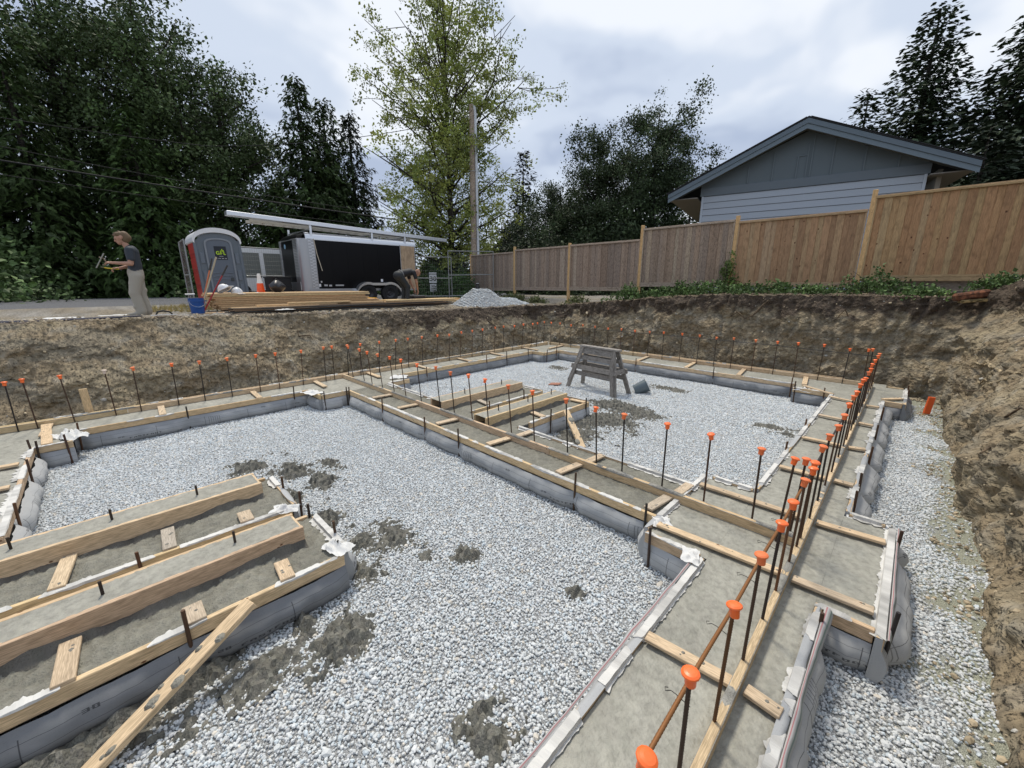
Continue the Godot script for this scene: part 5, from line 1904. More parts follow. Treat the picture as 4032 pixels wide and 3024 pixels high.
# ---------------------------------------------------------------- stacks of lumber and steel
func make_stacks() -> void:
	var t := thing("lumber_stack", "tall stack of fresh sawn timber lying at the edge of the dig", "lumber", Vector3(-12.1, 1.55, -1.95))
	var honey := [Color(1.0, 0.88, 0.74), Color(1.05, 0.93, 0.8), Color(0.95, 0.80, 0.64), Color(1.1, 1.0, 0.84), Color(1.0, 0.84, 0.68)]
	for r in 9:
		var y := 0.09 + r * 0.045
		for k in 4:
			var x := -0.05 - k * 0.26 + rng.randf_range(-0.015, 0.015)
			var s := rng.randf_range(-0.06, 0.04) - 0.16 * (8 - r) / 8.0
			var ln := rng.randf_range(3.85, 4.05) + (0.25 if r < 4 else 0.0)
			var m := mb((honey[rng.randi() % 5] as Color) * rng.randf_range(0.9, 1.05))
			m.box(Vector3(x, y, s - ln / 2), Vector3(0.235, 0.039, ln), Basis(Vector3.UP, rng.randf_range(-0.003, 0.003)))
			put("board", m, M.pine, t)
	for z in [-0.4, -2.2, -3.8]:
		var m := mb(Color(0.6, 0.5, 0.4))
		m.box(Vector3(-0.45, 0.035, z), Vector3(1.1, 0.07, 0.09))
		put("bearer", m, M.pine, t)
	t = thing("lumber_stack", "low spread of pale boards right of the tall lumber stack", "lumber", Vector3(-12.0, 1.55, -6.0))
	for r in 3:
		for k in 5:
			var m := mb(Color(1.12, 1.02, 0.82) * rng.randf_range(0.88, 1.08))
			var ln := rng.randf_range(2.6, 3.3)
			m.box(Vector3(-0.1 - k * 0.15, 0.08 + r * 0.042, -0.6 - ln / 2 + rng.randf_range(-0.2, 0.3)), Vector3(0.14, 0.037, ln), Basis.from_euler(Vector3(0.0, rng.randf_range(-0.04, 0.04), 0)))
			put("board", m, M.pine, t)
	t = thing("lumber_stack", "few loose boards lying on the steel bars before the tall stack", "lumber", Vector3(-11.5, 1.66, -2.6))
	for k in 5:
		var m := mb(Color(1.0, 0.9, 0.74) * rng.randf_range(0.75, 1.05))
		var ln := rng.randf_range(1.2, 2.2)
		m.box(Vector3(rng.randf_range(-0.2, 0.1), 0.02 + 0.04 * (k % 3), -0.6 - k * 0.55), Vector3(0.14, 0.037, ln), Basis(Vector3.UP, rng.randf_range(-0.06, 0.06)))
		put("board", m, M.pine, t)
	t = thing("rebar_bundle", "long bundle of dark steel bars lying in front of the lumber", "steel bars", Vector3(-11.15, 1.55, -2.1))
	for k in 40:
		var c := rng.randf()
		var m := mb(Color(0.035, 0.04, 0.045) if c < 0.6 else Color(0.10, 0.055, 0.03))
		var x := rng.randf_range(-0.32, 0.12)
		var y := 0.012 + 0.021 * (k / 6)
		var s := rng.randf_range(-0.25, 0.05)
		var e := s - rng.randf_range(5.4, 6.3)
		m.tube([Vector3(x, y, s), Vector3(x + rng.randf_range(-0.06, 0.06), y + 0.01 * rng.randf(), (s + e) / 2), Vector3(x + rng.randf_range(-0.08, 0.08), y, e)], 0.01, 6)
		put("bar", m, M.rod, t)
	t = thing("rebar_bundle", "few dark steel bars lying on the ground left of the standing person", "steel bars", Vector3(-10.75, 1.6, -0.2))
	for k in 7:
		var m := mb(Color(0.03, 0.035, 0.055))
		var x := -0.05 * k + rng.randf_range(-0.02, 0.02)
		m.tube([Vector3(x, 0.02 + 0.01 * rng.randf(), -0.35 + rng.randf_range(-0.1, 0.2)), Vector3(x + 0.02, 0.02, 0.8), Vector3(x + rng.randf_range(-0.1, 0.05), 0.015, 2.3 + rng.randf_range(-0.6, 0.5))], 0.0115, 6)
		put("bar", m, M.rod, t)
	for q in [[Vector3(-11.75, 1.56, -1.95), 0.35, 0.14, 1.2, "scrap board lying by the blue bucket"], [Vector3(-11.6, 1.56, -2.12), 0.2, 0.12, 0.5, "short scrap block beside the lumber stack's foot"], [Vector3(-13.4, 1.56, -1.3), 0.5, 0.09, 0.1, "thin scrap of board on dry grass behind the bucket"]]:
		var s := thing("scrap_board", q[4], "board", q[0], q[3])
		var m := mb(Color(1.0, 0.9, 0.8))
		m.box(Vector3(0, 0.02, 0), Vector3(q[1], 0.03, q[2]))
		put("timber", m, M.pine, s)

# ---------------------------------------------------------------- small things
func helmet(label: String, at: Vector3, turn: float, roll: float, dark: bool) -> void:
	var t := thing("hard_hat", label, "hard hat", at, turn, "white hard hats on the lumber")
	t.rotation.z = roll
	var m := mb(Color(0.75, 0.76, 0.78))
	var p := []
	for k in 9:
		var a := PI / 2 * k / 8.0
		p.append(Vector2(sin(a) * 0.125, cos(a) * 0.15))
	p.append_array([Vector2(0.155, -0.008), Vector2(0.157, -0.014), Vector2(0.12, -0.01)])
	m.lathe(p, 24, Transform3D(Basis().scaled(Vector3(1.15, 1, 1)), Vector3.ZERO))
	put("shell", m, M.any_gloss, t)
	m = mb(Color(0.72, 0.73, 0.75))
	m.box(Vector3(0.17, -0.004, 0), Vector3(0.09, 0.012, 0.18), Basis(Vector3.BACK, -0.15), 0.005)
	put("peak", m, M.any_gloss, t)
	m = mb(Color(0.02, 0.02, 0.02) if dark else Color(0.7, 0.71, 0.72))
	var b := []
	for k in 9:
		var a := -0.9 + 1.8 * k / 8.0
		b.append(Vector3(sin(a) * 0.142, cos(a) * 0.15, 0.0))
	m.tube(b, 0.022 if dark else 0.012, 6)
	put("crest", m, M.any, t)

func tool_handle(t: Node3D, a: Vector3, b: Vector3, c: Color, r := 0.016) -> void:
	var m := mb(c)
	m.tube([a, b], r, 8)
	put("handle", m, M.any, t)

func make_small() -> void:
	var t := thing("bucket", "blue plastic bucket holding long tool handles at the dig's edge", "bucket", Vector3(-11.9, 1.57, -1.66))
	var m := mb(Color(0.012, 0.075, 0.29))
	m.lathe([Vector2(0.0, 0.0), Vector2(0.125, 0.0), Vector2(0.13, 0.008), Vector2(0.146, 0.27), Vector2(0.156, 0.275), Vector2(0.156, 0.3), Vector2(0.15, 0.305), Vector2(0.153, 0.35), Vector2(0.146, 0.35), Vector2(0.125, 0.02), Vector2(0.0, 0.02)], 28)
	put("pail", m, M.any_gloss, t)
	m = mb(Color(0.5, 0.5, 0.5))
	var p := []
	for k in 9:
		var a := PI * k / 8.0
		p.append(Vector3(sin(a) * 0.06 + 0.155, 0.29 - sin(a) * 0.13, cos(a) * 0.155))
	m.tube(p, 0.004, 6)
	put("bail", m, M.steel, t)
	m = mb(Color(0.02, 0.11, 0.36))
	m.box(Vector3(0.146, 0.16, 0.0), Vector3(0.01, 0.05, 0.12), Basis(Vector3.BACK, -0.06), 0.004)
	put("raised_mark", m, M.any_gloss, t)
	for q in [[Vector3(-11.92, 1.6, -1.72), Vector3(-12.0, 2.82, -2.12), Color(0.62, 0.19, 0.08), "orange handled shovel standing in the blue bucket"], [Vector3(-11.88, 1.6, -1.7), Vector3(-11.95, 2.86, -2.2), Color(0.5, 0.42, 0.28), "wooden handled tool standing in the blue bucket"], [Vector3(-11.86, 1.6, -1.76), Vector3(-11.88, 2.67, -2.38), Color(0.33, 0.03, 0.035), "dark red handled tool slanting out of the blue bucket"]]:
		var s := thing("long_tool", q[3], "tool", q[0], 0.0, "tools in the blue bucket")
		var d: Vector3 = (q[1] as Vector3) - q[0]
		tool_handle(s, Vector3.ZERO, d * 0.78, q[2])
		m = mb(Color(0.05, 0.045, 0.04) if q[2].r < 0.6 and q[2].g < 0.3 or q[2].r > 0.6 else Color(0.45, 0.38, 0.26))
		m.tube([d * 0.78, d], 0.019, 8)
		put("grip", m, M.any, s)
		m = mb()
		m.lathe([Vector2(0.0, 0.0), Vector2(0.04, 0.02), Vector2(0.05, 0.1), Vector2(0.02, 0.14)], 10, Transform3D(Basis().scaled(Vector3(1, 1, 0.3)), Vector3(0, -0.01, 0)))
		put("head", m, M.steel, s)
	t = thing("hand_trowel", "small trowel standing upright in the blue bucket's left side", "trowel", Vector3(-11.95, 1.62, -1.58))
	m = mb()
	m.box(Vector3(0, 0.2, 0), Vector3(0.1, 0.3, 0.004), Basis(Vector3.BACK, 0.1), 0.001)
	put("blade", m, M.steel, t)
	m = mb(Color(0.8, 0.78, 0.72))
	m.tube([Vector3(-0.03, 0.39, -0.09), Vector3(-0.03, 0.39, 0.09)], 0.018, 8)
	put("grip", m, M.any, t)
	helmet("white hard hat tipped on its side with a dark band on the lumber", Vector3(-12.2, 2.10, -2.3), 0.8, 0.5, true)
	helmet("white hard hat sitting upright on the lumber", Vector3(-12.2, 2.01, -2.56), 0.3, 0.0, false)
	# traffic cone
	t = thing("traffic_cone", "orange traffic cone with white collar behind the lumber", "traffic cone", Vector3(-12.9, 1.56, -3.27))
	m = mb(Color(0.85, 0.10, 0.015))
	m.lathe([Vector2(0.15, 0.03), Vector2(0.075, 0.7)], 20)
	put("lower_cone", m, M.any_gloss, t)
	m = mb(Color(0.78, 0.78, 0.75))
	m.lathe([Vector2(0.076, 0.7), Vector2(0.055, 0.8)], 20)
	put("collar", m, M.any_gloss, t)
	m = mb(Color(0.8, 0.78, 0.74))
	m.lathe([Vector2(0.055, 0.8), Vector2(0.04, 0.94), Vector2(0.03, 0.95), Vector2(0.0, 0.95)], 20)
	put("tip", m, M.any_gloss, t)
	m = mb(Color(0.03, 0.03, 0.03))
	m.box(Vector3(0, 0.015, 0), Vector3(0.38, 0.03, 0.38), Basis(), 0.008)
	put("base", m, M.any, t)
	# dark bag beside the cone
	var bag := PackedVector3Array()
	for j in 10:
		var v := j / 9.0
		for k in 17:
			var a := TAU * k / 16.0
			var r := 0.17 * sin(PI * (0.08 + 0.9 * v)) * (1.0 + 0.25 * n2.get_noise_2d(cos(a) * 2.0 + 9.0, sin(a) * 2.0 + v * 3.0))
			bag.append(Vector3(cos(a) * r, 0.36 * (1.0 - v) , sin(a) * r * 1.2))
	m = mb(Color(0.02, 0.021, 0.025))
	m.sheet(bag, 17, Vector3(0, 0.1, 0), PackedColorArray(), PackedVector2Array(), true)
	t = thing("tool_bag", "slumped black bag beside the traffic cone", "bag", Vector3(-12.6, 1.98, -3.6))
	put("sack", m, M.any_gloss, t)
	m = mb(Color(0.03, 0.03, 0.03))
	m.tube([Vector3(0, 0.3, -0.08), Vector3(0, 0.4, 0.0), Vector3(0, 0.3, 0.08)], 0.012, 6)
	put("strap", m, M.any, t)
	# clear plastic wrap on the lumber
	scrap("crumpled greenish plastic wrap on the lumber right of the hard hats", Vector3(-12.25, 1.99, -3.0), 0.5, 0.35, 0.09, 0.1, 12)
	scrap("white plastic sheet lying on the steel bars", Vector3(-11.0, 1.63, -3.25), 0.18, 0.6, 0.05, 0.02, 13)
	scrap("white plastic strip on the ground by the standing person's feet", Vector3(-12.6, 1.57, -0.35), 0.3, 0.9, 0.04, 0.1, 14)
	scrap("larger pale plastic strip on dirt left of the standing person", Vector3(-12.2, 1.575, 0.7), 0.4, 1.3, 0.035, 0.1, 15)
	# float lying on the lip
	t = thing("hand_float", "magnesium hand float with black handle lying on the bank's lip", "hand float", Vector3(-10.76, 1.62, -0.94), 0.1)
	m = mb()
	m.box(Vector3(0, 0.02, 0), Vector3(0.12, 0.012, 0.42), Basis(), 0.003)
	put("blade", m, M.aluminium, t)
	m = mb(Color(0.018, 0.018, 0.018))
	m.tube([Vector3(0, 0.025, -0.14), Vector3(0, 0.075, -0.10), Vector3(0, 0.1, 0.0), Vector3(0, 0.08, 0.09), Vector3(0, 0.025, 0.12)], [0.014, 0.017, 0.02, 0.017, 0.014], 8)
	put("handle", m, M.any, t)
	# tool case at the bending person's hands
	t = thing("tool_case", "flat black tool case under the bending person's hands", "case", Vector3(-12.85, 1.68, -8.2))
	m = mb(Color(0.015, 0.015, 0.016))
	m.box(Vector3(0, 0.06, 0), Vector3(0.4, 0.12, 0.5), Basis(), 0.02)
	put("shell", m, M.any_gloss, t)
	m = mb(Color(0.10, 0.105, 0.11))
	m.box(Vector3(0, 0.14, 0.02), Vector3(0.4, 0.04, 0.5), Basis(), 0.015)
	put("lid", m, M.any_gloss, t)
	# yellow cord heap
	t = thing("cord_coil", "tangled yellow cord lying on the boards near the trailer wheels", "cord", Vector3(-12.3, 1.72, -6.1))
	m = mb(Color(0.75, 0.42, 0.04))
	var cp := []
	for k in 90:
		var a := k * 0.42
		cp.append(Vector3(cos(a) * (0.14 + 0.05 * sin(k * 0.7)), 0.03 + 0.07 * absf(sin(k * 0.23)), -sin(a * 1.1) * (0.22 + 0.06 * cos(k * 0.5))))
	m.tube(cp, 0.008, 5)
	put("coil", m, M.any, t)
	# gravel pile with a black canister on it
	t = thing("gravel_pile", "heap of pale crushed gravel at the corner of the dig", "gravel pile", Vector3(-11.25, 1.5, -9.85))
	var hp := PackedVector3Array()
	for j in 50:
		for i in 41:
			var x := -1.0 + 2.0 * i / 40.0
			var z := 1.45 - 4.0 * j / 49.0
			var h := 0.64 * clampf(1.25 - Vector2(x / 0.95, z / 1.15).length() * 1.25, 0.0, 0.93)
			h = maxf(h, 0.24 * clampf(1.4 - Vector2(x / 0.8, (z + 1.3) / 1.05).length() * 1.4, 0.0, 1.0))
			hp.append(Vector3(x, h + 0.05 * n2.get_noise_2d(x * 3.0, z * 3.0) - 0.05, z))
	m = mb(Color(1.2, 1.25, 1.25))
	m.sheet(hp, 41, Vector3.UP)
	put("core", m, M.gravel_base, t)
	var xs := []
	var cs := []
	for k in 14000:
		var i := rng.randi() % 39 + 1
		var j := rng.randi() % 48 + 1
		var q := hp[j * 41 + i] + Vector3(rng.randf_range(-0.03, 0.03), 0.006, rng.randf_range(-0.045, 0.045))
		if q.y < -0.02 and rng.randf() < 0.9:
			continue
		var sz := 0.017 * exp(rng.randfn(0.0, 0.25))
		xs.append(Transform3D(Basis.from_euler(Vector3(rng.randf() * 6.0, rng.randf() * 6.0, 0)).scaled(Vector3.ONE * sz), q))
		cs.append(stone_colour())
	scatter("pebbles", pebble(77), M.stone, xs, cs, t)
	t = thing("canister", "small black canister standing on top of the gravel pile", "canister", Vector3(-11.25, 2.06, -9.7))
	m = mb(Color(0.02, 0.02, 0.022))
	m.lathe([Vector2(0.0, 0.0), Vector2(0.07, 0.0), Vector2(0.075, 0.02), Vector2(0.075, 0.1), Vector2(0.06, 0.12), Vector2(0.06, 0.15), Vector2(0.075, 0.16), Vector2(0.075, 0.19), Vector2(0.0, 0.19)], 16)
	put("body", m, M.any_gloss, t)
	m = mb(Color(0.5, 0.5, 0.5))
	m.lathe([Vector2(0.0, 0.205), Vector2(0.05, 0.205), Vector2(0.055, 0.19)], 16)
	put("lid", m, M.any_gloss, t)

# ---------------------------------------------------------------- pole and cables
func sag(a: Vector3, b: Vector3, drop: float) -> Array:
	var p := []
	for k in 25:
		var t := k / 24.0
		p.append(a.lerp(b, t) - Vector3(0, drop * 4.0 * t * (1.0 - t), 0))
	return p

func make_pole() -> void:
	var t := thing("utility_pole", "weathered wooden utility pole with a silver conduit up its side", "utility pole", Vector3(-17.0, 1.5, -14.45))
	var m := mb(Color(0.95, 0.95, 0.95))
	m.tube([Vector3(0, -0.3, 0), Vector3(0, 5, 0), Vector3(0.05, 9.15, 0)], [0.17, 0.145, 0.12], 14)
	put("shaft", m, M.aged, t)
	m = mb()
	m.tube([Vector3(0.19, 0, -0.14), Vector3(0.17, 5, -0.13), Vector3(0.18, 8.7, -0.11), Vector3(0.17, 9.0, -0.08), Vector3(0.1, 9.12, -0.03)], 0.07, 10)
	put("conduit", m, M.conduit, t)
	for y in [1.5, 3.0, 4.6, 6.2, 7.8]:
		m = mb()
		m.lathe([Vector2(0.2, -0.015), Vector2(0.205, 0.015)], 16, Transform3D(Basis(), Vector3(0.03, y, -0.02)))
		put("bracket", m, M.steel, t)
	m = mb(Color(0.03, 0.03, 0.03))
	m.tube([Vector3(0.1, 8.2, -0.05), Vector3(0.3, 7.6, -0.1), Vector3(0.25, 6.9, -0.05), Vector3(0.0, 7.2, 0.1), Vector3(-0.2, 8.0, 0.2)], 0.012, 6)
	put("drip_loop", m, M.any, t)
	var ends := [
		["cable from the pole dipping across the tallest left trees", Vector3(-17, 10.2, -14.45), Vector3(-22.5, 7.9, -4.5), 0.35, 0.014],
		["second stretch of cable above the left trees", Vector3(-22.5, 7.9, -4.5), Vector3(-24.5, 8.0, 6.0), 0.15, 0.014],
		["thick low cable crossing the left trees above the toilet", Vector3(-18.5, 5.2, -17.0), Vector3(-24.0, 6.55, 3.0), 0.1, 0.03],
		["thin cable just above the thick low one", Vector3(-18.5, 5.6, -17.0), Vector3(-24.0, 7.1, 3.0), 0.35, 0.012],
		["thin cable just below the thick low one", Vector3(-18.5, 4.9, -17.0), Vector3(-24.0, 6.1, 3.0), 0.2, 0.012],
		["thin cable running right from the pole behind the fence", Vector3(-17.0, 4.9, -14.5), Vector3(-15.0, 3.4, -24.0), 0.2, 0.012],
		["slack service wire slanting from the pole towards the fir", Vector3(-17.0, 7.2, -14.5), Vector3(-17.5, 4.2, -20.0), 0.1, 0.01]]
	for e in ends:
		var c := mb(Color(0.012, 0.012, 0.013))
		c.tube(sag(e[1], e[2], e[3]), e[4], 5)
		tag(put("overhead_cable", c, M.any, self), e[0], "cable", "overhead cables")

# ---------------------------------------------------------------- people: tapered bones joined smoothly, meshed as surface nets
func flesh(m: MB, bones: Array, cell: float, k: float) -> void:
	var lo := Vector3.ONE * 1e9
	var hi := -lo
	for b in bones:
		var r := Vector3.ONE * (maxf(b[2], b[3]) + k + cell * 2.0)
		lo = lo.min((b[0] as Vector3).min(b[1]) - r)
		hi = hi.max((b[0] as Vector3).max(b[1]) + r)
	var nx := int((hi.x - lo.x) / cell) + 2
	var ny := int((hi.y - lo.y) / cell) + 2
	var nz := int((hi.z - lo.z) / cell) + 2
	var f := PackedFloat32Array()
	f.resize(nx * ny * nz)
	f.fill(1.0)
	var near := PackedFloat32Array()
	near.resize(f.size())
	near.fill(9.0)
	var own := PackedInt32Array()
	own.resize(f.size())
	for bi in bones.size():
		var b: Array = bones[bi]
		var a: Vector3 = b[0]
		var ab: Vector3 = (b[1] as Vector3) - a
		var l2 := maxf(ab.length_squared(), 1e-9)
		var ra: float = b[2]
		var rb: float = b[3]
		var sq: Vector3 = b[5] if b.size() > 5 else Vector3.ONE
		var r := Vector3.ONE * (maxf(ra, rb) * maxf(sq.x, maxf(sq.y, sq.z)) + k + cell * 1.5)
		var p0 := (a.min(b[1]) - r - lo) / cell
		var p1 := (a.max(b[1]) + r - lo) / cell
		for z in range(maxi(0, int(p0.z)), mini(nz, int(p1.z) + 1)):
			for y in range(maxi(0, int(p0.y)), mini(ny, int(p1.y) + 1)):
				for x in range(maxi(0, int(p0.x)), mini(nx, int(p1.x) + 1)):
					var q := lo + Vector3(x, y, z) * cell - a
					var t := clampf(q.dot(ab) / l2, 0.0, 1.0)
					var d := ((q - ab * t) / sq).length() - lerpf(ra, rb, t)
					var i := x + nx * (y + ny * z)
					var o := f[i]
					var h := maxf(k - absf(o - d), 0.0) / k
					f[i] = minf(o, d) - h * h * k * 0.25
					if d < near[i]:
						near[i] = d
						own[i] = bi
	var vid := {}
	var vs := PackedVector3Array()
	var vc := PackedColorArray()
	var step := [1, nx, nx * ny]
	for z in nz - 1:
		for y in ny - 1:
			for x in nx - 1:
				var i := x + nx * (y + ny * z)
				var neg := 0
				for c in 8:
					if f[i + (c & 1) + (nx if c & 2 else 0) + (nx * ny if c & 4 else 0)] < 0.0:
						neg += 1
				if neg == 0 or neg == 8:
					continue
				var sum := Vector3.ZERO
				var cnt := 0
				for c in 8:
					var ic := i + (c & 1) + (nx if c & 2 else 0) + (nx * ny if c & 4 else 0)
					for ax in 3:
						if c & (1 << ax):
							continue
						var id: int = ic + step[ax]
						if (f[ic] < 0.0) != (f[id] < 0.0):
							var t := f[ic] / (f[ic] - f[id])
							var p := Vector3(c & 1, (c >> 1) & 1, (c >> 2) & 1)
							p[ax] += t
							sum += p
							cnt += 1
				vid[i] = vs.size()
				vs.append(lo + (Vector3(x, y, z) + sum / cnt) * cell)
				vc.append(bones[own[i]][4])
	var idx := PackedInt32Array()
	for z in range(1, nz - 1):
		for y in range(1, ny - 1):
			for x in range(1, nx - 1):
				var i := x + nx * (y + ny * z)
				for ax in 3:
					var id: int = i + step[ax]
					if (f[i] < 0.0) == (f[id] < 0.0):
						continue
					var u: int = step[(ax + 1) % 3]
					var w: int = step[(ax + 2) % 3]
					var q := [i, i - u, i - u - w, i - w]
					if not (vid.has(q[0]) and vid.has(q[1]) and vid.has(q[2]) and vid.has(q[3])):
						continue
					var v4 := [vid[q[0]], vid[q[1]], vid[q[2]], vid[q[3]]]
					if f[i] < 0.0:
						idx.append_array([v4[0], v4[1], v4[2], v4[0], v4[2], v4[3]])
					else:
						idx.append_array([v4[0], v4[2], v4[1], v4[0], v4[3], v4[2]])
	var nm := PackedVector3Array()
	nm.resize(vs.size())
	for i in range(0, idx.size(), 3):
		var g := (vs[idx[i + 1]] - vs[idx[i]]).cross(vs[idx[i + 2]] - vs[idx[i]])
		for j in 3:
			nm[idx[i + j]] += g
	for i in range(0, idx.size(), 3):
		var a := idx[i]
		var b := idx[i + 1]
		var c := idx[i + 2]
		m.col = vc[a]
		m.smooth(vs[a], nm[a].normalized(), Vector2.ZERO, vs[b], nm[b].normalized(), Vector2.ZERO, vs[c], nm[c].normalized(), Vector2.ZERO)
		var e := m.c.size()
		m.c[e - 3] = vc[a]
		m.c[e - 2] = vc[b]
		m.c[e - 1] = vc[c]

# palm, four fingers and a thumb; d is where the fingers point, up the back of the hand, curl in radians per joint
func hand(m: MB, wrist: Vector3, d: Vector3, up: Vector3, sidesign: float, curl: float, skin: Color) -> void:
	d = d.normalized()
	var s := d.cross(up).normalized() * sidesign
	up = s.cross(d).normalized() * sidesign
	var b := [[wrist - d * 0.02, wrist + d * 0.03, 0.024, 0.027, skin], [wrist + d * 0.03 + s * 0.02, wrist + d * 0.085 + s * 0.026, 0.014, 0.012, skin], [wrist + d * 0.03, wrist + d * 0.088, 0.014, 0.012, skin], [wrist + d * 0.03 - s * 0.02, wrist + d * 0.08 - s * 0.026, 0.014, 0.012, skin]]
	for i in 4:
		var o := (1.5 - i) * 0.019
		var p := wrist + d * (0.085 - 0.004 * absf(i - 1)) + s * o
		var l := [0.036, 0.042, 0.039, 0.03][i] as float
		var dir := d
		for j in 3:
			dir = (dir * cos(curl) - up * sin(curl)).normalized()
			up = s.cross(dir).normalized() * sidesign
			var e := p + dir * l * (1.0 - 0.22 * j)
			b.append([p, e, 0.0092 - 0.0008 * j, 0.0086 - 0.0008 * j, skin])
			p = e
		up = s.cross(d).normalized() * sidesign
	var tp := wrist + d * 0.028 + s * 0.028
	var td := (d * 0.7 + s * 0.75 - up * 0.35).normalized()
	var t2 := (d * 0.95 + s * 0.1 - up * 0.5).normalized()
	b.append([tp, tp + td * 0.04, 0.0125, 0.011, skin])
	b.append([tp + td * 0.04, tp + td * 0.04 + t2 * 0.032, 0.0105, 0.009, skin])
	flesh(m, b, 0.0045, 0.008)

func head(m: MB, c: Vector3, fwd: Vector3, up: Vector3, skin: Color) -> void:
	fwd = fwd.normalized()
	var s := up.cross(fwd).normalized()
	up = fwd.cross(s).normalized()
	var dark := Color(0.10, 0.06, 0.045)
	var b := [
		[c + up * 0.035 - fwd * 0.02, c + up * 0.03 + fwd * 0.02, 0.083, 0.076, skin],
		[c - up * 0.02 + fwd * 0.03, c - up * 0.075 + fwd * 0.055, 0.062, 0.04, skin],
		[c - up * 0.06 - fwd * 0.02, c - up * 0.05 + fwd * 0.04, 0.05, 0.05, skin],
		[c + fwd * 0.092 + up * 0.02, c + fwd * 0.112 - up * 0.025, 0.010, 0.015, skin],
		[c + fwd * 0.088 + up * 0.03 - s * 0.035, c + fwd * 0.088 + up * 0.03 + s * 0.035, 0.012, 0.012, skin],
		[c + fwd * 0.092 - up * 0.055 - s * 0.02, c + fwd * 0.092 - up * 0.055 + s * 0.02, 0.008, 0.008, Color(0.36, 0.16, 0.13)],
	]
	for k in [-1.0, 1.0]:
		b.append([c + s * k * 0.03 + fwd * 0.083 + up * 0.008, c + s * k * 0.034 + fwd * 0.083 + up * 0.008, 0.0095, 0.0095, dark])
		b.append([c + s * k * 0.083 - fwd * 0.005 + up * 0.02, c + s * k * 0.085 - up * 0.02, 0.017, 0.011, skin])
	flesh(m, b, 0.007, 0.018)

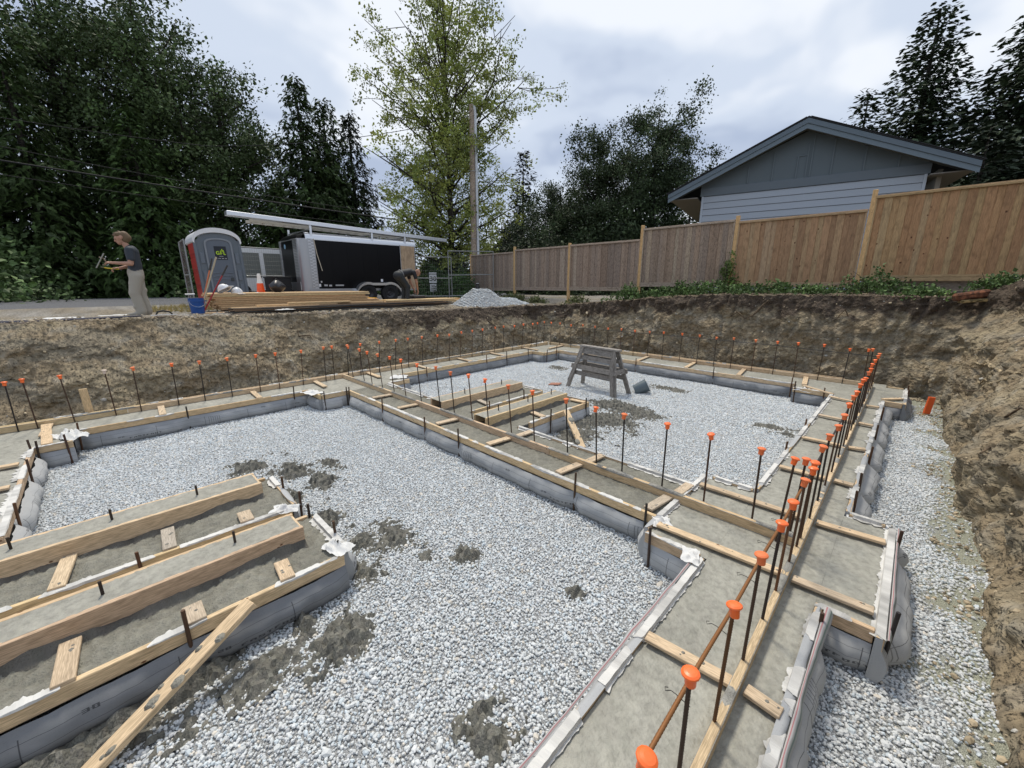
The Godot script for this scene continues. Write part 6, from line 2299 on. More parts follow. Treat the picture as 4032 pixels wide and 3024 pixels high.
func make_people() -> void:
	# standing man, cleaning a float
	var skin := Color(0.44, 0.25, 0.175)
	var shirt := Color(0.03, 0.036, 0.048)
	var trou := Color(0.37, 0.34, 0.285)
	var shoe := Color(0.3, 0.28, 0.24)
	var t := thing("person", "person in dark tee shirt and pale baggy trousers standing, cleaning a trowel", "person", Vector3(-12.35, 1.545, -0.72), -0.12)
	t.rotation.x = 0.0
	var m := mb()
	var b := [
		[Vector3(0, 0.95, -0.03), Vector3(0, 1.1, -0.05), 0.15, 0.14, shirt, Vector3(1.12, 1, 0.82)],
		[Vector3(0, 1.1, -0.05), Vector3(0, 1.36, -0.04), 0.14, 0.15, shirt, Vector3(1.2, 1, 0.8)],
		[Vector3(-0.13, 1.41, -0.02), Vector3(0.13, 1.41, -0.02), 0.078, 0.078, shirt],
		[Vector3(0, 1.42, -0.01), Vector3(0, 1.53, 0.04), 0.062, 0.056, skin],
		[Vector3(0, 0.93, -0.03), Vector3(0, 0.86, -0.03), 0.155, 0.15, trou, Vector3(1.1, 1, 0.9)],
	]
	for s in [-1.0, 1.0]:
		var kz: float = 0.05 if s > 0 else -0.035
		b.append([Vector3(s * 0.09, 0.86, -0.03), Vector3(s * 0.105, 0.5, kz), 0.118, 0.098, trou])
		b.append([Vector3(s * 0.105, 0.5, kz), Vector3(s * 0.11, 0.12, kz - 0.05), 0.094, 0.092, trou])
		b.append([Vector3(s * 0.11, 0.10, kz - 0.04), Vector3(s * 0.112, 0.07, kz - 0.03), 0.09, 0.088, trou])
		for q in [[0.16, 0.05, 0.104], [0.22, -0.03, 0.098], [0.34, 0.03, 0.094], [0.56, -0.02, 0.102], [0.66, 0.03, 0.108]]:
			b.append([Vector3(s * 0.10, q[0], kz + q[1] * 0.7 - 0.05), Vector3(s * 0.125, q[0] + 0.05, kz + q[1] * 0.7 - 0.01), q[2] * 0.6, q[2] * 0.5, trou])
		b.append([Vector3(s * 0.11, 0.05, kz - 0.07), Vector3(s * 0.125, 0.04, kz + 0.16), 0.05, 0.042, shoe])
		b.append([Vector3(s * 0.185, 1.40, -0.02), Vector3(s * 0.225, 1.22, -0.02), 0.075, 0.066, shirt])
	b.append([Vector3(0.225, 1.24, -0.02), Vector3(0.235, 1.12, 0.0), 0.048, 0.044, skin])
	b.append([Vector3(0.235, 1.12, 0.0), Vector3(0.16, 1.13, 0.27), 0.045, 0.028, skin])
	b.append([Vector3(-0.225, 1.24, -0.02), Vector3(-0.235, 1.1, 0.0), 0.048, 0.044, skin])
	b.append([Vector3(-0.235, 1.1, 0.0), Vector3(-0.09, 1.03, 0.22), 0.045, 0.028, skin])
	flesh(m, b, 0.014, 0.02)
	head(m, Vector3(0, 1.635, 0.085), Vector3(0, -0.28, 1), Vector3(0, 1, 0.28), skin)
	hand(m, Vector3(0.155, 1.13, 0.285), Vector3(-0.25, 0.12, 1), Vector3(0.4, 1, 0), 1.0, 0.5, skin)
	hand(m, Vector3(-0.085, 1.025, 0.235), Vector3(0.2, -0.05, 1), Vector3(-0.3, 1, 0), -1.0, 0.75, skin)
	put("body", m, M.any, t)
	m = mb()
	var hair := Color(0.15, 0.10, 0.058)
	flesh(m, [[Vector3(0, 1.71, 0.03), Vector3(0, 1.695, 0.12), 0.085, 0.07, hair], [Vector3(0, 1.66, 0.0), Vector3(0, 1.63, 0.02), 0.088, 0.08, hair], [Vector3(-0.05, 1.72, 0.13), Vector3(0.05, 1.72, 0.13), 0.04, 0.04, hair], [Vector3(0, 1.72, 0.15), Vector3(0.0, 1.705, 0.2), 0.03, 0.014, hair], [Vector3(0.045, 1.745, 0.1), Vector3(0.05, 1.745, 0.17), 0.025, 0.012, hair], [Vector3(-0.04, 1.76, 0.06), Vector3(-0.03, 1.79, 0.11), 0.025, 0.012, hair]], 0.009, 0.02)
	put("hair", m, M.any, t)
	# his float and brush
	var fl := thing("hand_float", "flat grey float held up by the standing person", "hand float", t.transform * Vector3(0.11, 1.17, 0.43))
	fl.rotation.y = -0.12
	m = mb()
	m.box(Vector3(0, 0.0, 0.045), Vector3(0.11, 0.34, 0.01), Basis(Vector3.RIGHT, -0.5), 0.003)
	put("blade", m, M.float_metal, fl)
	m = mb(Color(0.25, 0.2, 0.14))
	m.tube([Vector3(0, 0.07, 0.05), Vector3(0, 0.045, -0.015), Vector3(0, -0.05, -0.055), Vector3(0, -0.09, 0.02)], 0.013, 8)
	put("grip", m, M.any, fl)
	var br := thing("brush", "yellow handled brush in the standing person's other hand", "brush", t.transform * Vector3(-0.05, 1.01, 0.33))
	m = mb(Color(0.65, 0.5, 0.03))
	m.tube([Vector3(0, 0, -0.1), Vector3(0.02, 0.01, 0.06), Vector3(0.03, 0.025, 0.13)], [0.013, 0.011, 0.008], 8)
	put("handle", m, M.any, br)
	m = mb(Color(0.2, 0.18, 0.12))
	m.box(Vector3(0.035, 0.03, 0.15), Vector3(0.03, 0.02, 0.05))
	put("bristles", m, M.any, br)
	# bending man
	skin = Color(0.40, 0.22, 0.15)
	shirt = Color(0.012, 0.013, 0.017)
	trou = Color(0.022, 0.024, 0.028)
	shoe = Color(0.16, 0.11, 0.08)
	t = thing("person", "bald person in black clothes bending over a tool case by the trailer", "person", Vector3(-12.75, 1.66, -7.74), PI)
	m = mb()
	b = [
		[Vector3(0, 0.88, -0.27), Vector3(0, 0.93, -0.1), 0.15, 0.145, shirt, Vector3(1.1, 0.9, 1)],
		[Vector3(0, 0.93, -0.1), Vector3(0, 0.98, 0.14), 0.145, 0.15, shirt, Vector3(1.2, 0.85, 1)],
		[Vector3(-0.14, 0.98, 0.2), Vector3(0.14, 0.98, 0.2), 0.08, 0.08, shirt],
		[Vector3(0, 0.99, 0.22), Vector3(0, 0.98, 0.36), 0.065, 0.058, skin],
		[Vector3(-0.06, 0.86, -0.31), Vector3(0.06, 0.86, -0.31), 0.14, 0.14, trou],
	]
	for s in [-1.0, 1.0]:
		b.append([Vector3(s * 0.1, 0.84, -0.3), Vector3(s * 0.13, 0.48, -0.04), 0.11, 0.085, trou])
		b.append([Vector3(s * 0.13, 0.48, -0.04), Vector3(s * 0.14, 0.09, -0.08), 0.08, 0.068, trou])
		b.append([Vector3(s * 0.14, 0.05, -0.1), Vector3(s * 0.15, 0.045, 0.13), 0.052, 0.045, shoe])
		b.append([Vector3(s * 0.19, 0.96, 0.2), Vector3(s * 0.21, 0.79, 0.24), 0.072, 0.062, shirt])
		b.append([Vector3(s * 0.21, 0.8, 0.24), Vector3(s * 0.2, 0.64, 0.27), 0.047, 0.043, skin])
		b.append([Vector3(s * 0.2, 0.64, 0.27), Vector3(s * 0.11, 0.38, 0.36), 0.043, 0.028, skin])
	flesh(m, b, 0.016, 0.035)
	head(m, Vector3(0, 0.965, 0.46), Vector3(0, -0.75, 0.65), Vector3(0, 0.65, 0.75), skin)
	for s in [-1.0, 1.0]:
		hand(m, Vector3(s * 0.11, 0.37, 0.365), Vector3(-s * 0.3, -1, 0.2), Vector3(0, 0.2, 1), -s, 0.35, skin)
	put("body", m, M.any, t)
	m = mb(Color(0.25, 0.25, 0.25))
	var bp := []
	for k in 13:
		var a := TAU * k / 12.0
		bp.append(Vector3(cos(a) * 0.172, 0.90 + sin(a) * 0.14, -0.205 - sin(a) * 0.05))
	m.tube(bp, 0.014, 6)
	put("belt", m, M.any, t)

# ---------------------------------------------------------------- trees and plants
# a handful of leaf blades round a point, about one metre across
func leaf_clump(seed_: int, count: int, size: float, spread: float, droop: float) -> ArrayMesh:
	var r := RandomNumberGenerator.new()
	r.seed = seed_
	var m := mb()
	for i in count:
		var p := Vector3(r.randfn(), r.randfn() * 0.7, r.randfn()) * spread
		var d := Vector3(r.randfn(), r.randfn() * 0.4 - droop, r.randfn()).normalized()
		var s := d.cross(Vector3(r.randfn(), r.randfn(), r.randfn())).normalized()
		var l := size * r.randf_range(0.7, 1.3)
		var k := r.randf_range(0.75, 1.25)
		m.col = Color(k, k, k * r.randf_range(0.8, 1.05))
		var up := s.cross(d).normalized() * l * 0.12
		m.tri(p, p + d * l * 0.5 + s * l * 0.36 + up, p + d * l, up)
		m.tri(p, p + d * l, p + d * l * 0.5 - s * l * 0.36 + up, up)
	return m.mesh()

# a flat drooping spray of scale leaves, about one metre long along +z
func frond(seed_: int, droop: float, width: float, count := 26) -> ArrayMesh:
	var r := RandomNumberGenerator.new()
	r.seed = seed_
	var m := mb()
	for i in count:
		var t := (i + r.randf()) / count
		var c := Vector3(0, -droop * t * t, t)
		for s in [-1.0, 1.0]:
			var l: float = width * (1.0 - 0.75 * t) * r.randf_range(0.6, 1.25)
			var d := Vector3(s * 0.8, -0.25 - droop * 0.5 * r.randf(), 0.6).normalized()
			var w := Vector3(-d.z, r.randf_range(-0.3, 0.3), d.x) * 0.06 * r.randf_range(0.8, 1.4)
			var k := r.randf_range(0.7, 1.3)
			m.col = Color(k, k, k * 0.9)
			m.tri(c - w, c + w, c + d * l, Vector3.UP)
			var q := c + d * l * 0.5
			m.tri(q - w * 0.8, q + w * 0.8, q + (d + Vector3(0, -0.2, 0.9)).normalized() * l * 0.5, Vector3.UP)
	return m.mesh()

func limb(m: MB, a: Vector3, b: Vector3, ra: float, rb: float, bend := 0.1) -> Array:
	var p := []
	var rr := []
	var off := Vector3(rng.randfn(), rng.randfn() * 0.3, rng.randfn()) * a.distance_to(b) * bend
	for k in 6:
		var t := k / 5.0
		p.append(a.lerp(b, t) + off * sin(PI * t))
		rr.append(lerpf(ra, rb, t))
	m.tube(p, rr, 6, false)
	return p

func tint(c: Color, v: float) -> Color:
	var k := exp(rng.randfn() * v)
	return Color(c.r * k, c.g * k, c.b * k)

# conifer: whorls of drooping sprays round a straight trunk
func conifer(label: String, at: Vector3, h: float, wide: float, c: Color, n: int, mesh: Mesh, droop: float, gap: float, bare := 0.04, group := "evergreen trees", top_pow := 1.0) -> void:
	var t := thing("conifer_tree", label, "tree", at, 0.0, group)
	var m := mb(Color(0.07, 0.055, 0.045))
	m.tube([Vector3(0, -0.5, 0), Vector3(0.05, h * 0.5, 0), Vector3(0, h * 0.97, 0)], [h * 0.016 + 0.06, h * 0.009 + 0.04, 0.02], 8)
	put("trunk", m, M.bark, t)
	var xs := []
	var cs := []
	var bm := mb(Color(0.06, 0.05, 0.04))
	var y := h * bare
	while y < h * 0.985:
		var f := y / h
		var r := wide * pow(1.0 - f, top_pow) * (0.35 + 0.65 * smoothstep(0.0, 0.25, f + 0.12)) + 0.12
		var k := maxi(5, int(n * (0.5 + r / wide) * 0.6))
		var a0 := rng.randf() * TAU
		for i in k:
			var a := a0 + TAU * i / k + rng.randfn() * 0.3
			var len := r * rng.randf_range(0.55, 1.18)
			var dir := Vector3(cos(a), 0, sin(a))
			var tip := Vector3(0, y, 0) + dir * len + Vector3(0, -droop * len + 0.25 * len * f, 0)
			if len > 0.8 and i % 2 == 0:
				bm.tube([Vector3(0, y, 0), Vector3(0, y, 0).lerp(tip, 0.9)], [0.03, 0.008], 4, false)
			var steps := maxi(1, int(len / 0.5))
			for s in steps:
				var u := (s + 0.6 + 0.4 * rng.randf()) / steps
				if u < 0.2 and rng.randf() < 0.5:
					continue
				for g in 11:
					var p := Vector3(0, y, 0).lerp(tip, u) + Vector3(rng.randfn(), rng.randfn() * 0.8, rng.randfn()) * 0.2
					var sz := rng.randf_range(0.22, 0.48) * (0.55 + 0.45 * len / wide)
					var yaw := a + rng.randfn() * 0.8
					var b := Basis.from_euler(Vector3(droop * 0.55 + rng.randfn() * 0.25 - 0.1, -yaw + PI / 2, rng.randfn() * 0.4))
					xs.append(Transform3D(b.scaled_local(Vector3.ONE * sz), p))
					cs.append(tint(c, 0.28))
		y += gap * rng.randf_range(0.7, 1.3) * (0.6 + 0.4 * (1.0 - f))
	put("branches", bm, M.bark, t)
	scatter("crown", mesh, M.leaf, xs, cs, t)

# broadleaf: trunk, boughs and twigs, leaf clumps along the outer twigs
func broadleaf(label: String, at: Vector3, h: float, shape: Callable, boughs: int, c: Color, c2: Color, mesh: Mesh, clump: float, per: int, trunk: float, low: float, group := "broadleaf trees", spread := 0.5, rise := 0.83, holes := 0.06) -> void:
	var t := thing("broadleaf_tree", label, "tree", at, 0.0, group)
	var m := mb(Color(0.10, 0.085, 0.07))
	m.tube([Vector3(0, -0.5, 0), Vector3(0.1, h * 0.3, 0.05), Vector3(-0.05, h * 0.6, 0), Vector3(0, h * 0.95, 0)], [trunk, trunk * 0.75, trunk * 0.45, 0.03], 9, false)
	put("trunk", m, M.bark, t)
	var lm := mb(Color(0.085, 0.07, 0.058))
	var xs := []
	var cs := []
	for i in boughs:
		var f := low + (0.97 - low) * (i + rng.randf()) / boughs
		var a := i * 2.399 + rng.randfn() * 0.4
		var r: float = shape.call(f, a) * rng.randf_range(0.7, 1.1)
		var base := Vector3(0, h * f * rise * rng.randf_range(0.9, 1.1), 0)
		var tip := Vector3(cos(a) * r, h * f + r * 0.12, sin(a) * r)
		var bp := limb(lm, base, tip, trunk * 0.35 * (1.0 - f) + 0.03, 0.012, 0.08)
		for j in maxi(3, int(r * 2.6)):
			var u := rng.randf_range(0.25, 1.0)
			var s: Vector3 = base.lerp(tip, u)
			s = (bp[int(u * 5)] as Vector3)
			var e := s + Vector3(rng.randfn(), rng.randfn() * 0.55 + 0.1, rng.randfn()) * (0.35 + r * 0.16)
			if j % 2 == 0:
				limb(lm, s, e, 0.018, 0.006, 0.1)
			for k in per:
				var p := s.lerp(e, rng.randf_range(0.35, 1.15)) + Vector3(rng.randfn(), rng.randfn() * 0.6, rng.randfn()) * spread * 0.5
				if n1.get_noise_3dv((p + at) * 1.5) > holes:
					continue
				xs.append(Transform3D(Basis.from_euler(Vector3(rng.randf() * 6.3, rng.randf() * 6.3, 0)).scaled(Vector3.ONE * clump * rng.randf_range(0.55, 1.2)), p))
				cs.append(tint(c.lerp(c2, rng.randf()), 0.25))
	put("boughs", lm, M.bark, t)
	scatter("crown", mesh, M.maple_leaf if c.r > 0.1 else M.leaf, xs, cs, t)

# low bush: stems from the ground, leaves on them
func bush(label: String, at: Vector3, w: float, h: float, d: float, n: int, c: Color, mesh: Mesh, size: float, group: String, called := "shrub", category := "shrub") -> void:
	var t := thing(called, label, category, at, 0.0, group)
	var m := mb(Color(0.07, 0.075, 0.04))
	for i in maxi(4, n / 40):
		var e := Vector3(rng.randf_range(-0.45, 0.45) * w, rng.randf_range(0.4, 0.95) * h, rng.randf_range(-0.45, 0.45) * d)
		limb(m, Vector3(e.x * 0.4, -0.05, e.z * 0.4), e, 0.012, 0.004, 0.15)
	put("stems", m, M.bark, t)
	var xs := []
	var cs := []
	for i in n:
		var q := Vector3(rng.randfn() * 0.3, 0, rng.randfn() * 0.3)
		var top := maxf(0.15, 1.0 - q.length_squared() * 2.0) * (0.75 + 0.5 * n2.get_noise_2d(q.x * 3.0 + at.x, q.z * 3.0 + at.z))
		var p := Vector3(q.x * w, pow(rng.randf(), 0.7) * top * h, q.z * d)
		xs.append(Transform3D(Basis.from_euler(Vector3(rng.randf() * 6.3, rng.randf() * 6.3, 0)).scaled(Vector3.ONE * size * rng.randf_range(0.6, 1.3)), p))
		cs.append(tint(c, 0.3))
	scatter("foliage", mesh, M.leaf, xs, cs, t)

func make_green() -> void:
	var cedar := frond(3, 0.75, 0.5, 34)
	var fir := frond(4, 0.25, 0.5, 30)
	var leafs := leaf_clump(5, 46, 0.17, 0.36, 0.15)
	var maple := leaf_clump(6, 34, 0.25, 0.42, 0.35)
	var small := leaf_clump(7, 44, 0.2, 0.34, 0.1)
	var dk := Color(0.066, 0.11, 0.033)
	var md := Color(0.065, 0.11, 0.03)
	# beyond the street, left to right
	conifer("tall dark cedar at the left edge, its top out of the picture", Vector3(-31.5, 1.5, 5.4), 19.0, 4.2, dk, 12, cedar, 0.45, 0.42, 0.05)
	conifer("thin tall cedar second from the left edge", Vector3(-30.5, 1.5, 3.4), 15.5, 3.0, dk, 11, cedar, 0.45, 0.42, 0.05)
	conifer("cedar behind the standing person with drooping lower branches", Vector3(-28.5, 1.5, 1.0), 10.5, 3.6, md, 12, cedar, 0.5, 0.40, 0.06)
	conifer("bright green lower cedar left of the toilet", Vector3(-28.2, 1.5, -2.6), 9.0, 3.4, Color(0.075, 0.13, 0.034), 12, cedar, 0.5, 0.40, 0.07)
	conifer("low cedar at far left over the street's edge", Vector3(-28.4, 1.5, 4.2), 9.0, 3.4, md, 12, cedar, 0.5, 0.40, 0.06)
	var dome := func(f: float, _a: float) -> float: return 4.4 * sqrt(maxf(0.03, 1.0 - pow((f - 0.5) * 1.95, 2.0)))
	broadleaf("great dark broadleaf tree behind the standing person, rounded crown", Vector3(-33.5, 1.4, -0.5), 15.9, dome, 46, dk, Color(0.07, 0.105, 0.034), leafs, 1.0, 5, 0.42, 0.22, "broadleaf trees", 0.5, 0.83, 0.05)
	broadleaf("broadest dark tree with domed crown left of the toilet", Vector3(-32.0, 1.4, -4.0), 16.4, dome, 46, dk, Color(0.07, 0.105, 0.034), leafs, 1.0, 5, 0.45, 0.2, "broadleaf trees", 0.5, 0.83, 0.06)
	broadleaf("dark broadleaf tree sloping down above the toilet", Vector3(-31.0, 1.4, -7.0), 13.6, func(f: float, _a: float) -> float: return 3.6 * sqrt(maxf(0.03, 1.0 - pow((f - 0.5) * 1.95, 2.0))), 38, dk, Color(0.07, 0.10, 0.036), leafs, 1.0, 5, 0.36, 0.18, "broadleaf trees", 0.5, 0.83, 0.06)
	conifer("pointed cedar with the highest spire above the trailer", Vector3(-29.05, 1.4, -10.8), 13.2, 4.6, dk, 13, cedar, 0.5, 0.38, 0.05)
	conifer("middle cedar spire above the trailer", Vector3(-29.5, 1.4, -12.5), 12.6, 4.3, dk, 13, cedar, 0.5, 0.38, 0.05)
	conifer("right cedar spire above the trailer's tail", Vector3(-29.8, 1.4, -14.3), 12.2, 4.0, Color(0.034, 0.05, 0.022), 10, cedar, 0.55, 0.42, 0.05)
	conifer("low dark cedar behind the trailer roof", Vector3(-27.8, 1.4, -8.6), 7.0, 3.0, md, 11, cedar, 0.5, 0.40, 0.05)
	bush("dense dark hedge behind the standing person", Vector3(-28.6, 1.5, 2.5), 8.5, 3.4, 2.0, 900, dk, leafs, 1.1, "hedge growing along the street", "hedge", "hedge")
	bush("dense dark hedge behind the toilet", Vector3(-28.8, 1.5, -4.6), 8.5, 3.4, 2.0, 900, dk, leafs, 1.1, "hedge growing along the street", "hedge", "hedge")
	bush("dense dark hedge behind the trailer", Vector3(-28.6, 1.5, -12.0), 8.5, 3.2, 2.0, 900, dk, leafs, 1.1, "hedge growing along the street", "hedge", "hedge")
	# thin bright maple beside the pole
	broadleaf("tall airy light green maple behind the utility pole", Vector3(-19.9, 1.5, -15.2), 17.5, func(f: float, _a: float) -> float: return 4.5 * (1.0 - 0.6 * smoothstep(0.62, 1.0, f)) * (0.8 + 0.2 * smoothstep(0.1, 0.3, f)), 84, Color(0.20, 0.26, 0.06), Color(0.36, 0.39, 0.11), maple, 0.5, 3, 0.2, 0.1, "broadleaf trees", 0.4, 0.74, 0.22)
	bush("dark green shrub mass at the maple's foot", Vector3(-21.0, 1.5, -15.5), 5.0, 3.2, 2.5, 420, Color(0.05, 0.085, 0.022), small, 0.8, "shrubs behind the wire fence")
	bush("small bright shrub behind the wire gate", Vector3(-16.0, 1.5, -12.6), 1.4, 1.5, 1.2, 160, Color(0.06, 0.115, 0.03), small, 0.42, "shrubs behind the wire fence")
	bush("leafy shrub behind the speed sign", Vector3(-17.8, 1.5, -12.6), 2.0, 1.5, 1.4, 200, Color(0.05, 0.10, 0.03), small, 0.45, "shrubs behind the wire fence")
	# beyond the fence
	conifer("small dark fir standing alone between maple and oaks", Vector3(-27.3, 1.5, -29.2), 12.3, 3.4, Color(0.028, 0.042, 0.03), 13, fir, 0.1, 0.5, 0.2)
	var oak := func(f: float, a: float) -> float: return (3.7 + 0.9 * sin(a * 2.0)) * sqrt(maxf(0.05, 1.0 - pow((f - 0.55) * 2.0, 2.0)))
	broadleaf("dark open crowned tree left of the house, left one of two", Vector3(-17.6, 1.5, -26.8), 11.0, oak, 30, Color(0.038, 0.062, 0.024), Color(0.055, 0.085, 0.032), leafs, 0.8, 8, 0.3, 0.2, "broadleaf trees", 0.5, 0.83, 0.12)
	broadleaf("dark open crowned tree left of the house, right one of two", Vector3(-14.5, 1.5, -29.0), 12.6, oak, 34, Color(0.038, 0.062, 0.024), Color(0.055, 0.085, 0.032), leafs, 0.85, 8, 0.34, 0.18, "broadleaf trees", 0.5, 0.83, 0.12)
	broadleaf("smaller dark tree filling in left of the two oaks", Vector3(-20.8, 1.5, -26.5), 8.2, oak, 26, Color(0.038, 0.062, 0.024), Color(0.055, 0.085, 0.032), leafs, 0.8, 8, 0.24, 0.15, "broadleaf trees", 0.5, 0.83, 0.12)
	bush("dark brush behind the grey fence panels", Vector3(-19.5, 1.5, -22.0), 7.5, 4.6, 3.0, 900, Color(0.04, 0.06, 0.024), small, 0.9, "brush beyond the fence")
	bush("dark brush under the oaks beyond the fence", Vector3(-15.5, 1.5, -25.0), 9.0, 5.4, 3.5, 1100, Color(0.04, 0.064, 0.024), small, 0.9, "brush beyond the fence")
	bush("dark brush between the fir and the maple", Vector3(-24.5, 1.5, -25.0), 9.0, 5.6, 3.0, 900, Color(0.030, 0.045, 0.022), small, 1.0, "brush beyond the fence")
	conifer("dark fir just left of the house eave", Vector3(-11.0, 1.5, -27.0), 7.0, 2.2, dk, 9, fir, 0.2, 0.5, 0.1)
	conifer("tall dark fir behind the right of the house", Vector3(-1.6, 1.5, -33.0), 14.8, 4.8, Color(0.055, 0.085, 0.045), 16, fir, 0.15, 0.42, 0.1, "evergreen trees", 0.85)
	conifer("tall dark fir at the right edge of the picture", Vector3(2.1, 1.5, -32.0), 13.4, 5.0, Color(0.055, 0.083, 0.046), 16, fir, 0.15, 0.40, 0.1, "evergreen trees", 0.8)
	conifer("shorter spruce showing over the roof", Vector3(-3.6, 1.5, -30.5), 10.7, 3.4, Color(0.04, 0.066, 0.03), 14, fir, 0.15, 0.45, 0.1)
	conifer("dense spruce behind the right eave of the house", Vector3(1.0, 1.5, -27.0), 7.2, 3.2, Color(0.028, 0.045, 0.024), 11, fir, 0.15, 0.45, 0.1)
	# weeds and brambles along the fence foot
	var bramble := leaf_clump(9, 9, 0.5, 0.42, 0.2)
	var n := 0
	for q in [[-13.7, 0.6, 0.5], [-12.4, 0.7, 0.4], [-10.9, 0.5, 0.35], [-9.1, 0.5, 0.4], [-6.75, 0.8, 0.6], [-5.9, 0.55, 0.35], [-5.1, 0.9, 0.45], [-4.35, 0.8, 0.5], [-3.5, 0.7, 0.3], [-2.75, 0.75, 0.35], [-1.9, 0.55, 0.3], [-0.75, 1.0, 0.6], [0.1, 0.5, 0.3], [1.1, 0.45, 0.35]]:
		var x: float = q[0]
		var z := -12.75 + rng.randf_range(-0.3, 0.3) + 0.15 * smoothstep(-4.0, 0.0, x)
		bush("leafy bramble at the fence foot, %s from the left" % ordinal(n), Vector3(x, gy(x, z) - 0.02, z), q[1] * 1.5, q[2], 0.8, int(190 * q[1]), Color(0.085, 0.145, 0.04) if n > 3 else Color(0.12, 0.14, 0.05), bramble, 0.12, "brambles along the fence foot", "bramble", "bramble")
		n += 1
	bush("thin vine climbing the third fence post from the right", Vector3(-4.1, 2.1, -13.28), 0.45, 1.3, 0.16, 70, Color(0.12, 0.18, 0.04), bramble, 0.12, "vine", "vine", "vine")
	# dry grass tufts near the street
	var tuft := mb()
	var r := RandomNumberGenerator.new()
	r.seed = 3
	for i in 14:
		var a := r.randf() * TAU
		var d := Vector3(cos(a), 0, sin(a))
		var e := d * r.randf_range(0.05, 0.3) + Vector3(0, r.randf_range(0.2, 0.6), 0)
		var s := Vector3(-d.z, 0, d.x) * 0.012
		tuft.tri(-s + d * 0.03, s + d * 0.03, e, Vector3.UP)
	var gx := []
	var gc := []
	for i in 900:
		var z := rng.randf_range(-3.2, -0.9)
		var x := rng.randf_range(-16.0, -12.9)
		if n2.get_noise_2d(x * 0.8, z * 0.8) + rng.randf() * 0.3< 0.1:
			continue
		gx.append(Transform3D(Basis(Vector3.UP, rng.randf() * 6.3).scaled(Vector3.ONE * rng.randf_range(0.12, 0.3)), Vector3(x, gy(x, z), z)))
		gc.append(tint(Color(0.42, 0.33, 0.13).lerp(Color(0.12, 0.13, 0.04), rng.randf() * 0.5), 0.2))
	var o := scatter("dry_grass", tuft.mesh(), M.leaf, gx, gc, self)
	tag(o, "straw coloured dry grass on the verge by the street", "grass")

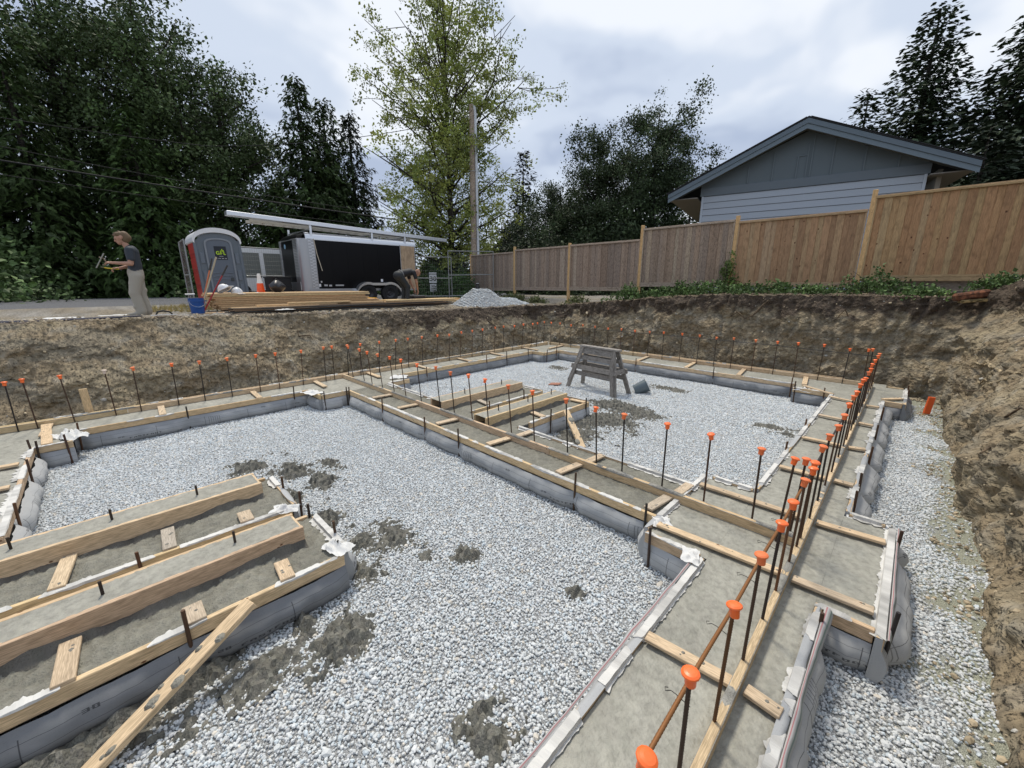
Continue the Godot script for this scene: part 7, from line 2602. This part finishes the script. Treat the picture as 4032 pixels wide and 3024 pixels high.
func make_litter() -> void:
	# roots and sticks on the banks
	var n := 0
	for q in [[Vector3(0.97, 1.02, -9.9), Vector3(0.99, 1.08, -8.9), 0.012], [Vector3(0.93, 0.88, -10.3), Vector3(1.02, 1.1, -9.3), 0.011], [Vector3(0.93, 0.9, -10.1), Vector3(1.03, 1.15, -8.1), 0.018], [Vector3(0.87, 0.75, -9.7), Vector3(0.92, 0.87, -8.95), 0.009], [Vector3(1.0, 1.12, -10.8), Vector3(1.04, 1.2, -10.1), 0.012], [Vector3(0.87, 0.75, -9.07), Vector3(0.99, 1.07, -8.1), 0.013], [Vector3(0.90, 0.77, -6.53), Vector3(0.86, 0.66, -5.75), 0.012], [Vector3(-2.9, 1.45, -11.85), Vector3(-2.6, 1.85, -11.95), 0.02], [Vector3(-3.4, 1.42, -11.8), Vector3(-2.9, 1.45, -11.84), 0.016], [Vector3(-1.2, 1.5, -11.8), Vector3(-0.9, 1.6, -11.8), 0.014], [Vector3(-9.85, 1.35, -6.4), Vector3(-9.9, 1.4, -7.5), 0.008], [Vector3(-9.7, 1.1, -8.9), Vector3(-9.75, 0.85, -9.1), 0.012], [Vector3(-9.9, 1.2, -3.2), Vector3(-9.85, 1.0, -3.4), 0.012], [Vector3(0.78, 0.44, -10.3), Vector3(0.92, 0.85, -8.2), 0.008], [Vector3(0.87, 0.73, -7.5), Vector3(0.95, 0.94, -6.66), 0.009]]:
		var where := ["longest pale stick in the heap on the right bank", "upper slanting stick on the right bank", "thick pale stick lowest in the heap on the right bank", "thin stick below the heap on the right bank", "stick on the right bank nearest the fence corner", "thin root on the right bank low down", "curved root hanging on the near right bank", "forked root sticking up from the far bank", "bent root lying on the far bank", "short stick on the far bank below the leaning post", "long thin root across the left bank", "pale root hanging on the left bank near the corner", "pale root on the left bank below the lumber", "longest dark root sagging across the right bank", "dark root nearest the camera high on the right bank"][n] as String
		var c := Color(0.62, 0.5, 0.32) if n < 6 else Color(0.22, 0.16, 0.1)
		var m := mb(c)
		var a := on_bank(q[0], 0.03)
		var b := on_bank(q[1], 0.05)
		var w := Vector3(0, rng.randfn() * 0.06, rng.randfn() * 0.05)
		m.tube([Vector3.ZERO, (b - a) * 0.35 + w, (b - a) * 0.7 - w * 0.5, b - a], [q[2] * 0.9, q[2] * 1.5, q[2] * 1.3, q[2] * 0.6], 6)
		var o := put("stick", m, M.bark, self)
		o.position = a
		tag(o, where, "stick", "sticks and roots on the banks")
		n += 1
	var t := thing("wood_chunk", "reddish split chunk of wood on the bank below the highest fence panel", "wood", Vector3(0.75, 1.95, -11.9), 0.4)
	var m := mb(Color(0.26, 0.10, 0.05))
	m.box(Vector3(0, 0.08, 0), Vector3(0.5, 0.14, 0.2), Basis(Vector3.BACK, 0.2), 0.05)
	put("block", m, M.bark, t)
	m = mb(Color(0.5, 0.36, 0.16))
	m.box(Vector3(0.02, -0.02, 0.06), Vector3(0.4, 0.06, 0.14), Basis(Vector3.BACK, 0.1), 0.02)
	put("split_face", m, M.bark, t)
	# clods of earth below and above the cut
	var xs := []
	var cs := []
	for i in 5200:
		var p: Vector3
		var k := rng.randi() % 4
		if k == 0:
			p = Vector3(rng.randf_range(0.3, 0.85), 0.0, rng.randf_range(-11.0, -1.0))
			if n2.get_noise_2d(p.x * 1.6, p.z * 1.6) * 0.5 + p.x < 0.5:
				continue
			p.y = 0.008 + maxf(0.0, p.x - 0.7) * 0.5
		elif k == 1:
			var x := -9.35 - absf(rng.randfn()) * 0.8 - 0.9
			p = Vector3(x, gy(x, 0) + 0.01, rng.randf_range(-11.5, 3.0))
			p.y = gy(p.x, p.z) + 0.01
		elif k == 2:
			p = Vector3(rng.randf_range(-8.9, 1.0), 0.02, -10.98 - absf(rng.randfn()) * 0.12)
		else:
			p = Vector3(rng.randf_range(-9.0, 1.5), 0.0, -11.9 - absf(rng.randfn()) * 0.5)
			p.y = gy(p.x, p.z) + 0.01
		var s := (0.012 if k == 0 else 0.018) * exp(clampf(rng.randfn() * 0.5, -1.0, 0.9))
		xs.append(Transform3D(Basis.from_euler(Vector3(rng.randf() * 6, rng.randf() * 6, 0)).scaled(Vector3.ONE * s), p))
		cs.append(tint(Color(0.38, 0.31, 0.21) if k != 3 else Color(0.15, 0.11, 0.075), 0.2))
	for q in bank_spots:
		var s := 0.013 * exp(rng.randfn() * 0.5)
		xs.append(Transform3D(Basis.from_euler(Vector3(rng.randf() * 6, rng.randf() * 6, 0)).scaled(Vector3.ONE * s), q))
		cs.append(tint(Color(0.42, 0.345, 0.235) if rng.randf() < 0.85 else Color(0.40, 0.39, 0.36), 0.25))
	var o := scatter("soil_clods", pebble(91), M.stone, xs, cs, self)
	tag(o, "crumbs of brown soil along the foot and lip of the banks", "soil")

func _ready() -> void:
	make_world()
	rng.seed = 7
	for a in [[n1, 101, 0.6, 4], [n2, 202, 0.7, 4], [n3, 303, 1.0, 3]]:
		a[0].seed = a[1]
		a[0].frequency = a[2]
		a[0].fractal_octaves = a[3]
	n4.seed = 404
	n4.noise_type = FastNoiseLite.TYPE_CELLULAR
	n4.frequency = 5.0
	n4.fractal_octaves = 2
	n4.cellular_return_type = FastNoiseLite.RETURN_DISTANCE
	make_materials()
	make_ground()
	make_gravel()
	make_footings()
	make_rebar()
	make_fence()
	make_house()
	make_pit_things()
	make_spills()
	make_scraps()
	make_toilet()
	make_trailer()
	make_van()
	make_wire()
	make_sign()
	make_stacks()
	make_small()
	make_pole()
	make_people()
	make_green()
	make_litter()
